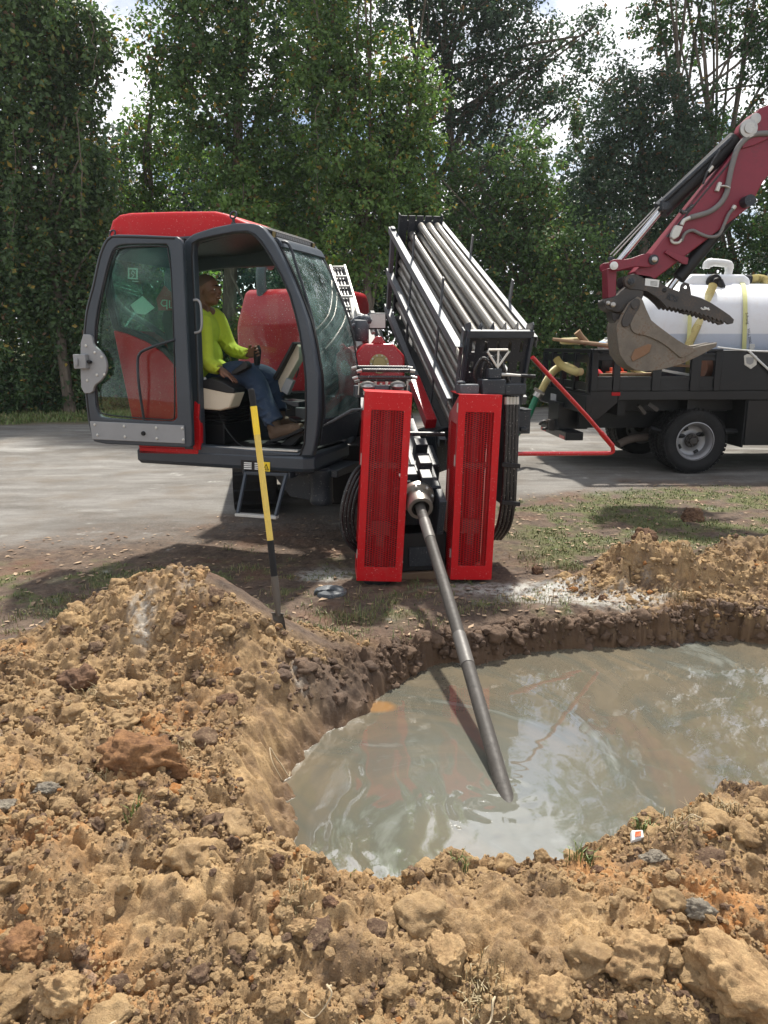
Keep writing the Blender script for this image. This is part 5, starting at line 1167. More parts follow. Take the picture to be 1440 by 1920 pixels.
m = MB(); p = at(980, 793, Y=5.5); m.fr = Frame(p, HF.A, HF.B, (0, 0, 1)); m.box(-.06, .06, 0, .2, -.08, .09); m.box(-.066, .066, -.006, .206, .09, .10); m.box(-.02, .03, -.02, 0, -.06, -.03)
m.build('junction_box', dgrey, rig, bevel=.005)
m = MB(); p = at(968, 760, Y=5.4); m.fr = Frame(p, HF.A, HF.B, (0, 0, 1)); m.box(-.05, .03, 0, .3, -.75, .22); m.build('side_post', dgrey, rig, bevel=.006)
# left hose loops
for k in range(4):
    m = MB(); s_ = k * 7; Yk = 4.98 + .05 * k
    pts = [at(684, 868 + s_, Y=Yk + .1), at(662 + s_ * .6, 890 + s_, Y=Yk + .02), at(645 + s_, 935, Y=Yk), at(640 + s_, 980, Y=Yk), at(650 + s_, 1015, Y=Yk), at(676, 1040 - s_ * 1.4, Y=Yk + .06)]
    P_ = catmull(pts, 12); m.tube(P_, [.0155 if i % 2 else .0135 for i in range(len(P_))], 9, local=False); m.build('looped_hose', hosem, rig, sharp=80)
# shrink-wrapped tie from the guard to the windshield
m = MB(); m.tube([at(603, 800, Y=5.28), at(630, 786, Y=5.2), at(655, 772, Y=5.1), at(664, 768, Y=5.05), at(683, 767, Y=4.9)], [.006, .010, .012, .008, .006], 8, local=False, smooth=4); m.build('tie_wire', wetsteel, rig)
# bent red rail on the right
pts = [at(955, 851, Y=5.5), at(1060, 850.5, Y=5.75), at(1138, 850, Y=5.95), at(1149, 847, Y=5.96), at(1148, 836, Y=5.95), at(1100, 780, Y=5.8), at(998, 670, Y=5.5)]
m = MB(); m.tube(pts[:3] , .0165, 12, local=False); m.tube(pts[2:5], .0165, 12, local=False, smooth=5); m.tube(pts[4:], .0165, 12, local=False); rr_ = m.build('swing_rail', redw, rig)
m = MB(); m.tube([pts[4].lerp(pts[5], .0), pts[4].lerp(pts[5], .45)], .0205, 12, local=False); m.build('rail_sleeve', redw, rr_)

# ---- drill rods: the string in the ground and the spares in the rack
DR = paint('drill_pipe_steel', (.07, .062, .054), .58, metal=.0, dirt=.8, dirt_c=(.022, .02, .018), scale=5, bump=.35, var=.5, spec=.35)
V0 = RF(ra, -.72, rc); Bk = RF(ra, -.0, rc)
En = at(962, 1530, z=WATER_Z - .12)
E_ = Vector(ROD_IN); C_ = V0 + rF * (E_ - V0).length * .45; bz = lambda t_: V0 * (1 - t_) ** 2 + C_ * (2 * t_ * (1 - t_)) + E_ * t_ ** 2
ctl = [RF(ra, .6, rc), V0, bz(.33), bz(.66), E_, bz(1.25)]
m = MB(); m.tube(ctl, .0335, 20, local=False, smooth=10)
DR2 = paint('worn_joint_steel', (.12, .11, .10), .5, metal=.1, dirt=.6, dirt_c=(.08, .07, .06), bump=.2)
rod = m.build('drill_pipe', DR, None, sharp=60); setp(rod, 'long muddy steel drill pipe running down from the vise into the water', 'drill pipe')
Pc = catmull([Vector(c) for c in ctl], 10); 
for k0, k1 in ((12, 15), (28, 31)): m = MB(); m.tube([Pc[k] for k in range(k0, k1 + 1)], .0358, 20, local=False); m.build('tool_joint', DR2, rod, sharp=50)
SP = paint('spare_rod_steel', (.27, .255, .23), .33, metal=.65, dirt=.4, dirt_c=(.13, .11, .09), bump=.12, var=.25)
colr = {0: range(3, 10), 1: range(1, 6), 2: range(0, 3), 3: range(0, 2), 4: range(0, 2)}
ordw = ['topmost', 'second', 'third', 'fourth', 'fifth', 'sixth', 'seventh']; colw = ['leftmost', 'second', 'middle', 'fourth', 'rightmost']
proto_rod = None
RG = 'drill pipes stored in the rack'
for ci, rws in colr.items():
    for n_, rw_ in enumerate(rws):
        a_ = (ci + .5) * pitch; c_ = -.055 - rw_ * .092
        if proto_rod is None:
            m = MB(RF); r0 = .0345
            m.lathe([(.028, 0), (r0 * 1.06, .004), (r0 * 1.06, .16), (r0 * .9, .19), (r0 * .9, PL - .30), (r0 * 1.06, PL - .27), (r0 * 1.06, PL - .10), (.02, PL - .08)], (a_, .05, c_), (0, 1, 0), 18)
            proto_rod = o = m.build('drill_pipe', SP, None, sharp=40); org = (a_, c_)
        else:
            o = proto_rod.copy(); col.objects.link(o); o.location = Vector(proto_rod.location) + RF.A * (a_ - org[0]) + RF.C * (c_ - org[1]) + RF.B * random.uniform(-.01, .02)
        setp(o, '%s drill pipe of the %s column in the inclined rack' % (ordw[n_], colw[ci]), 'drill pipe', RG)
# ================================================================== OPERATOR
def remesh(o, vox, sm=6, fac=.5):
    m = o.modifiers.new('skin', 'REMESH'); m.mode = 'VOXEL'; m.voxel_size = vox; m.use_smooth_shade = True
    s_ = o.modifiers.new('smooth', 'SMOOTH'); s_.iterations = sm; s_.factor = fac
skin = paint('tan_skin', (.19, .085, .048), .5, dirt=0, bump=.08, scale=12, var=.14)
skin.node_tree.nodes['Principled BSDF'].inputs['Subsurface Weight'].default_value = .06
hiviz = paint('hi_vis_shirt', (.52, .60, .045), .85, dirt=.35, dirt_c=(.24, .30, .07), scale=2.6, bump=1.0, var=.18)
denim = paint('blue_jeans', (.018, .036, .072), .9, dirt=.45, dirt_c=(.10, .115, .125), scale=3.2, bump=1.0, var=.45)
boot = paint('brown_boot', (.085, .05, .028), .75, dirt=.5, dirt_c=(.17, .115, .07), bump=.4)
per = thing('person', 'seated operator with shaved head, hi vis yellow shirt, jeans and brown boots', 'person', tuple(CF(-1.0, .4, .1)))
def cq(x, y, b): a, c = CF.hit(x, y, b); return (a, b, c)
HC = cq(389, 546, .42)                                     # head centre
ha_, hb_, hc_ = HC
# joints
neck = (ha_ - .055, hb_, hc_ - .125); chest = (ha_ - .085, hb_, hc_ - .33); waist = (-1.06, .42, .62); hipc = (-1.04, .42, .54)
shR = cq(377, 606, .25); elR = cq(388, 676, .20); wrR = cq(414, 693, .19); haR = cq(427, 699, .19)
shL = cq(405, 600, .58); elL = cq(432, 652, .62); wrL = cq(466, 664, .54); haL = cq(478, 663, .52)
hpR = (-1.02, .31, .56); knR = cq(474, 703, .29); anR = cq(515, 802, .29)
hpL = (-1.02, .53, .56); knL = cq(508, 706, .55); anL = cq(522, 782, .50)
body = MB(CF)
def limb(m, pts, rad, seg=14, sm=5): m.tube(pts, rad, seg, smooth=sm)
# head: skull, brow, jaw, nose, ear, face turned down and forward (a = forward)
def hp_(da, db, dc): return (ha_ + da, hb_ + db, hc_ + dc)
body.ball(hp_(-.012, 0, .032), .098, 1.02, .80, .95, 20, 14)
body.ball(hp_(.028, 0, .0), .080, .93, .84, 1.12, 18, 12)
body.ball(hp_(.030, 0, -.062), .056, 1.02, .92, .85, 16, 10)
body.ball(hp_(.062, 0, -.088), .022, 1, 1.2, .8)                    # chin
body.ball(hp_(.094, 0, -.050), .016, 1, 1.6, .9)                    # lips
body.tube([hp_(.093, 0, .022), hp_(.110, 0, -.006), hp_(.116, 0, -.018)], [.011, .014, .016], 10)   # nose
for s_ in (-1, 1):
    body.ball(hp_(.090, s_ * .028, .030), .017, .8, 1.5, .7)        # brow
    body.ball(hp_(.070, s_ * .045, -.014), .026, .9, .8, .8)        # cheek
    body.ball(hp_(-.012, s_ * .083, -.004), .026, .75, .32, 1.2)    # ear
    body.ball(hp_(-.012, s_ * .084, .012), .018, .9, .4, .9)
body.tube([hp_(-.03, 0, -.03), neck, chest], [.062, .058, .075], 16)
body.tube([chest, waist, hipc], [.10, .11, .12], 16)
limb(body, [neck, shR, elR, wrR], [.05, .055, .042, .027]); limb(body, [neck, shL, elL, wrL], [.05, .055, .042, .027])
limb(body, [hipc, hpR, (knR[0] - .02, knR[1], knR[2] - .04), anR], [.09, .07, .045, .035]); limb(body, [hipc, hpL, (knL[0] - .02, knL[1], knL[2] - .04), anL], [.09, .07, .045, .035])
# hands
def hand(m, wr, pc, dirs, nrm, curl, thumb):
    """palm box-ish then four fingers and a thumb; dirs = finger direction, nrm = palm normal (towards palm side)"""
    d = Vector(dirs).normalized(); n = Vector(nrm).normalized(); s = d.cross(n).normalized(); w0 = Vector(wr); p = w0 + d * .085
    for j in (-1.5, -.5, .5, 1.5): m.tube([w0 + s * (j * .010), w0 + d * .03 + s * (j * .015), p + s * (j * .0185)], [.017, .0165, .0135], 8)
    for j, ln in ((-1.5, .068), (-.5, .08), (.5, .076), (1.5, .06)):
        b0 = p + s * (j * .0205); a1 = curl; pts = [b0]; ang = 0.15
        for k, seg in enumerate((.44, .32, .24)):
            ang += a1 * (.55 + .35 * k); dd = d * math.cos(ang) + n * math.sin(ang) + s * (j * .05); pts.append(pts[-1] + dd.normalized() * (ln * seg))
        m.tube(pts, [.0095, .009, .008, .0068], 8, smooth=3)
        m.ball(tuple(pts[-1]), .0068, seg=8, rings=6)
    tb = w0 + d * .022 + s * (thumb * .026); q = [tb, tb + (d * .5 + s * thumb * .75 + n * .25).normalized() * .036, tb + (d * .55 + s * thumb * .6 + n * .3).normalized() * .036 + (d * .8 + s * thumb * .1 + n * (.25 + curl * .3)).normalized() * .032]
    m.tube(q, [.0125, .011, .008], 8, smooth=3)
hand(body, wrR, haR, Vector(haR) - Vector(wrR) + Vector((.01, 0, -.012)), (.1, .1, -1), .28, -1)
hand(body, wrL, haL, (.9, -.15, .25), (.15, -1, -.1), 1.0, -1)
bo = body.build('body', skin, per); remesh(bo, .0048, 5)
# stubble shadow on the scalp, brows
m = MB(CF)
for s_ in (-1, 1): m.tube([hp_(.107, s_ * .014, .033), hp_(.104, s_ * .032, .038), hp_(.090, s_ * .048, .032)], [.004, .0055, .003], 6, smooth=3)
m.build('eyebrow', blackp, per)
for s_ in (-1, 1):
    m = MB(CF); m.ball(hp_(.0815, s_ * .034, .008), .0098); ey = m.build('eye', white, per)
    m = MB(CF); m.ball(hp_(.0885, s_ * .035, .005), .0052); m.build('iris', blackp, ey)
hair = MB(CF)
vs, fs = [], []; n1_, n2_ = 28, 12
for i in range(n2_ + 1):
    for k in range(n1_):
        th = (i / n2_) * 1.62; ph_ = 2 * PI * k / n1_; lim = 1 - .42 * max(0, math.cos(ph_)) ; th *= lim
        vs.append((ha_ - .014 + .1012 * 1.02 * math.sin(th) * math.cos(ph_), hb_ + .1008 * .80 * math.sin(th) * math.sin(ph_), hc_ + .030 + .1002 * .96 * math.cos(th)))
for i in range(n2_):
    for k in range(n1_): fs.append((i * n1_ + k, i * n1_ + (k + 1) % n1_, (i + 1) * n1_ + (k + 1) % n1_, (i + 1) * n1_ + k))
hair.add(vs, fs); hair.build('shaved_hair', paint('shaved_stubble', (.10, .055, .037), .7, dirt=0, bump=.3, scale=40), per)
# shirt
sh = MB(CF)
belly = (-.985, .42, .66)
sh.ball((chest[0] + .01, hb_, chest[2] + .04), .15, .82, 1.28, 1.05, 20, 14); sh.ball((chest[0] + .03, .42, .80), .145, .92, 1.15, 1.15, 20, 14); sh.ball((-1.02, .42, .68), .15, 1.0, 1.15, .75, 20, 14)
sh.tube([(neck[0] - .005, hb_, neck[2] - .015), (neck[0] - .012, hb_, neck[2] - .07), chest], [.066, .10, .12], 18)
limb(sh, [(chest[0], .33, neck[2] - .075), shR, elR, (wrR[0] - .012, wrR[1], wrR[2] + .006)], [.085, .088, .062, .045]); limb(sh, [(chest[0], .51, neck[2] - .075), shL, elL, (wrL[0] - .012, wrL[1], wrL[2])], [.085, .082, .060, .042])
rr = np.random.default_rng(4)
for k in range(0):       # folds at the waist, elbow and chest
    a0 = rr.uniform(-.3, .3); cc = rr.uniform(.62, .95); b0 = .42 + rr.uniform(-.14, .14)
    fr_ = chest[0] + .125 + .05 * (cc < .8); sh.tube([(fr_ - .03, b0 - .05, cc + .02), (fr_ + .006, b0, cc), (fr_ - .02, b0 + .05, cc - .015)], [.006, .011, .006], 6, smooth=3)
for (p, q) in ((shR, elR), (elR, wrR), (shL, elL), (elL, wrL)):
    for k in range(7):
        t_ = (k + .5) / 7; c_ = Vector(p).lerp(Vector(q), t_); r0 = .066 if p in (shR, shL) else .052; sgn = 1 if k % 2 else -1
        sh.tube([c_ + Vector((-.02, -r0 * .9, .03 * sgn)), c_ + Vector((.01, -r0, 0)), c_ + Vector((.03, -r0 * .7, -.02 * sgn))], [.006, .011, .005], 6, smooth=3)
so = sh.build('shirt', hiviz, per); remesh(so, .0075, 4, .4)
m = MB(CF); q = cq(401, 612, .27)
for k, (dx, dz, w_, h_) in enumerate(((0, .012, .026, .010), (.004, -.003, .022, .008), (.006, -.016, .018, .006))): m.box(chest[0] + .10 + dx, chest[0] + .10 + dx + w_, .222 - .0, .29, chest[2] + .045 + dz, chest[2] + .045 + dz + h_)
collar = MB(CF); collar.tube([(neck[0] + .068 * math.cos(k * PI / 10), hb_ + .066 * math.sin(k * PI / 10), neck[2] - .028 - .03 * math.cos(k * PI / 10)) for k in range(20)], .0085, 8, closed=True); collar.build('shirt_collar', hiviz, per)
# jeans, belt
jn = MB(CF)
jn.ball((hipc[0], .42, .565), .15, 1.02, 1.22, .72, 20, 12)
limb(jn, [(hipc[0] + .02, .36, .56), (knR[0] - .16, .30, knR[2] - .0), (knR[0], knR[1], knR[2] - .03), Vector(knR).lerp(Vector(anR), .55), (anR[0] - .0, anR[1], anR[2] + .04)], [.115, .105, .085, .077, .078], 18)
limb(jn, [(hipc[0] + .02, .48, .56), (knL[0] - .18, .54, knL[2] - .0), (knL[0], knL[1], knL[2] - .03), Vector(knL).lerp(Vector(anL), .55), (anL[0], anL[1], anL[2] + .04)], [.115, .105, .085, .075, .075], 18)
for K, A_ in ((knR, anR), (knL, anL)):
    for k in range(8):
        t_ = -.1 + k * .14; c_ = Vector(K).lerp(Vector(A_), t_) if t_ > 0 else Vector(K) + Vector((-.12 * (k + 1), 0, .0)); sgn = 1 if k % 2 else -1
        jn.tube([c_ + Vector((-.05, -.065, .02 * sgn)), c_ + Vector((.0, -.083, 0)), c_ + Vector((.05, -.055, -.03 * sgn))], [.006, .011, .006], 6, smooth=3)
jo = jn.build('jeans', denim, per); remesh(jo, .0075, 4, .4)
# boots
for A_, toe in ((anR, cq(563, 806, .29)), (anL, (anL[0] + .21, .50, anL[2] - .07))):
    d = (Vector(toe) - Vector((A_[0], A_[1], A_[2] - .07))); d.normalize(); up = Vector((0, 1, 0)).cross(d).normalized() * -1
    if up.z < 0: up = -up
    a0 = Vector(A_); heel = a0 - up * .085 - d * .045
    bm_ = MB(CF); bm_.tube([a0 + up * .05, a0, a0 - up * .05 + d * .01], [.055, .055, .052], 14, smooth=3)
    bm_.tube([heel + up * .035, heel + up * .04 + d * .09, heel + up * .035 + d * .18, heel + up * .028 + d * .27], [.047, .054, .050, .036], 14, smooth=4)
    b1_ = bm_.build('boot', boot, per); remesh(b1_, .006, 5)
    sm_ = MB(CF)
    ol = [(0, 0), (.08, -.008), (.16, 0), (.27, .012), (.31, .028), (.30, .045), (.16, .02), (.0, .018), (-.03, .012), (-.03, -.02), (.05, -.02)]
    for (u0, w0) in ((0, 0),):
        pts3 = [heel + d * (x - .01) + up * (z - .012) for x, z in ol]; n = len(ol)
        vs = [tuple(p + Vector((0, s_ * .045, 0))) for s_ in (-1, 1) for p in pts3]
        sm_.add(vs, [tuple(range(n)), tuple(range(n, 2 * n))[::-1]] + [(i, i + n, (i + 1) % n + n, (i + 1) % n) for i in range(n)])
    sm_.build('boot_sole', rubber, b1_, bevel=.006)
# ================================================================== FLATBED TRUCK (side nearly square to the view, tail towards the rig)
TA = R(2.5)
TO = at(1106, 742, Y=9.45)                                    # tail corner of the bed floor, near side
TF = Frame((TO.x, TO.y, 0), (math.cos(TA), math.sin(TA), 0), (-math.sin(TA), math.cos(TA), 0), (0, 0, 1))
def tq(pts, b=0): return [TF.hit(x, y, b) for x, y in pts]
def th_(x, y, b=0): return TF.hit(x, y, b)
TB = 2.3; TL = 4.6
truck = thing('flatbed_truck', 'black stake sided flatbed truck with white dual rear wheels loaded with a white tank', 'truck', tuple(TF(1.5, 1.1, 0)))
zr0 = th_(1300, 750)[1]; zr1 = th_(1300, 733)[1]; zt = th_(1300, 659)[1]
m = MB(TF); m.box(.36, TL, -.01, .05, zr0, zr1); m.box(.0, .36, .0, .05, zr0 - .02, zr1); m.build('bed_rail', blackm, truck, bevel=.006)
m = MB(TF); m.box(.0, TL, .05, TB, zr0 + .02, zr1 - .01); m.build('bed_floor', blackm, truck)
m = MB(TF); m.box(.04, TL, .0, .06, zr1, zr1 + .03); m.build('bed_edge', blackm, truck)
# stakes and slatted boards
def stake(px0, px1, ybot=733, ytop=656): 
    a0 = th_(px0, 700)[0]; a1 = th_(px1, 700)[0]; m = MB(TF); m.box(a0, a1, -.03, .03, zr1, zt + .01); m.build('stake', blackm, truck, bevel=.006)
for p in ((1108, 1120), (1149, 1162), (1222, 1239), (1294, 1312), (1338, 1350)): stake(*p)
def board(a0, a1, c0, c1, b0=-.008, b1=.02):
    m = MB(TF); m.box(a0, a1, b0, b1, c0, c1); m.box(a0, a1, b0 - .01, b0, c0, c0 + .03); m.box(a0, a1, b0 - .01, b0, c1 - .03, c1)
    n = max(1, int((c1 - c0) / .09))
    for k in range(1, n): m.box(a0, a1, b0 - .008, b0, c0 + (c1 - c0) * k / n - .008, c0 + (c1 - c0) * k / n + .008)
    return m.build('side_board', blackm, truck, bevel=.003)
aE = th_(1350, 700)[0]
board(.03, aE, zr1 + .01, th_(1200, 706)[1]); board(.03, aE, th_(1200, 676)[1], th_(1200, 662)[1])
m = MB(TF); m.box(.0, aE, -.035, .035, zt, zt + .03); m.build('top_rail', blackm, truck, bevel=.004)
# tail gate frame
m = MB(TF); m.box(-.02, .05, 0, TB, zt - .02, zt + .03); m.build('tail_top_rail', blackm, truck, bevel=.004)
for b in (.02, .62, 1.2, 1.75, 2.22): m = MB(TF); m.box(-.03, .04, b, b + .09, zr1 - .02, zt - .02); m.build('tail_stake', blackm, truck, bevel=.004)
m = MB(TF); m.box(-.01, .02, .1, TB, zt - .14, zt - .04); m.box(-.01, .02, .1, TB, zr1, zr1 + .10); m.build('tail_board', blackm, truck, bevel=.003)
m = MB(TF); m.box(-.05, .03, -.01, TB, zr0 - .17, zr0 + .07); m.build('tail_sill', blackm, truck, bevel=.01)
m = MB(TF); m.box(-.056, -.051, 1.35, 1.65, zr0 - .13, zr0 - .01); m.build('number_plate', lgrey, truck, bevel=.003)
# corner skirt, hitch, bumper
m = MB(TF); m.prism([(.0, zr0), (.36, zr0), (.36, zr0 - .03), (.12, zr0 - .24), (.0, zr0 - .24)], .0, .03); m.build('corner_skirt', blackm, truck, bevel=.005)
zb = th_(1075, 812, .9)[1]
m = MB(TF); m.box(-.12, .12, .55, 1.9, zb - .06, zb + .05); m.build('step_bumper', blackm, truck, bevel=.008)
m = MB(TF); m.box(-.124, -.12, .6, .85, zb - .055, zb - .01); m.box(-.124, -.12, 1.6, 1.85, zb - .055, zb - .01); m.build('bumper_reflector', redw, truck)
m = MB(TF); m.box(-.12, .3, .95, 1.5, zb + .05, zr0 - .1); m.build('hitch_plate', blackm, truck, bevel=.008)
hx, hz_ = th_(1020, 797, 1.2)
m = MB(TF); m.tube([(hx + .06 * math.cos(k * PI / 8), 1.2, hz_ + .055 * math.sin(k * PI / 8)) for k in range(-5, 9)], .02, 8); m.tube([(hx + .07, 1.2, hz_), (-.1, 1.2, hz_ + .01)], [.03, .05], 10); m.box(-.2, -.1, 1.12, 1.28, hz_ - .07, hz_ + .08); m.build('tow_hook', darkcast, truck, bevel=.003)
m = MB(TF); m.prism(tq([(1147, 735.5), (1163, 735.5), (1163, 742), (1147, 742)], -.012), -.014, -.0105); m.build('side_reflector', red, truck)
# chassis, exhaust, leaf spring, mud flap
m = MB(TF); m.box(.1, TL, .70, .80, .52, .74); m.box(.1, TL, 1.45, 1.55, .52, .74); m.box(.5, 2.4, .35, 1.9, .78, zr0 - .0)
for k in range(5): m.box(.4 + k * .9, .5 + k * .9, .1, TB - .1, .74, zr0 + .02)
m.build('chassis_rail', blackp, truck)
m = MB(TF); ex = th_(1156, 833, .55); e2 = th_(1205, 818, .75); m.tube([(ex[0], .5, ex[1]), (ex[0] + .16, .55, ex[1] + .06), (e2[0], .62, e2[1]), (e2[0] + .5, .66, e2[1])], .052, 14, smooth=5, cap=False); m.build('exhaust_pipe', paint('rusty_exhaust', (.13, .10, .08), .7, dirt=.5, bump=.4), truck)
m = MB(TF); m.tube([(ex[0] + .3, .2, .56), (ex[0] + .75, .2, .46), (ex[0] + 1.2, .2, .52), (ex[0] + 1.9, .2, .50), (ex[0] + 2.3, .2, .6)], .04, 8, smooth=4); m.tube([(1.0 + .78, .1, .42), (1.0 + .78, 2.2, .42)], .07, 14); m.ball((1.75, 1.15, .42), .2); m.build('rear_axle', blackp, truck)
m = MB(TF); m.beam((th_(1205, 762)[0], .15, th_(1205, 762)[1]), (th_(1218, 778)[0], .15, th_(1218, 778)[1]), .05, .04); m.beam((th_(1222, 758)[0], .12, th_(1222, 758)[1]), (th_(1240, 771)[0], .12, th_(1240, 771)[1]), .04, .05); m.build('wheel_chock_bracket', darkcast, truck)
fx = th_(1398, 800)[0]; m = MB(TF); m.box(fx - .01, fx + .01, .04, .5, .33, zr0); m.build('mud_flap', rubber, truck)
# tool box panels on the bed, and skirt below
bx0 = th_(1350, 700)[0]; m = MB(TF); m.box(bx0, TL, -.02, .5, zr1 + .005, zt + .015); tb = m.build('tool_box', blackm, truck, bevel=.008)
lt = tq([(1394, 667), (1400, 664), (1412, 664), (1419, 668), (1418, 684), (1407, 692), (1395, 684)], -.02); m = MB(TF); m.prism(lt, -.032, -.021); lt_ = m.build('box_latch', palemetal, tb, bevel=.004)
m = MB(TF); m.prism(tq([(1399, 670), (1414, 670), (1412, 681), (1406, 684), (1400, 681)], -.033), -.036, -.0325); m.build('latch_paddle', lgrey, tb, bevel=.002)
m = MB(TF); m.box(fx + .012, TL, .02, .06, .36, zr0 - .005); m.build('side_skirt', blackm, truck, bevel=.006)
# truck cab ahead (outside the view, kept plain)
m = MB(TF); m.prism([(TL + .1, .45), (TL + .1, 2.2), (TL + 1.3, 2.2), (TL + 1.8, 1.5), (TL + 2.9, 1.35), (TL + 3.0, .45)], .05, TB - .1); m.build('truck_cab', blackm, truck, bevel=.06, seg=4)
# dual wheels
def wheel(a, b, r_=.41, w_=.24, dish=.13):
    m = MB(TF); R0 = r_ * .58
    m.lathe([(R0, .03), (r_ * .80, 0), (r_ * .94, .012), (r_, .04), (r_, w_ - .04), (r_ * .94, w_ - .012), (r_ * .80, w_), (R0, w_ - .03), (R0, .03)], (a, b, r_), (0, 1, 0), 56, cap=False)
    ty = m.build('wheel', rubber, truck, sharp=40)
    m = MB(TF); nb_ = 46
    for k in range(nb_):
        an = 2 * PI * k / nb_
        for j, (b0, b1) in enumerate(((-.002, .055), (.065, .115), (.125, .175), (.185, w_ + .002))):
            an2 = an + (j % 2) * PI / nb_; c_, s_ = math.cos(an2), math.sin(an2); vs = []
            for bb in (b0, b1):
                for rr_, dt in ((r_ - .012, -.021), (r_ - .012, .021), (r_ + .012 - (.012 if j in (0, 3) else 0), .021), (r_ + .012 - (.012 if j in (0, 3) else 0), -.021)): vs.append((a + rr_ * c_ - dt * s_, b + bb, r_ + rr_ * s_ + dt * c_))
            m.add(vs, [(0, 1, 2, 3), (7, 6, 5, 4), (0, 4, 5, 1), (1, 5, 6, 2), (2, 6, 7, 3), (3, 7, 4, 0)])
    m.build('tyre_tread', rubber, ty)
    m = MB(TF); ri = R0
    m.lathe([(ri, .0), (ri + .012, .004), (ri + .004, .02), (ri * .93, .03), (ri * .86, .06), (ri * .80, dish), (ri * .62, dish + .02), (ri * .40, dish + .005), (ri * .36, dish - .01), (ri * .36, dish)], (a, b + .01, r_), (0, 1, 0), 48, cap=False)
    rm = m.build('rim', paint('wheel_rim_grey', (.30, .30, .31), .4, metal=.4, dirt=.4, dirt_c=(.18, .16, .14)) if 'wheel_rim_grey' not in MATS else MATS['wheel_rim_grey'], ty, sharp=50)
    m = MB(TF)
    for k in range(4):
        an = 2 * PI * k / 4 + .5; q = ri * .70
        m.tube([(a + q * math.cos(an + d_), b + dish + .012, r_ + q * math.sin(an + d_)) for d_ in (-.16, -.08, 0, .08, .16)], .020, 10)
    m.build('rim_hole', blackp, ty)
    m = MB(TF); m.lathe([(ri * .38, 0), (ri * .36, -.02), (.05, -.025), (.045, -.06), (.0, -.065)], (a, b + dish + .0, r_), (0, 1, 0), 28, cap=False)
    for k in range(8): an = 2 * PI * k / 8; m.lathe([(.013, 0), (.013, .03)], (a + ri * .28 * math.cos(an), b + dish - .02, r_ + ri * .28 * math.sin(an)), (0, -1, 0), 6)
    m.build('hub', darkcast, ty)
wa = th_(1306, 828)[0]
wheel(wa, .02); wheel(wa, .30); wheel(wa, TB - .5); wheel(wa, TB - .24); wheel(TL + 2.0, .05); wheel(TL + 2.0, TB - .35)

# ---- tank on the bed
ta0, tz0 = th_(1198, 650, .55)[0], zr1 + .02
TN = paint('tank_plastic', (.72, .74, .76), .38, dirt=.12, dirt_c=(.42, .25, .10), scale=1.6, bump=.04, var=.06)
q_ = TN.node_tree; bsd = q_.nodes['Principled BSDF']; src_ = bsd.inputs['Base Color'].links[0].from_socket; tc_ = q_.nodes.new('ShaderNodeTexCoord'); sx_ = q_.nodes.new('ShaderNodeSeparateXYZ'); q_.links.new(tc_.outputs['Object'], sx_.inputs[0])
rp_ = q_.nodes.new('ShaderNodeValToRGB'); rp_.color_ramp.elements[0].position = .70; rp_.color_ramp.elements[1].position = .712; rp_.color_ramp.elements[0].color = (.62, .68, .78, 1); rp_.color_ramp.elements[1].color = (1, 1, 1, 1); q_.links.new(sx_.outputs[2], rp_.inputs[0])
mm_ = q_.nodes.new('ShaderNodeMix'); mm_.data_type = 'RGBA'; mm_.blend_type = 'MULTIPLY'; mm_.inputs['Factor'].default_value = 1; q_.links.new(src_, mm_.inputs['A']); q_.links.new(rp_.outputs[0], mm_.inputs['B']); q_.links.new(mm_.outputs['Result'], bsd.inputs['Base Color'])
tank = thing('water_tank', 'large white plastic water tank lying on the truck bed behind the excavator bucket', 'water tank', tuple(TF(2.4, 1.15, zr1)))
TKF = Frame(TF(0, 1.2, 0), TF.A, TF.B, TF.C)
tl = th_(1190, 600, 1.2)[0]; rz = .52; cz = th_(1400, 560, .7)[1]
ztop = th_(1400, 533, 1.2)[1]; zbot = zr1 + .06; rz = (ztop - zbot) / 2; cz = (ztop + zbot) / 2
prof_ = [(0, 0), (.35, .01), (.62, .06), (.82, .16), (.95, .32), (1.0, .55), (1.0, 1.1), (1.02, 1.14), (1.02, 1.22), (1.0, 1.26), (1.0, 2.0), (.9, 2.3), (.5, 2.45), (0, 2.5)]
m = MB(TKF); vs, fs = [], []; sg_ = 48
for i, (r_, h_) in enumerate(prof_):
    for k in range(sg_):
        an = 2 * PI * k / sg_; cx_, sx_ = math.cos(an), math.sin(an); e = .8; f_ = lambda v: math.copysign(abs(v) ** e, v)
        vs.append((tl + h_, f_(cx_) * rz * 1.25 * r_, cz + f_(sx_) * rz * r_))
for i in range(len(prof_) - 1):
    for k in range(sg_): fs.append((i * sg_ + k, i * sg_ + (k + 1) % sg_, (i + 1) * sg_ + (k + 1) % sg_, (i + 1) * sg_ + k))
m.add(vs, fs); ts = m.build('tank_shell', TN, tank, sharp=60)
d0 = th_(1272, 520, 1.2)[0]; dz = th_(1300, 518, 1.2)[1]
m = MB(TKF); x0 = th_(1262, 530, 1.2)[0]; x1 = th_(1385, 530, 1.2)[0]; m.prism([(x0, cz + rz * .72), (x0, dz - .10), (x0 + .12, dz), (x1 - .10, dz), (x1, dz - .06), (x1, cz + rz * .72)], -.34, .34); m.build('tank_turret', TN, tank, bevel=.05, seg=4)
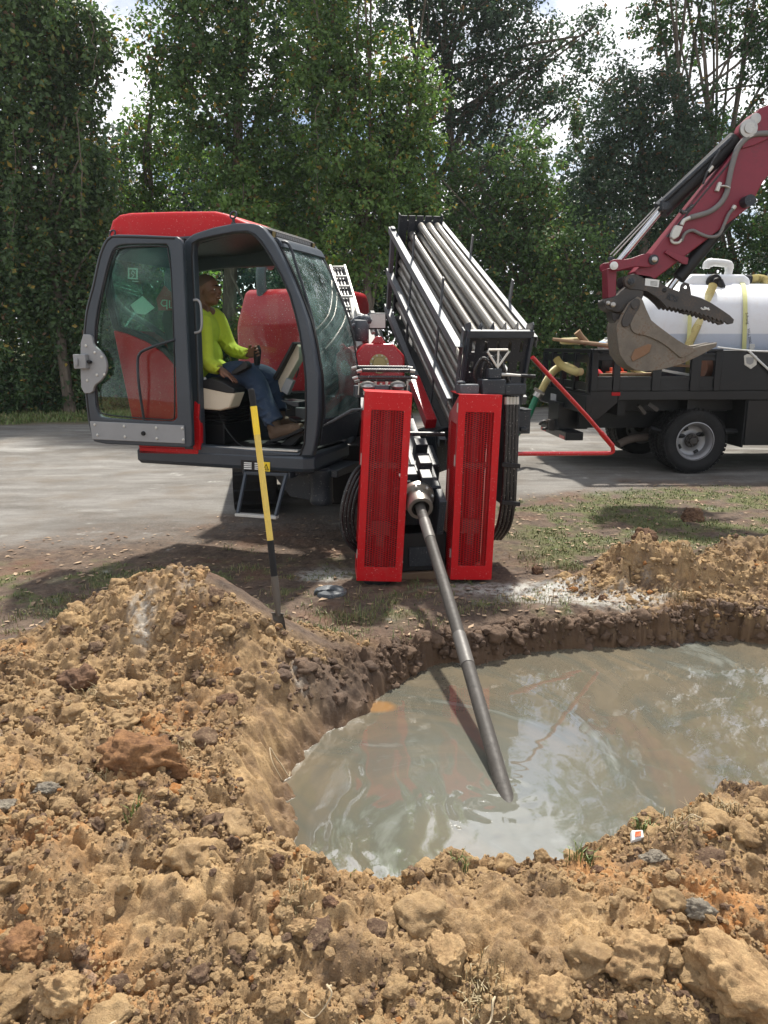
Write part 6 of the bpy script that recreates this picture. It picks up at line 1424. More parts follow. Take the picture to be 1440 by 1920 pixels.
# outlet fitting and bent vent pipe
fa, fz = th_(1338, 528, .85); m = MB(TF); m.lathe([(.10, 0), (.10, .04), (.06, .05), (.06, .12)], (fa, .86, fz - .0), (0, -1, -.2), 18); m.lathe([(.045, 0), (.045, .10)], (fa + .03, .75, fz), (.4, -.3, -1), 14); fit = m.build('tank_outlet', blackp, tank)
vp = [th_(x, y, 1.0) for x, y in ((1364, 545), (1364, 520), (1367, 505), (1367, 496), (1352, 493), (1335, 492), (1326, 494), (1324, 503))]
m = MB(TF); P_ = [(a, 1.0, c) for a, c in vp]; m.tube(P_[:4] + P_[4:], .05, 16, smooth=3); 
for i, j in ((2, 3), (5, 6)): 
    p, q = Vector(P_[i]), Vector(P_[j]); m.tube([p, q], .058, 16)
m.build('vent_pipe', white, tank)
hq = [th_(x, y, 1.05) for x, y in ((1366, 521), (1395, 523))]; m = MB(TF); m.tube([(hq[0][0], 1.05, hq[0][1]), (hq[1][0], 1.05, hq[1][1])], .05, 14); m.build('pipe_branch', white, tank)
m = MB(TF); c1_ = th_(1394, 523, 1.05); c2_ = th_(1407, 524, 1.05); m.tube([(c1_[0], 1.05, c1_[1]), (c2_[0], 1.05, c2_[1])], .058, 14); m.tube([(c1_[0] + .05, 1.0, c1_[1]), (c1_[0] + .05, .95, c1_[1] - .12)], .02, 8); m.build('cam_coupling', blackp, tank)
def hose(name, lbl, pts, r_, mt, cat='hose', rib=True, group=None):
    P_ = catmull([Vector(p) for p in pts], 22 if rib else 8); n = len(P_); m = MB(); m.tube(P_, [r_ * (1.1 if (i % 2) else .9) for i in range(n)] if rib else r_, 12, local=False)
    o = m.build(name, mt, None, sharp=80); return setp(o, lbl, cat, group)
def tw(x, y, b): a, c = th_(x, y, b); return TF(a, b, c)
def hw_(lst): return [tw(x, y, b) for x, y, b in lst]
hose('suction_hose', 'ribbed yellow hose running down the front of the white tank behind the bucket', hw_([(1337, 535, .62), (1330, 552, .55), (1318, 585, .45), (1304, 618, .38), (1292, 645, .35), (1284, 668, .36)]), .050, yhose)
hose('suction_hose', 'ribbed yellow hose leaving the vent pipe at the right edge', hw_([(1407, 524, 1.05), (1422, 522, 1.05), (1436, 526, 1.0), (1446, 545, .9), (1452, 575, .8)]), .052, yhose)
hose('suction_hose', 'thick yellow hose hooked out over the tail of the truck bed', hw_([(1085, 700, .5), (1070, 690, .6), (1054, 687, .8), (1038, 696, .9), (1024, 716, 1.0), (1014, 735, 1.0)]), .048, yhose)
hose('suction_hose', 'second yellow hose end resting on the tail inside the slats', hw_([(1043, 672, .75), (1050, 682, .7), (1062, 690, .6), (1078, 697, .45), (1090, 697, .35)]), .045, yhose)
o = hose('suction_hose', 'green pipe coupled below the yellow hose at the truck tail', hw_([(1007, 742, 1.0), (1000, 758, 1.0), (992, 778, .95), (980, 800, .7), (962, 822, .4), (950, 850, .0)]), .045, green, rib=False)
m = MB(); m.tube([tw(1014, 733, 1.0), tw(1006, 745, 1.0)], .066, 14, local=False); m.tube([tw(1002, 728, .95), tw(1020, 740, .95)], .02, 8, local=False); m.build('pipe_coupling', steel, o)
# straps
def strap(lbl, pts, w_, mt, name='ratchet_strap', side=None):
    P_ = catmull([Vector(p) for p in pts], 6); m = MB(); n = len(P_); vs, fs = [], []; sd = side or TF.A; nrm_ = TF.B
    for i, p in enumerate(P_):
        d = (P_[min(i + 1, n - 1)] - P_[max(i - 1, 0)]).normalized(); s_ = (sd - d * sd.dot(d)).normalized(); u = s_.cross(d) * .003
        vs += [p - s_ * w_ / 2 - u, p + s_ * w_ / 2 - u, p + s_ * w_ / 2 + u, p - s_ * w_ / 2 + u]
    for i in range(n - 1):
        for e in range(4): fs.append((i * 4 + e, i * 4 + (e + 1) % 4, (i + 1) * 4 + (e + 1) % 4, (i + 1) * 4 + e))
    fs += [(3, 2, 1, 0), ((n - 1) * 4, (n - 1) * 4 + 1, (n - 1) * 4 + 2, (n - 1) * 4 + 3)]
    m.add(vs, fs, False); return setp(m.build(name, mt, None), lbl, 'strap')
f_ = lambda v: math.copysign(abs(v) ** .8, v)
def on_tank(px0, px1, a0, a1, n=10):
    o_ = []
    for k in range(n):
        an = R(a0 + (a1 - a0) * k / (n - 1)); b_ = 1.2 - f_(math.cos(an)) * rz * 1.25 * 1.035; z_ = cz + f_(math.sin(an)) * rz * 1.03
        x0_ = px0 + (px1 - px0) * (k / (n - 1)) ** .6; o_.append(TF(TF.hit(x0_, 600, b_)[0], b_, z_))
    return o_
s1_ = strap('yellow ratchet strap printed WLL 2000 hanging over the right part of the white tank', on_tank(1372, 1406, 100, -50), .055, strapm)
strap('pale yellow strap end over the tank behind the yellow hose', on_tank(1291, 1298, 20, -55), .05, strapm)
m = MB(TF); a, c = th_(1406, 648, .42); m.box(a - .035, a + .035, .36, .42, c - .09, c + .02); m.tube([(a - .05, .38, c - .02), (a + .05, .38, c - .02)], .012, 8); m.tube([(a, .38, c - .05), (a + .09, .36, c - .1)], .012, 8); m.build('ratchet', palemetal, s1_, bevel=.004)
def lettering(txt, size, frm, parent, mt, name='lettering', ext=.0015):
    """frm: 4x4 matrix placing text baseline"""
    cu = bpy.data.curves.new(name, 'FONT'); cu.body = txt; cu.size = size; cu.extrude = ext; cu.align_x = 'CENTER'; cu.align_y = 'CENTER'
    tmp = bpy.data.objects.new('tmp', cu); col.objects.link(tmp); dg = bpy.context.evaluated_depsgraph_get(); me = bpy.data.meshes.new_from_object(tmp.evaluated_get(dg)); bpy.data.objects.remove(tmp)
    me.transform(Matrix.Translation(-wloc(parent)) @ frm); o = bpy.data.objects.new(name, me); col.objects.link(o); me.materials.clear(); me.materials.append(mt); o.parent = parent; return o
def plane_m(O, X, Z_):
    X = Vector(X).normalized(); Z_ = Vector(Z_); Z_ = (Z_ - X * Z_.dot(X)).normalized(); n = X.cross(Z_)
    M = Matrix.Identity(4)
    for i in range(3): M[i][0], M[i][1], M[i][2], M[i][3] = X[i], Z_[i], n[i], O[i]
    return M
for txt, (x, y) in (('WLL 2000', (1405, 630)), ('S-Prong', (1401, 597))):
    bt = 1.2 - rz * 1.25 * 1.045; p = tw(x, y, bt); d = (tw(x + 1.5, y + 12, bt) - tw(x, y, bt)); lettering(txt, .045, plane_m(p, d, TF.A), s1_, blackp)
# white rope / strap from the bucket tip over the tool box
m = MB(); m.tube([tw(1345, 651, -.1), tw(1370, 654, -.05), tw(1400, 657, -.02), tw(1440, 659, -.02), tw(1600, 663, -.02), tw(1900, 668, -.02)], .010, 8, local=False, smooth=4); o = m.build('rope', white); setp(o, 'white rope lying along the top edge of the tool box', 'rope')
m = MB(); m.tube([tw(1403, 657, -.03), tw(1425, 678, -.05), tw(1450, 702, -.06), tw(1480, 735, -.06)], .014, 8, local=False, smooth=4); o = m.build('rope', white); setp(o, 'white tie strap slanting down across the tool box', 'strap')
# ---- load on the bed
def load(name, lbl, cat, mbf, mt, group='loose gear on the truck bed', **k):
    m = MB(TF); mbf(m); return setp(m.build(name, mt, None, **k), lbl, cat, group)
zf = zr1 + .005
def pl(m, x0, y0, x1, y1, b, w_=.14, h_=.035): a0, c0 = th_(x0, y0, b); a1, c1 = th_(x1, y1, b); m.beam((a0, b, c0), (a1, b, c1), w_, h_)
load('plank', 'orange brown plank lying low on the bed behind the slats', 'plank', lambda m: pl(m, 1125, 703, 1230, 701, .2), wood, bevel=.004)
load('plank', 'grey weathered plank leaning under the bucket on the bed', 'plank', lambda m: pl(m, 1238, 694, 1300, 705, .25), palemetal, bevel=.004)
load('plank', 'upper grey board stacked beside the box under the bucket', 'plank', lambda m: pl(m, 1250, 684, 1345, 690, .45), wood, bevel=.004)
load('wooden_pole', 'long grey pole laid along the top of the tail end', 'pole', lambda m: m.tube([(th_(1037, 636, .9)[0], .9, th_(1037, 636, .9)[1]), (th_(1160, 650, .25)[0], .25, th_(1160, 650, .25)[1])], [.022, .032], 10), wood)
def pipe_(x0, y0, x1, y1, b, r_):
    return lambda m: m.tube([(th_(x0, y0, b)[0], b, th_(x0, y0, b)[1]), (th_(x1, y1, b)[0], b, th_(x1, y1, b)[1])], r_, 12)
load('clay_pipe', 'short brown pipe end sticking up over the tail rail', 'pipe', lambda m: m.tube([(th_(1082, 622, .7)[0], .7, th_(1082, 622, .7)[1]), (th_(1090, 632, .7)[0], .7, th_(1090, 632, .7)[1]), (th_(1101, 645, .7)[0], .7, th_(1101, 645, .7)[1])], [.05, .04, .045], 12), wood)
load('coiled_hose', 'yellow hose coil peeking over the tail rail', 'hose', lambda m: m.tube([(th_(1070, 640, .9)[0] + .12 * math.cos(k * .5), .9 + .12 * math.sin(k * .5), th_(1082, 640, .9)[1] - .02 + .002 * k) for k in range(26)], .028, 8), yhose)
load('fuel_can', 'orange plastic container on the truck bed near the tail', 'container', lambda m: (m.box(.40, .62, .45, .65, zf, zf + .22), m.lathe([(.04, 0), (.04, .05)], (.46, .55, zf + .22), (0, 0, 1), 12), m.tube([(.50, .55, zf + .22), (.52, .55, zf + .27), (.58, .55, zf + .27), (.60, .55, zf + .22)], .015, 8)), orange, bevel=.03)
load('fuel_can', 'round red canister beside the orange container', 'container', lambda m: (m.lathe([(.10, 0), (.11, .02), (.11, .20), (.06, .25), (.03, .26), (.03, .30)], (.16, .35, zf), (0, 0, 1), 20)), red)
load('fuel_can', 'small red can lying by the second stake', 'container', lambda m: (m.lathe([(.07, 0), (.075, .02), (.075, .16), (.04, .20), (.02, .23)], (.28, .30, zf + .10), (1, .2, .1), 18)), red)
load('pipe_fitting', 'grey pipe fitting between the first two stakes', 'fitting', lambda m: (m.lathe([(.07, 0), (.07, .04), (.045, .05), (.045, .14), (.07, .15), (.07, .19)], (.42, .22, zf + .08), (1, .1, 0), 16), m.lathe([(.04, 0), (.04, .10)], (.50, .22, zf + .10), (0, 0, 1), 12)), steel)
load('bucket', 'rusty round bucket lying on the bed near the box', 'bucket', lambda m: m.lathe([(.13, 0), (.16, .22), (.17, .23), (.17, .25), (.14, .25), (.12, .02)], (th_(1330, 690, .3)[0] - .12, .3, th_(1330, 690, .3)[1]), (1, .3, 0), 22), paint('rusty_tin', (.20, .09, .05), .7, dirt=.5, bump=.3))
load('hose_length', 'grey brown suction hose curled low behind the bucket teeth', 'hose', lambda m: m.tube([(th_(x, y, .2)[0], .2, th_(x, y, .2)[1]) for x, y in ((1170, 676), (1185, 690), (1200, 700), (1218, 705))], .035, 10, smooth=4), yhose)
pump = thing('water_pump', 'small grey engine pump sitting on the tail end of the bed', 'pump', tuple(TF(th_(1150, 650, .9)[0], .9, zt)), 'loose gear on the truck bed')
pa, pz = th_(1145, 652, .9)
m = MB(TF); m.box(pa - .16, pa + .20, .75, 1.1, zf, pz - .02); m.build('pump_frame', blackm, pump, bevel=.01)
m = MB(TF); m.prism([(pa - .14, pz - .02), (pa - .14, pz + .07), (pa - .05, pz + .12), (pa + .14, pz + .12), (pa + .18, pz + .02), (pa + .18, pz - .02)], .75, 1.05); m.build('fuel_tank', palemetal, pump, bevel=.02)
m = MB(TF); m.box(pa - .02, pa + .15, .8, 1.0, pz + .12, pz + .19); m.lathe([(.035, 0), (.035, .02)], (pa - .06, .9, pz + .115), (0, 0, 1), 12); m.build('air_filter', lgrey, pump, bevel=.02)
# blue cloth behind
load('work_rag', 'light blue rag tucked beside the small engine pump', 'rag', lambda m: m.ball((th_(1128, 646, .6)[0], .6, th_(1128, 646, .6)[1]), .06, 1.2, 1, .7, 10, 7), paint('blue_rag', (.25, .42, .62), .9, bump=.5))
# ================================================================== EXCAVATOR ARM reaching in from the right
XB = 8.1                                                       # plane of the arm
XF = Frame((0, XB, 0), (1, 0, 0), (0, 1, 0), (0, 0, 1))
def xq(pts, b=0): return [XF.hit(x, y, b) for x, y in pts]
def xh(x, y, b=0): return XF.hit(x, y, b)
def x3(x, y, b=0): a, c = xh(x, y, b); return (a, b, c)
exc = thing('excavator', 'dark red excavator arm with serrated thumb and muddy bucket reaching over the truck', 'excavator', tuple(at(1210, 700, Y=XB)))
arm_px = [(1182, 512), (1187, 520), (1206, 530), (1217, 528), (1395, 392), (1420, 345), (1440, 322), (1530, 250), (1570, 190), (1545, 150), (1470, 195), (1440, 202), (1410, 214), (1390, 233), (1384, 250), (1388, 262), (1372, 284), (1300, 372), (1224, 466), (1197, 497)]
arm = MB(XF).prism(xq(arm_px), -.13, .13).build('arm', armred, exc, bevel=.012)
pl_ = xq([(1384, 246), (1410, 212), (1442, 199), (1470, 250), (1440, 262), (1400, 280), (1378, 286)])
MB(XF).prism(pl_, -.155, -.131).build('arm_side_plate', armred, exc, bevel=.006)
MB(XF).prism(xq([(1236, 478), (1240, 472), (1279, 487), (1277, 499), (1268, 498)]), -.17, -.132).build('arm_tab', armred, exc, bevel=.004)
MB(XF).tube([x3(1416, 236, -.17), (xh(1416, 236)[0], -.13, xh(1416, 236)[1])], .05, 16)
# boom continuing out of the view
MB(XF).prism(xq([(1430, 215), (1560, 150), (1720, 160), (1900, 330), (1880, 380), (1700, 250), (1560, 240), (1450, 275)]), -.18, .18).build('boom', armred, exc, bevel=.02)
# house and tracks of the machine, well outside the view
m = MB(XF); m.box(9.6, 11.8, .2, 1.9, .75, 1.9); m.box(9.6, 10.7, .3, 1.6, 1.9, 2.6); m.build('house', armred, exc, bevel=.08)
m = MB(XF); m.box(9.2, 12.2, .2, .6, 0, .6); m.build('crawler', rubber, exc, bevel=.15)
m = MB(XF); m.box(9.2, 12.2, 1.6, 2.0, 0, .6); m.build('crawler', rubber, exc, bevel=.15)
ab = xh(1900, 350); m = MB(XF); m.beam((ab[0] - .1, 0, ab[1]), (9.8, .8, 1.4), .35, .4); m.build('boom_foot', armred, exc, bevel=.02)
# bucket cylinder and rods on the upper edge
def cyl(p0, p1, r_, mt, name, b=0, seg=18, par=None):
    m = MB(XF); m.tube([x3(*p0, b), x3(*p1, b)], r_, seg); return m.build(name, mt, par or exc)
cyl((1378, 262), (1246, 388), .085, blackp, 'bucket_cylinder', .0)
cyl((1250, 384), (1238, 395), .092, dgrey, 'cylinder_gland', .0)
cyl((1240, 393), (1160, 490), .034, chrome, 'cylinder_rod', .0)
cyl((1372, 258), (1240, 380), .022, dgrey, 'transfer_tube', -.10)
cyl((1236, 388), (1150, 480), .007, steel, 'guard_rod', -.10)
cyl((1234, 384), (1144, 478), .007, steel, 'guard_rod', .06)
m = MB(XF); m.box(xh(1232, 395)[0] - .0, xh(1246, 380)[0], -.12, .10, xh(1240, 398)[1], xh(1240, 382)[1]); m.build('rod_clamp', dgrey, exc, bevel=.01)
# pivot at arm top
m = MB(XF); c = xh(1388, 250); m.lathe([(.085, 0), (.085, .03), (.05, .035), (.05, .05)], (c[0], -.155, c[1]), (0, -1, 0), 24); c = xh(1401, 232); m.lathe([(.05, 0), (.05, .025), (.02, .03)], (c[0], -.155, c[1]), (0, -1, 0), 18); m.build('pivot_pin', steel, exc)
# thumb cylinder on the lower edge
cyl((1391, 375), (1272, 522), .070, blackp, 'thumb_cylinder', -.02)
cyl((1268, 524), (1248, 552), .032, chrome, 'thumb_rod', -.02)
m = MB(XF); c = xh(1385, 384); m.lathe([(.055, -.10), (.055, .26)], (c[0], -.15, c[1]), (0, 1, 0), 18); m.build('thumb_pivot', dgrey, exc)
# links: long arm H-link and vertical link
lk = MB(XF).prism(smooth2(xq([(1133, 494), (1143, 489), (1165, 491), (1200, 478), (1216, 480), (1222, 490), (1217, 502), (1205, 505), (1180, 503), (1160, 508), (1143, 512), (1133, 505)]), 1), -.185, -.145).build('tipping_link', armred, exc, bevel=.006)
MB(XF).prism(smooth2(xq([(1133, 494), (1143, 489), (1165, 491), (1200, 478), (1216, 480), (1222, 490), (1217, 502), (1205, 505), (1180, 503), (1160, 508), (1143, 512), (1133, 505)]), 1), .145, .185).build('tipping_link', armred, exc, bevel=.006)
MB(XF).prism(xq([(1133.5, 505), (1151, 505), (1150, 560), (1134, 560)]), -.10, .10).build('bucket_link', armred, exc, bevel=.008)
MB(XF).prism(smooth2(xq([(1133, 492), (1134, 485), (1140, 483), (1146, 487), (1148, 494)]), 1), -.13, -.10).build('link_ear', dgrey, exc, bevel=.004)
def pin(x, y, r_, b=-.185, mt=None, nm='link_pin'):
    c = xh(x, y, 0); m = MB(XF); m.lathe([(r_, 0), (r_, .02), (r_ * .6, .026)], (c[0], b, c[1]), (0, -1, 0), 20); m.lathe([(r_ * .5, .0), (r_ * .5, .036)], (c[0], b, c[1]), (0, -1, 0), 14); m.build(nm, mt or steel, exc)
pin(1140.5, 502, .040, mt=white, nm='grease_pin'); pin(1213, 491, .050, mt=dgrey); pin(1213, 491, .028, -.21, steel)
# quick coupler
MB(XF).prism(smooth2(xq([(1160, 545), (1185, 530), (1200, 540), (1200, 560), (1185, 575), (1165, 585), (1150, 588), (1132, 582), (1125, 572), (1128, 562), (1150, 556)]), 1), -.12, .12).build('quick_coupler', darkcast, exc, bevel=.012)
MB(XF).prism(smooth2(xq([(1124, 565), (1134, 560), (1147, 562), (1151, 572), (1145, 583), (1130, 583), (1124, 574)]), 1), -.16, -.121).build('coupler_link', darkcast, exc, bevel=.008)
pin(1131, 570, .022, -.16); pin(1140, 573, .026, -.16)
MB(XF).prism(xq([(1141, 585), (1160, 590), (1158, 606), (1150, 608), (1143, 600)]), -.10, .10).build('coupler_hook', darkcast, exc, bevel=.008)
# thumb with serrated lower edge
up_ = [(1161, 528), (1165, 520), (1178, 516), (1195, 517), (1212, 520), (1228, 530), (1243, 540), (1265, 548), (1285, 554), (1305, 560), (1325, 570), (1345, 583), (1358, 592), (1366, 600), (1364, 607), (1355, 609)]
low = [(1243, 578)]; teeth = []
n_t = 14; x0_, y0_, x1_, y1_ = 1243.0, 577.0, 1353.0, 607.0
for k in range(n_t):
    u = k / n_t; v = (k + .5) / n_t; sag_ = lambda q: -4 * 6 * q * (1 - q) * .6
    teeth += [(x0_ + (x1_ - x0_) * u, y0_ + (y1_ - y0_) * u + sag_(u) + 3), (x0_ + (x1_ - x0_) * v, y0_ + (y1_ - y0_) * v + sag_(v) - 1.6)]
out = up_ + teeth[::-1] + [(1235, 570), (1222, 558), (1205, 548), (1190, 545), (1172, 544), (1164, 538)]
thb = MB(XF).prism(xq(out), -.13, -.09); thumb = thb.build('thumb', darkcast, exc, bevel=.004)
MB(XF).prism(xq(out), .09, .13).build('thumb_plate', darkcast, thumb, bevel=.004)
m = MB(XF); m.tube([x3(1290, 580, -.09), (xh(1290, 580)[0], .09, xh(1290, 580)[1])], .05, 12); m.tube([x3(1236, 550, -.09), (xh(1236, 550)[0], .09, xh(1236, 550)[1])], .05, 12); m.build('thumb_spacer', darkcast, thumb)
pin(1174, 530, .062, -.13, darkcast, 'thumb_pin'); pin(1174, 530, .035, -.155, dgrey, 'thumb_pin')
MB(XF).ring(xq([(1266, 549), (1269, 536), (1275, 531), (1283, 534), (1286, 543), (1287, 556)]), xq([(1273, 541), (1276, 536.5), (1280, 537), (1281, 541), (1277, 544)]), -.125, -.095, 40).build('lifting_lug', darkcast, thumb)
c = xh(1237, 546); m = MB(XF); m.lathe([(.024, 0), (.018, .004)], (c[0], -.13, c[1]), (0, -1, 0), 14); m.build('thumb_hole', blackp, thumb)
st = MB(XF).prism(xq([(1202, 524), (1228, 527), (1226, 540.5), (1201, 537)]), -.134, -.1305).build('white_sticker', white, thumb)
m = MB(XF)
for k in range(4): m.prism(xq([(1211, 529 + k * 2.2), (1224, 530.4 + k * 2.2), (1224, 531.2 + k * 2.2), (1211, 529.8 + k * 2.2)]), -.1355, -.1342)
m.build('sticker_print', dgrey, thumb)
p = XF(*x3(1261, 559, -.131)); q = XF(*x3(1271, 563, -.131)); lettering('IDS', .085, plane_m(Vector(p), Vector(q) - Vector(p), Vector((.25, 0, 1))), thumb, dgrey, ext=.006)
m = MB(XF); m.tube([x3(1314, 577, -.133), x3(1318, 580, -.133), x3(1324, 579, -.133), x3(1329, 578, -.133)], .008, 6, smooth=3); m.tube([x3(1320, 576, -.133), x3(1330, 581, -.133)], .009, 6); m.build('white_emblem', white, thumb)
# bucket
side = [(1196, 556), (1205, 562), (1212, 580), (1221, 600), (1245, 620), (1275, 643), (1300, 652), (1316, 648), (1345, 643), (1343, 650), (1310, 668), (1275, 684), (1240, 693), (1210, 697), (1190, 694), (1175, 684), (1162, 665), (1158, 640), (1156, 612), (1165, 590), (1180, 567)]
bk = MB(XF).prism(xq(side, -.20), -.20, -.175).build('bucket', dirtysteel, exc, bevel=.004)
MB(XF).prism(xq(side, -.20), .135, .16).build('bucket_side', dirtysteel, bk, bevel=.004)
shell = xq([(1345, 643), (1343, 650), (1310, 668), (1275, 684), (1240, 693), (1210, 697), (1190, 694), (1175, 684), (1162, 665), (1158, 640), (1156, 612), (1165, 590)], -.20)
shp = smooth2(shell, 2, closed=False); cxm = xh(1225, 640, -.2); ins = [(a + (cxm[0] - a) * .05, c + (cxm[1] - c) * .05) for a, c in shp]
MB(XF).prism(shp + ins[::-1], -.175, .135).build('bucket_shell', dirtysteel, bk)
edge = [(1181, 586), (1200, 590), (1222, 602), (1248, 622), (1278, 643), (1300, 652), (1301, 660), (1278, 672), (1272, 668), (1245, 645), (1215, 630), (1190, 626), (1181, 615)]
MB(XF).prism(smooth2(xq(edge, -.21), 1), -.218, -.201).build('cheek_plate', dirtysteel, bk, bevel=.004)
MB(XF).prism(xq([(1183, 670), (1190, 655), (1215, 645), (1222, 646), (1218, 660), (1208, 667), (1186, 678)], -.21), -.212, -.201).build('weld_plate', paint('rusty_patch', (.24, .13, .07), .7, metal=.1, dirt=.5, bump=.5), bk, bevel=.004)
MB(XF).prism(smooth2(xq([(1165, 600), (1175, 580), (1187, 560), (1200, 560), (1200, 575), (1190, 590), (1180, 612), (1166, 614)], -.21), 1), -.22, -.201).build('bucket_ear', darkcast, bk, bevel=.006)
MB(XF).prism(smooth2(xq([(1181, 572), (1188, 560), (1199, 564), (1196, 575), (1188, 582)], -.22), 1), -.235, -.22).build('pin_boss', darkcast, bk, bevel=.006)
for k in range(4):
    b = -.19 + k * .085; a0, c0 = xh(1312, 656, -.2); a1, c1 = xh(1347, 643, -.2); m = MB(XF)
    m.add([(a0, b, c0 - .05), (a0, b, c0 + .04), (a0, b + .06, c0 + .04), (a0, b + .06, c0 - .05), (a1, b + .02, c1 - .004), (a1, b + .02, c1 + .008), (a1, b + .04, c1 + .008), (a1, b + .04, c1 - .004)], [(0, 1, 2, 3), (7, 6, 5, 4), (0, 4, 5, 1), (1, 5, 6, 2), (2, 6, 7, 3), (3, 7, 4, 0)])
    m.build('bucket_tooth', dirtysteel, bk, bevel=.006)
# hoses and valve on the arm
def xhose(pts, r_, rib=False, b=-.16, mt=None):
    P_ = catmull([Vector(XF(*x3(x, y, b))) for x, y in pts], 8); m = MB(); m.tube(P_, [r_ * (1.08 if i % 2 else .92) for i in range(len(P_))] if rib else r_, 10, local=False); return m.build('arm_hose', mt or hosem, exc, sharp=80)
gh = paint('grey_sleeved_hose', (.16, .155, .15), .7, dirt=.4, bump=.3)
xhose([(1470, 250), (1440, 250), (1408, 254), (1385, 275), (1374, 305), (1366, 340), (1362, 362), (1350, 382), (1330, 397), (1305, 405), (1294, 408)], .027, mt=gh)
xhose([(1294, 408), (1283, 413), (1278, 422)], .02, mt=palemetal)
xhose([(1278, 452), (1284, 438), (1298, 432), (1312, 438), (1330, 444), (1348, 440), (1358, 420), (1366, 402), (1374, 392)], .016, True, mt=gh)
xhose([(1374, 392), (1378, 386)], .022, mt=palemetal); xhose([(1258, 448), (1262, 455), (1272, 455), (1278, 449)], .014, mt=palemetal)
m = MB(XF).prism(xq([(1260, 434), (1266, 422), (1280, 425), (1272, 444), (1262, 450), (1257, 445)], -.18), -.20, -.14); m.build('check_valve', palemetal, exc, bevel=.008)
m = MB(XF).prism(xq([(1340, 358), (1347, 341), (1353, 343), (1347, 360)], -.15), -.17, -.131); m.build('hose_bracket', palemetal, exc, bevel=.006)
m = MB(XF); m.tube([x3(1350, 350, -.16), x3(1360, 349, -.19), x3(1368, 353, -.17)], .012, 8, smooth=4); m.build('hose_hoop', steel, exc)
xhose([(1350, 282), (1338, 300), (1325, 325), (1318, 345)], .012, b=-.13)
m = MB(XF); m.tube([x3(1328, 322, -.13), x3(1336, 312, -.13)], .018, 8); m.build('hose_end', palemetal, exc)
xhose([(1380, 290), (1330, 350), (1282, 408), (1250, 445)], .014, b=-.12); xhose([(1300, 385), (1284, 398), (1276, 395)], .02, b=-.12)
# ================================================================== SHOVEL, DISC, LITTER, CLODS
sv = thing('shovel', 'long digging shovel with yellow handle and muddy blade stuck upright in the spoil', 'shovel', tuple(at(527, 1222, Y=3.5)))
Ys = 3.52; Yt = 3.72
def sp_(x, y): q = (1225 - y) / 495; return at(x, y, Y=Ys + (Yt - Ys) * q)
m = MB(); m.tube([sp_(471, 731), sp_(473, 745), sp_(475.5, 762)], [.0150, .0165, .0145], 14, local=False); m.tube([sp_(470.5, 729), sp_(471, 733)], [.011, .0165], 14, local=False)
m.build('grip', rubber, sv)
m = MB(); m.tube([sp_(475.5, 762), sp_(482, 815)], .0165, 18, local=False); m.build('yellow_sleeve', yellow, sv)
m = MB(); m.tube([sp_(482, 815), sp_(507, 1015)], .0158, 18, local=False); m.build('handle', paint('faded_yellow', (.68, .50, .10), .5, dirt=.35, dirt_c=(.3, .22, .1)), sv)
m = MB(); m.tube([sp_(506.8, 1013), sp_(514.5, 1082)], .0168, 18, local=False); m.build('handle_wrap', rubber, sv)
m = MB(); m.tube([sp_(514.5, 1080), sp_(519, 1120), sp_(522, 1155)], [.0185, .018, .012], 16, local=False); 
muddy = paint('muddy_steel', (.12, .105, .09), .6, metal=.4, dirt=.8, dirt_c=(.14, .10, .06), bump=.4)
m.build('socket', muddy, sv)
m = MB(); n = 9; vs, fs = [], []; rows_ = [(1150, 510, 530), (1165, 512, 534), (1190, 516, 537), (1212, 520, 538.5), (1225, 527, 536)]
for s_ in (0, 1):
    for (y, xl, xr) in rows_:
        for k in range(n):
            q = k / (n - 1); p = sp_(xl + (xr - xl) * q, y); cv = .012 * (1 - (2 * q - 1) ** 2); vs.append(p + Vector((0, cv + .003 * s_, 0)))
L_ = len(rows_)
for i in range(L_ - 1):
    for k in range(n - 1):
        a = i * n + k; o_ = L_ * n; fs += [(a, a + 1, a + n + 1, a + n), (o_ + a, o_ + a + n, o_ + a + n + 1, o_ + a + 1)]
for i in range(L_ - 1):
    for k in (0, n - 1): a = i * n + k; fs.append((a, a + n, L_ * n + a + n, L_ * n + a))
for k in range(n - 1): fs += [(k, L_ * n + k, L_ * n + k + 1, k + 1), ((L_ - 1) * n + k, (L_ - 1) * n + k + 1, (2 * L_ - 1) * n + k + 1, (2 * L_ - 1) * n + k)]
m.add(vs, fs, False); m.tube([sp_(508, 1149), sp_(532, 1151)], .004, 8, local=False); m.build('blade', muddy, sv, sharp=50)

# grey ring with a slot lying on the mud
D0 = at(619, 1108, z=.02); gz = hz(D0.x, D0.y); DFr = Frame((D0.x, D0.y, gz - .006), (math.cos(.3), math.sin(.3), 0), (-math.sin(.3), math.cos(.3), 0), (.05, -.08, 1))
disc = thing('weight_ring', 'round grey rubber ring with a slot lying on the mud left of the red guards', 'ring', (D0.x, D0.y, gz))
m = MB(DFr); n = 56; prf_ = [(.028, .0), (.028, .030), (.034, .034), (.060, .040), (.075, .036), (.088, .040), (.102, .034), (.108, .022), (.106, .0)]; vs, fs = [], []; slot = 3
for k in range(n - slot):
    an = 2 * PI * (k + slot / 2) / n + PI + .25
    for r_, h_ in prf_: vs.append((r_ * math.cos(an), r_ * math.sin(an), h_))
L_ = len(prf_)
for k in range(n - slot - 1):
    for i in range(L_): fs.append((k * L_ + i, k * L_ + (i + 1) % L_, (k + 1) * L_ + (i + 1) % L_, (k + 1) * L_ + i))
fs += [tuple(range(L_)), tuple(range((n - slot - 1) * L_, (n - slot) * L_))[::-1]]
m.add(vs, fs); m.build('ring_body', paint('grey_rubber', (.07, .08, .09), .5, dirt=.9, dirt_c=(.28, .28, .27), scale=14, bump=.3), disc, sharp=40)
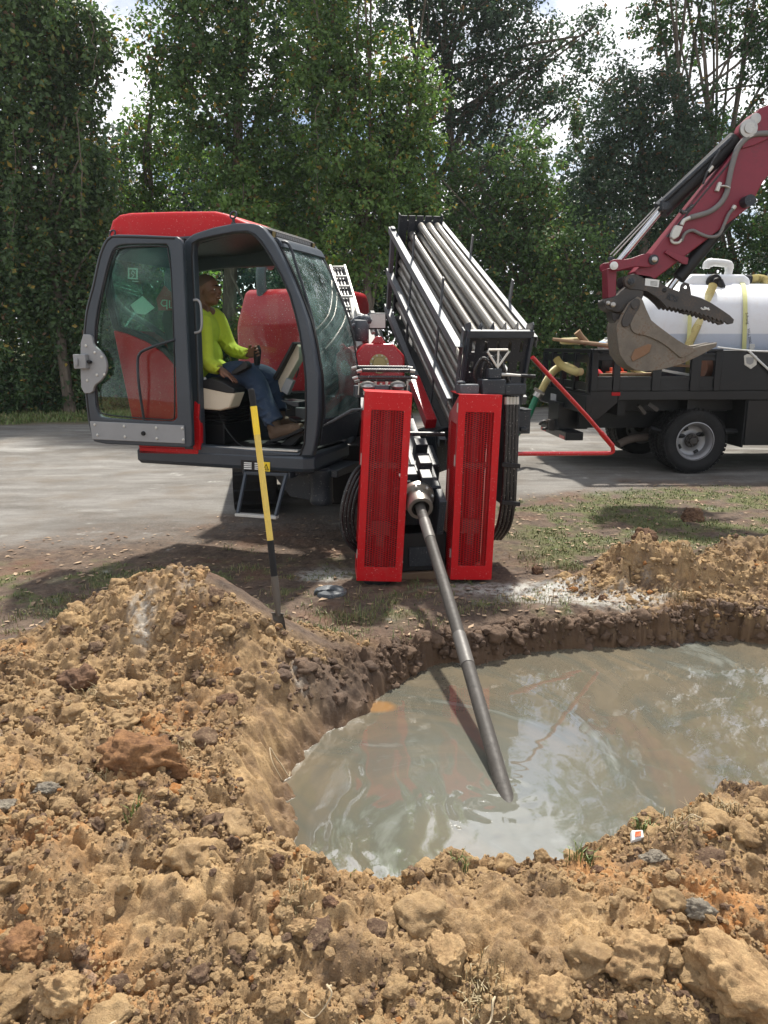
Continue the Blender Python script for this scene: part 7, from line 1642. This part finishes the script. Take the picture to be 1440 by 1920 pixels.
# crumpled packet on the near rim
K0 = at(1193, 1562, z=.07); KF = Frame((K0.x, K0.y, hz(K0.x, K0.y) + .012), (.95, .3, .12), (-.3, .9, .3), (0, -.25, 1))
pk = thing('crumpled_packet', 'small crumpled white and red packet on the near rim of the pit', 'litter', (K0.x, K0.y, K0.z))
m = MB(KF); m.add([(-.028, -.012, 0), (.02, -.016, .004), (.034, .01, .0), (-.012, .016, .008), (-.024, -.012, .012), (.018, -.014, .014), (.03, .010, .012), (-.010, .014, .022)], [(3, 2, 1, 0), (4, 5, 6, 7), (0, 1, 5, 4), (1, 2, 6, 5), (2, 3, 7, 6), (3, 0, 4, 7)]); m.build('packet_carton', white, pk, bevel=.001)
m = MB(KF); m.add([(-.012, -.006, .0185), (.010, -.010, .0165), (.020, .004, .0170), (-.002, .006, .0215), (-.012, -.006, .0195), (.010, -.010, .0175), (.020, .004, .018), (-.002, .006, .0225)], [(3, 2, 1, 0), (4, 5, 6, 7), (0, 1, 5, 4), (1, 2, 6, 5), (2, 3, 7, 6), (3, 0, 4, 7)]); m.build('packet_print', orange, pk)

# ---- big clods that can be told apart
def clod_mat(name, c0, c1, bumpy=.8):
    t = NT(name); a_ = t.noise(14, 6, .7); b_ = t.noise(80, 5, .75); g_ = t.noise(280, 3, .7); c = t.mix(t.ramp(a_, .36, .62), c0, c1); c = t.mix(t.math('MULTIPLY', t.ramp(b_, .5, .68), .5), c, tuple(min(1, x * 1.5) for x in c1)); c = t.mix(t.math('MULTIPLY', t.ramp(g_, .55, .7), .45), c, tuple(x * .5 for x in c0))
    t.l(c, t.b.inputs['Base Color']); t.b.inputs['Roughness'].default_value = .93; t.b.inputs['Specular IOR Level'].default_value = .25; t.l(t.bump(g_, .6, .004, t.bump(b_, bumpy, .012)), t.b.inputs['Normal']); return t.m
cm = {'tan': clod_mat('tan_clod', (.25, .155, .078), (.46, .31, .16)), 'brown': clod_mat('brown_clod', (.085, .05, .035), (.20, .115, .068)), 'rust': clod_mat('rust_clod', (.13, .065, .035), (.31, .165, .075)), 'grey': clod_mat('grey_rock', (.12, .10, .08), (.25, .22, .17), .5)}
v4, f4 = ico(5)
def clod(x, y, w_, h_, kind, label, seed, flat=.7, fl_amp=.36, sink=.25, zg=.12, rot=0):
    Z0 = zg
    for _ in range(4): p = at(x, y, z=Z0); Z0 = hz(p.x, p.y) + w_ * .2
    v = lump(v4, seed, fl_amp, 1.0); r_ = np.random.default_rng(seed)
    n3 = np.array([mnoise.fractal(Vector(q) * 2.3 + Vector((seed, 0, 0)), .8, 2.2, 4) for q in v]); n4 = np.array([mnoise.fractal(Vector(q) * 9 + Vector((0, seed, 0)), .7, 2.2, 3) for q in v])
    v = v * (1 + .24 * n3 + .075 * n4)[:, None]; v = v * np.array([w_ / 2, h_ / 2, w_ / 2 * flat]); c_, s_ = math.cos(rot), math.sin(rot); v[:, :2] = v[:, :2] @ np.array([[c_, s_], [-s_, c_]])
    me = np_mesh('dirt_clod', v, f4.reshape(-1), 3, cm[kind], True); o = bpy.data.objects.new('dirt_clod', me); col.objects.link(o)
    o.location = (p.x, p.y, hz(p.x, p.y) + w_ / 2 * flat * (1 - 2 * sink) * .5); return setp(o, label, 'dirt clod', 'large clods on the spoil heaps')
CL = [(262, 1395, .32, .22, 'rust', 'largest rust brown slab of clay in the middle of the left heap', 3, .5, .45, .42, .45),
      (150, 1275, .17, .16, 'brown', 'dark brown clod left of the root ball on the left heap', 8, .85, .3, .2, .25),
      (215, 1300, .16, .14, 'tan', 'pale root matted clod beside the dark brown clod', 12, .8, .3, .2, .25),
      (95, 1505, .075, .06, 'grey', 'smooth grey rock half buried at the left', 15, .6, .3, .25, .2), (10, 1515, .06, .06, 'grey', 'small grey rock cut by the left edge of the photo', 18, .6, .3, .2, .2),
      (515, 1705, .055, .05, 'rust', 'grey and orange stone in front of the pit', 21, .8, .35, .2, .1), (565, 1700, .07, .05, 'tan', 'tan lump just right of the orange stone', 24, .7, .3, .2, .1),
      (520, 1622, .045, .04, 'brown', 'round brown knob at the left rim of the pit', 27, .9, .2, .2, .1),
      (1390, 1830, .26, .24, 'tan', 'huge tan block in the bottom right corner', 30, .7, .25, .3, .1), (1205, 1790, .17, .14, 'tan', 'flat topped grey sided block left of the bottom right corner block', 33, .7, .3, .25, .1),
      (1030, 1870, .12, .11, 'tan', 'rounded tan clod at the bottom centre right', 36, .85, .25, .15, .1), (840, 1790, .10, .14, 'tan', 'upright tan clod behind the dry grass tuft', 39, 1.0, .25, .2, .1),
      (1310, 1730, .075, .06, 'grey', 'grey brown stone above the bottom right block', 42, .8, .3, .2, .1), (1120, 1625, .045, .04, 'brown', 'small dark round stone below the near rim', 45, .8, .3, .2, .1),
      (1230, 1600, .09, .06, 'grey', 'flat grey stone right of the crumpled packet', 48, .5, .3, .3, .1), (1130, 1120, .06, .05, 'brown', 'single dark clod on the wet patch by the right heap', 51, .8, .3, .15, .02),
      (1210, 1010, .24, .2, 'brown', 'tallest brown lump on top of the right hand heap', 54, 1.0, .3, .35, .35), (1285, 1085, .22, .18, 'brown', 'grass topped sod clod in front of the right hand heap', 57, .9, .3, .3, .2),
      (120, 1890, .12, .10, 'tan', 'pale angular clod at the bottom left', 60, .8, .3, .2, .1), (40, 1760, .14, .12, 'rust', 'orange tinted clod near the left edge at the bottom', 63, .7, .3, .3, .1),
      (420, 1180, .09, .07, 'brown', 'dark clod right of the heap summit', 66, .7, .3, .25, .2), (300, 1105, .16, .12, 'tan', 'clod forming the summit of the left heap', 69, .6, .3, .35, .4),
      (620, 1690, .04, .035, 'brown', 'little brown pebble at the lower rim', 72, .8, .3, .2, .1), (890, 1230, .10, .06, 'brown', 'slumped dark clod on the far bank right of the pipe', 75, .7, .3, .2, -.1), (1000, 1225, .09, .06, 'brown', 'slumped brown clod at the far waterline', 78, .7, .3, .2, -.15)]
for q in CL: clod(*q)
# thin roots poking from the spoil
def root_strand(x, y, ln, label, seed, zg=.15):
    r_ = np.random.default_rng(seed); p = at(x, y, z=zg); a = r_.uniform(0, 2 * PI); pts = []
    for k in range(7):
        px_ = p.x + math.cos(a) * ln * k / 6; py_ = p.y + math.sin(a) * ln * k / 6; a += r_.normal() * .35; pts.append((px_, py_, hz(px_, py_) + .012 + .02 * math.sin(k / 6 * PI)))
    m = MB(); m.tube(pts, [.003, .0028, .0022, .001], 6, smooth=4); setp(m.build('root_strand', paint('pale_root', (.50, .40, .26), .8) if 'pale_root' not in MATS else MATS['pale_root'], None), label, 'root', 'roots sticking out of the spoil')
for i, q in enumerate([(230, 1840, .14, 'forked pale root near the bottom left'), (1290, 1390, .10, 'thin root at the right rim above the water'), (540, 1330, .12, 'dark root strand on the left bank of the pit'), (330, 1440, .10, 'root curling from the rust brown slab'), (1340, 1520, .12, 'pale root on the right near rim'),
                           (620, 1780, .10, 'thin root below the pit at the bottom centre'), (200, 1320, .09, 'root hanging from the pale root matted clod'), (930, 1820, .10, 'thin root beside the dry grass tuft')]): root_strand(*q, 300 + i)
# ================================================================== HAZE
hzm = bpy.data.materials.new('haze'); hzm.use_nodes = True; n_ = hzm.node_tree; n_.nodes.clear()
o1 = n_.nodes.new('ShaderNodeOutputMaterial'); pv = n_.nodes.new('ShaderNodeVolumePrincipled'); pv.inputs['Density'].default_value = .00045; pv.inputs['Color'].default_value = (.88, .95, 1, 1); pv.inputs['Anisotropy'].default_value = .3
n_.links.new(pv.outputs[0], o1.inputs['Volume'])
m = MB(); m.box(-95, 95, -6, 165, -2, 24); hb = m.build('haze', hzm, None); hb['kind'] = 'stuff'
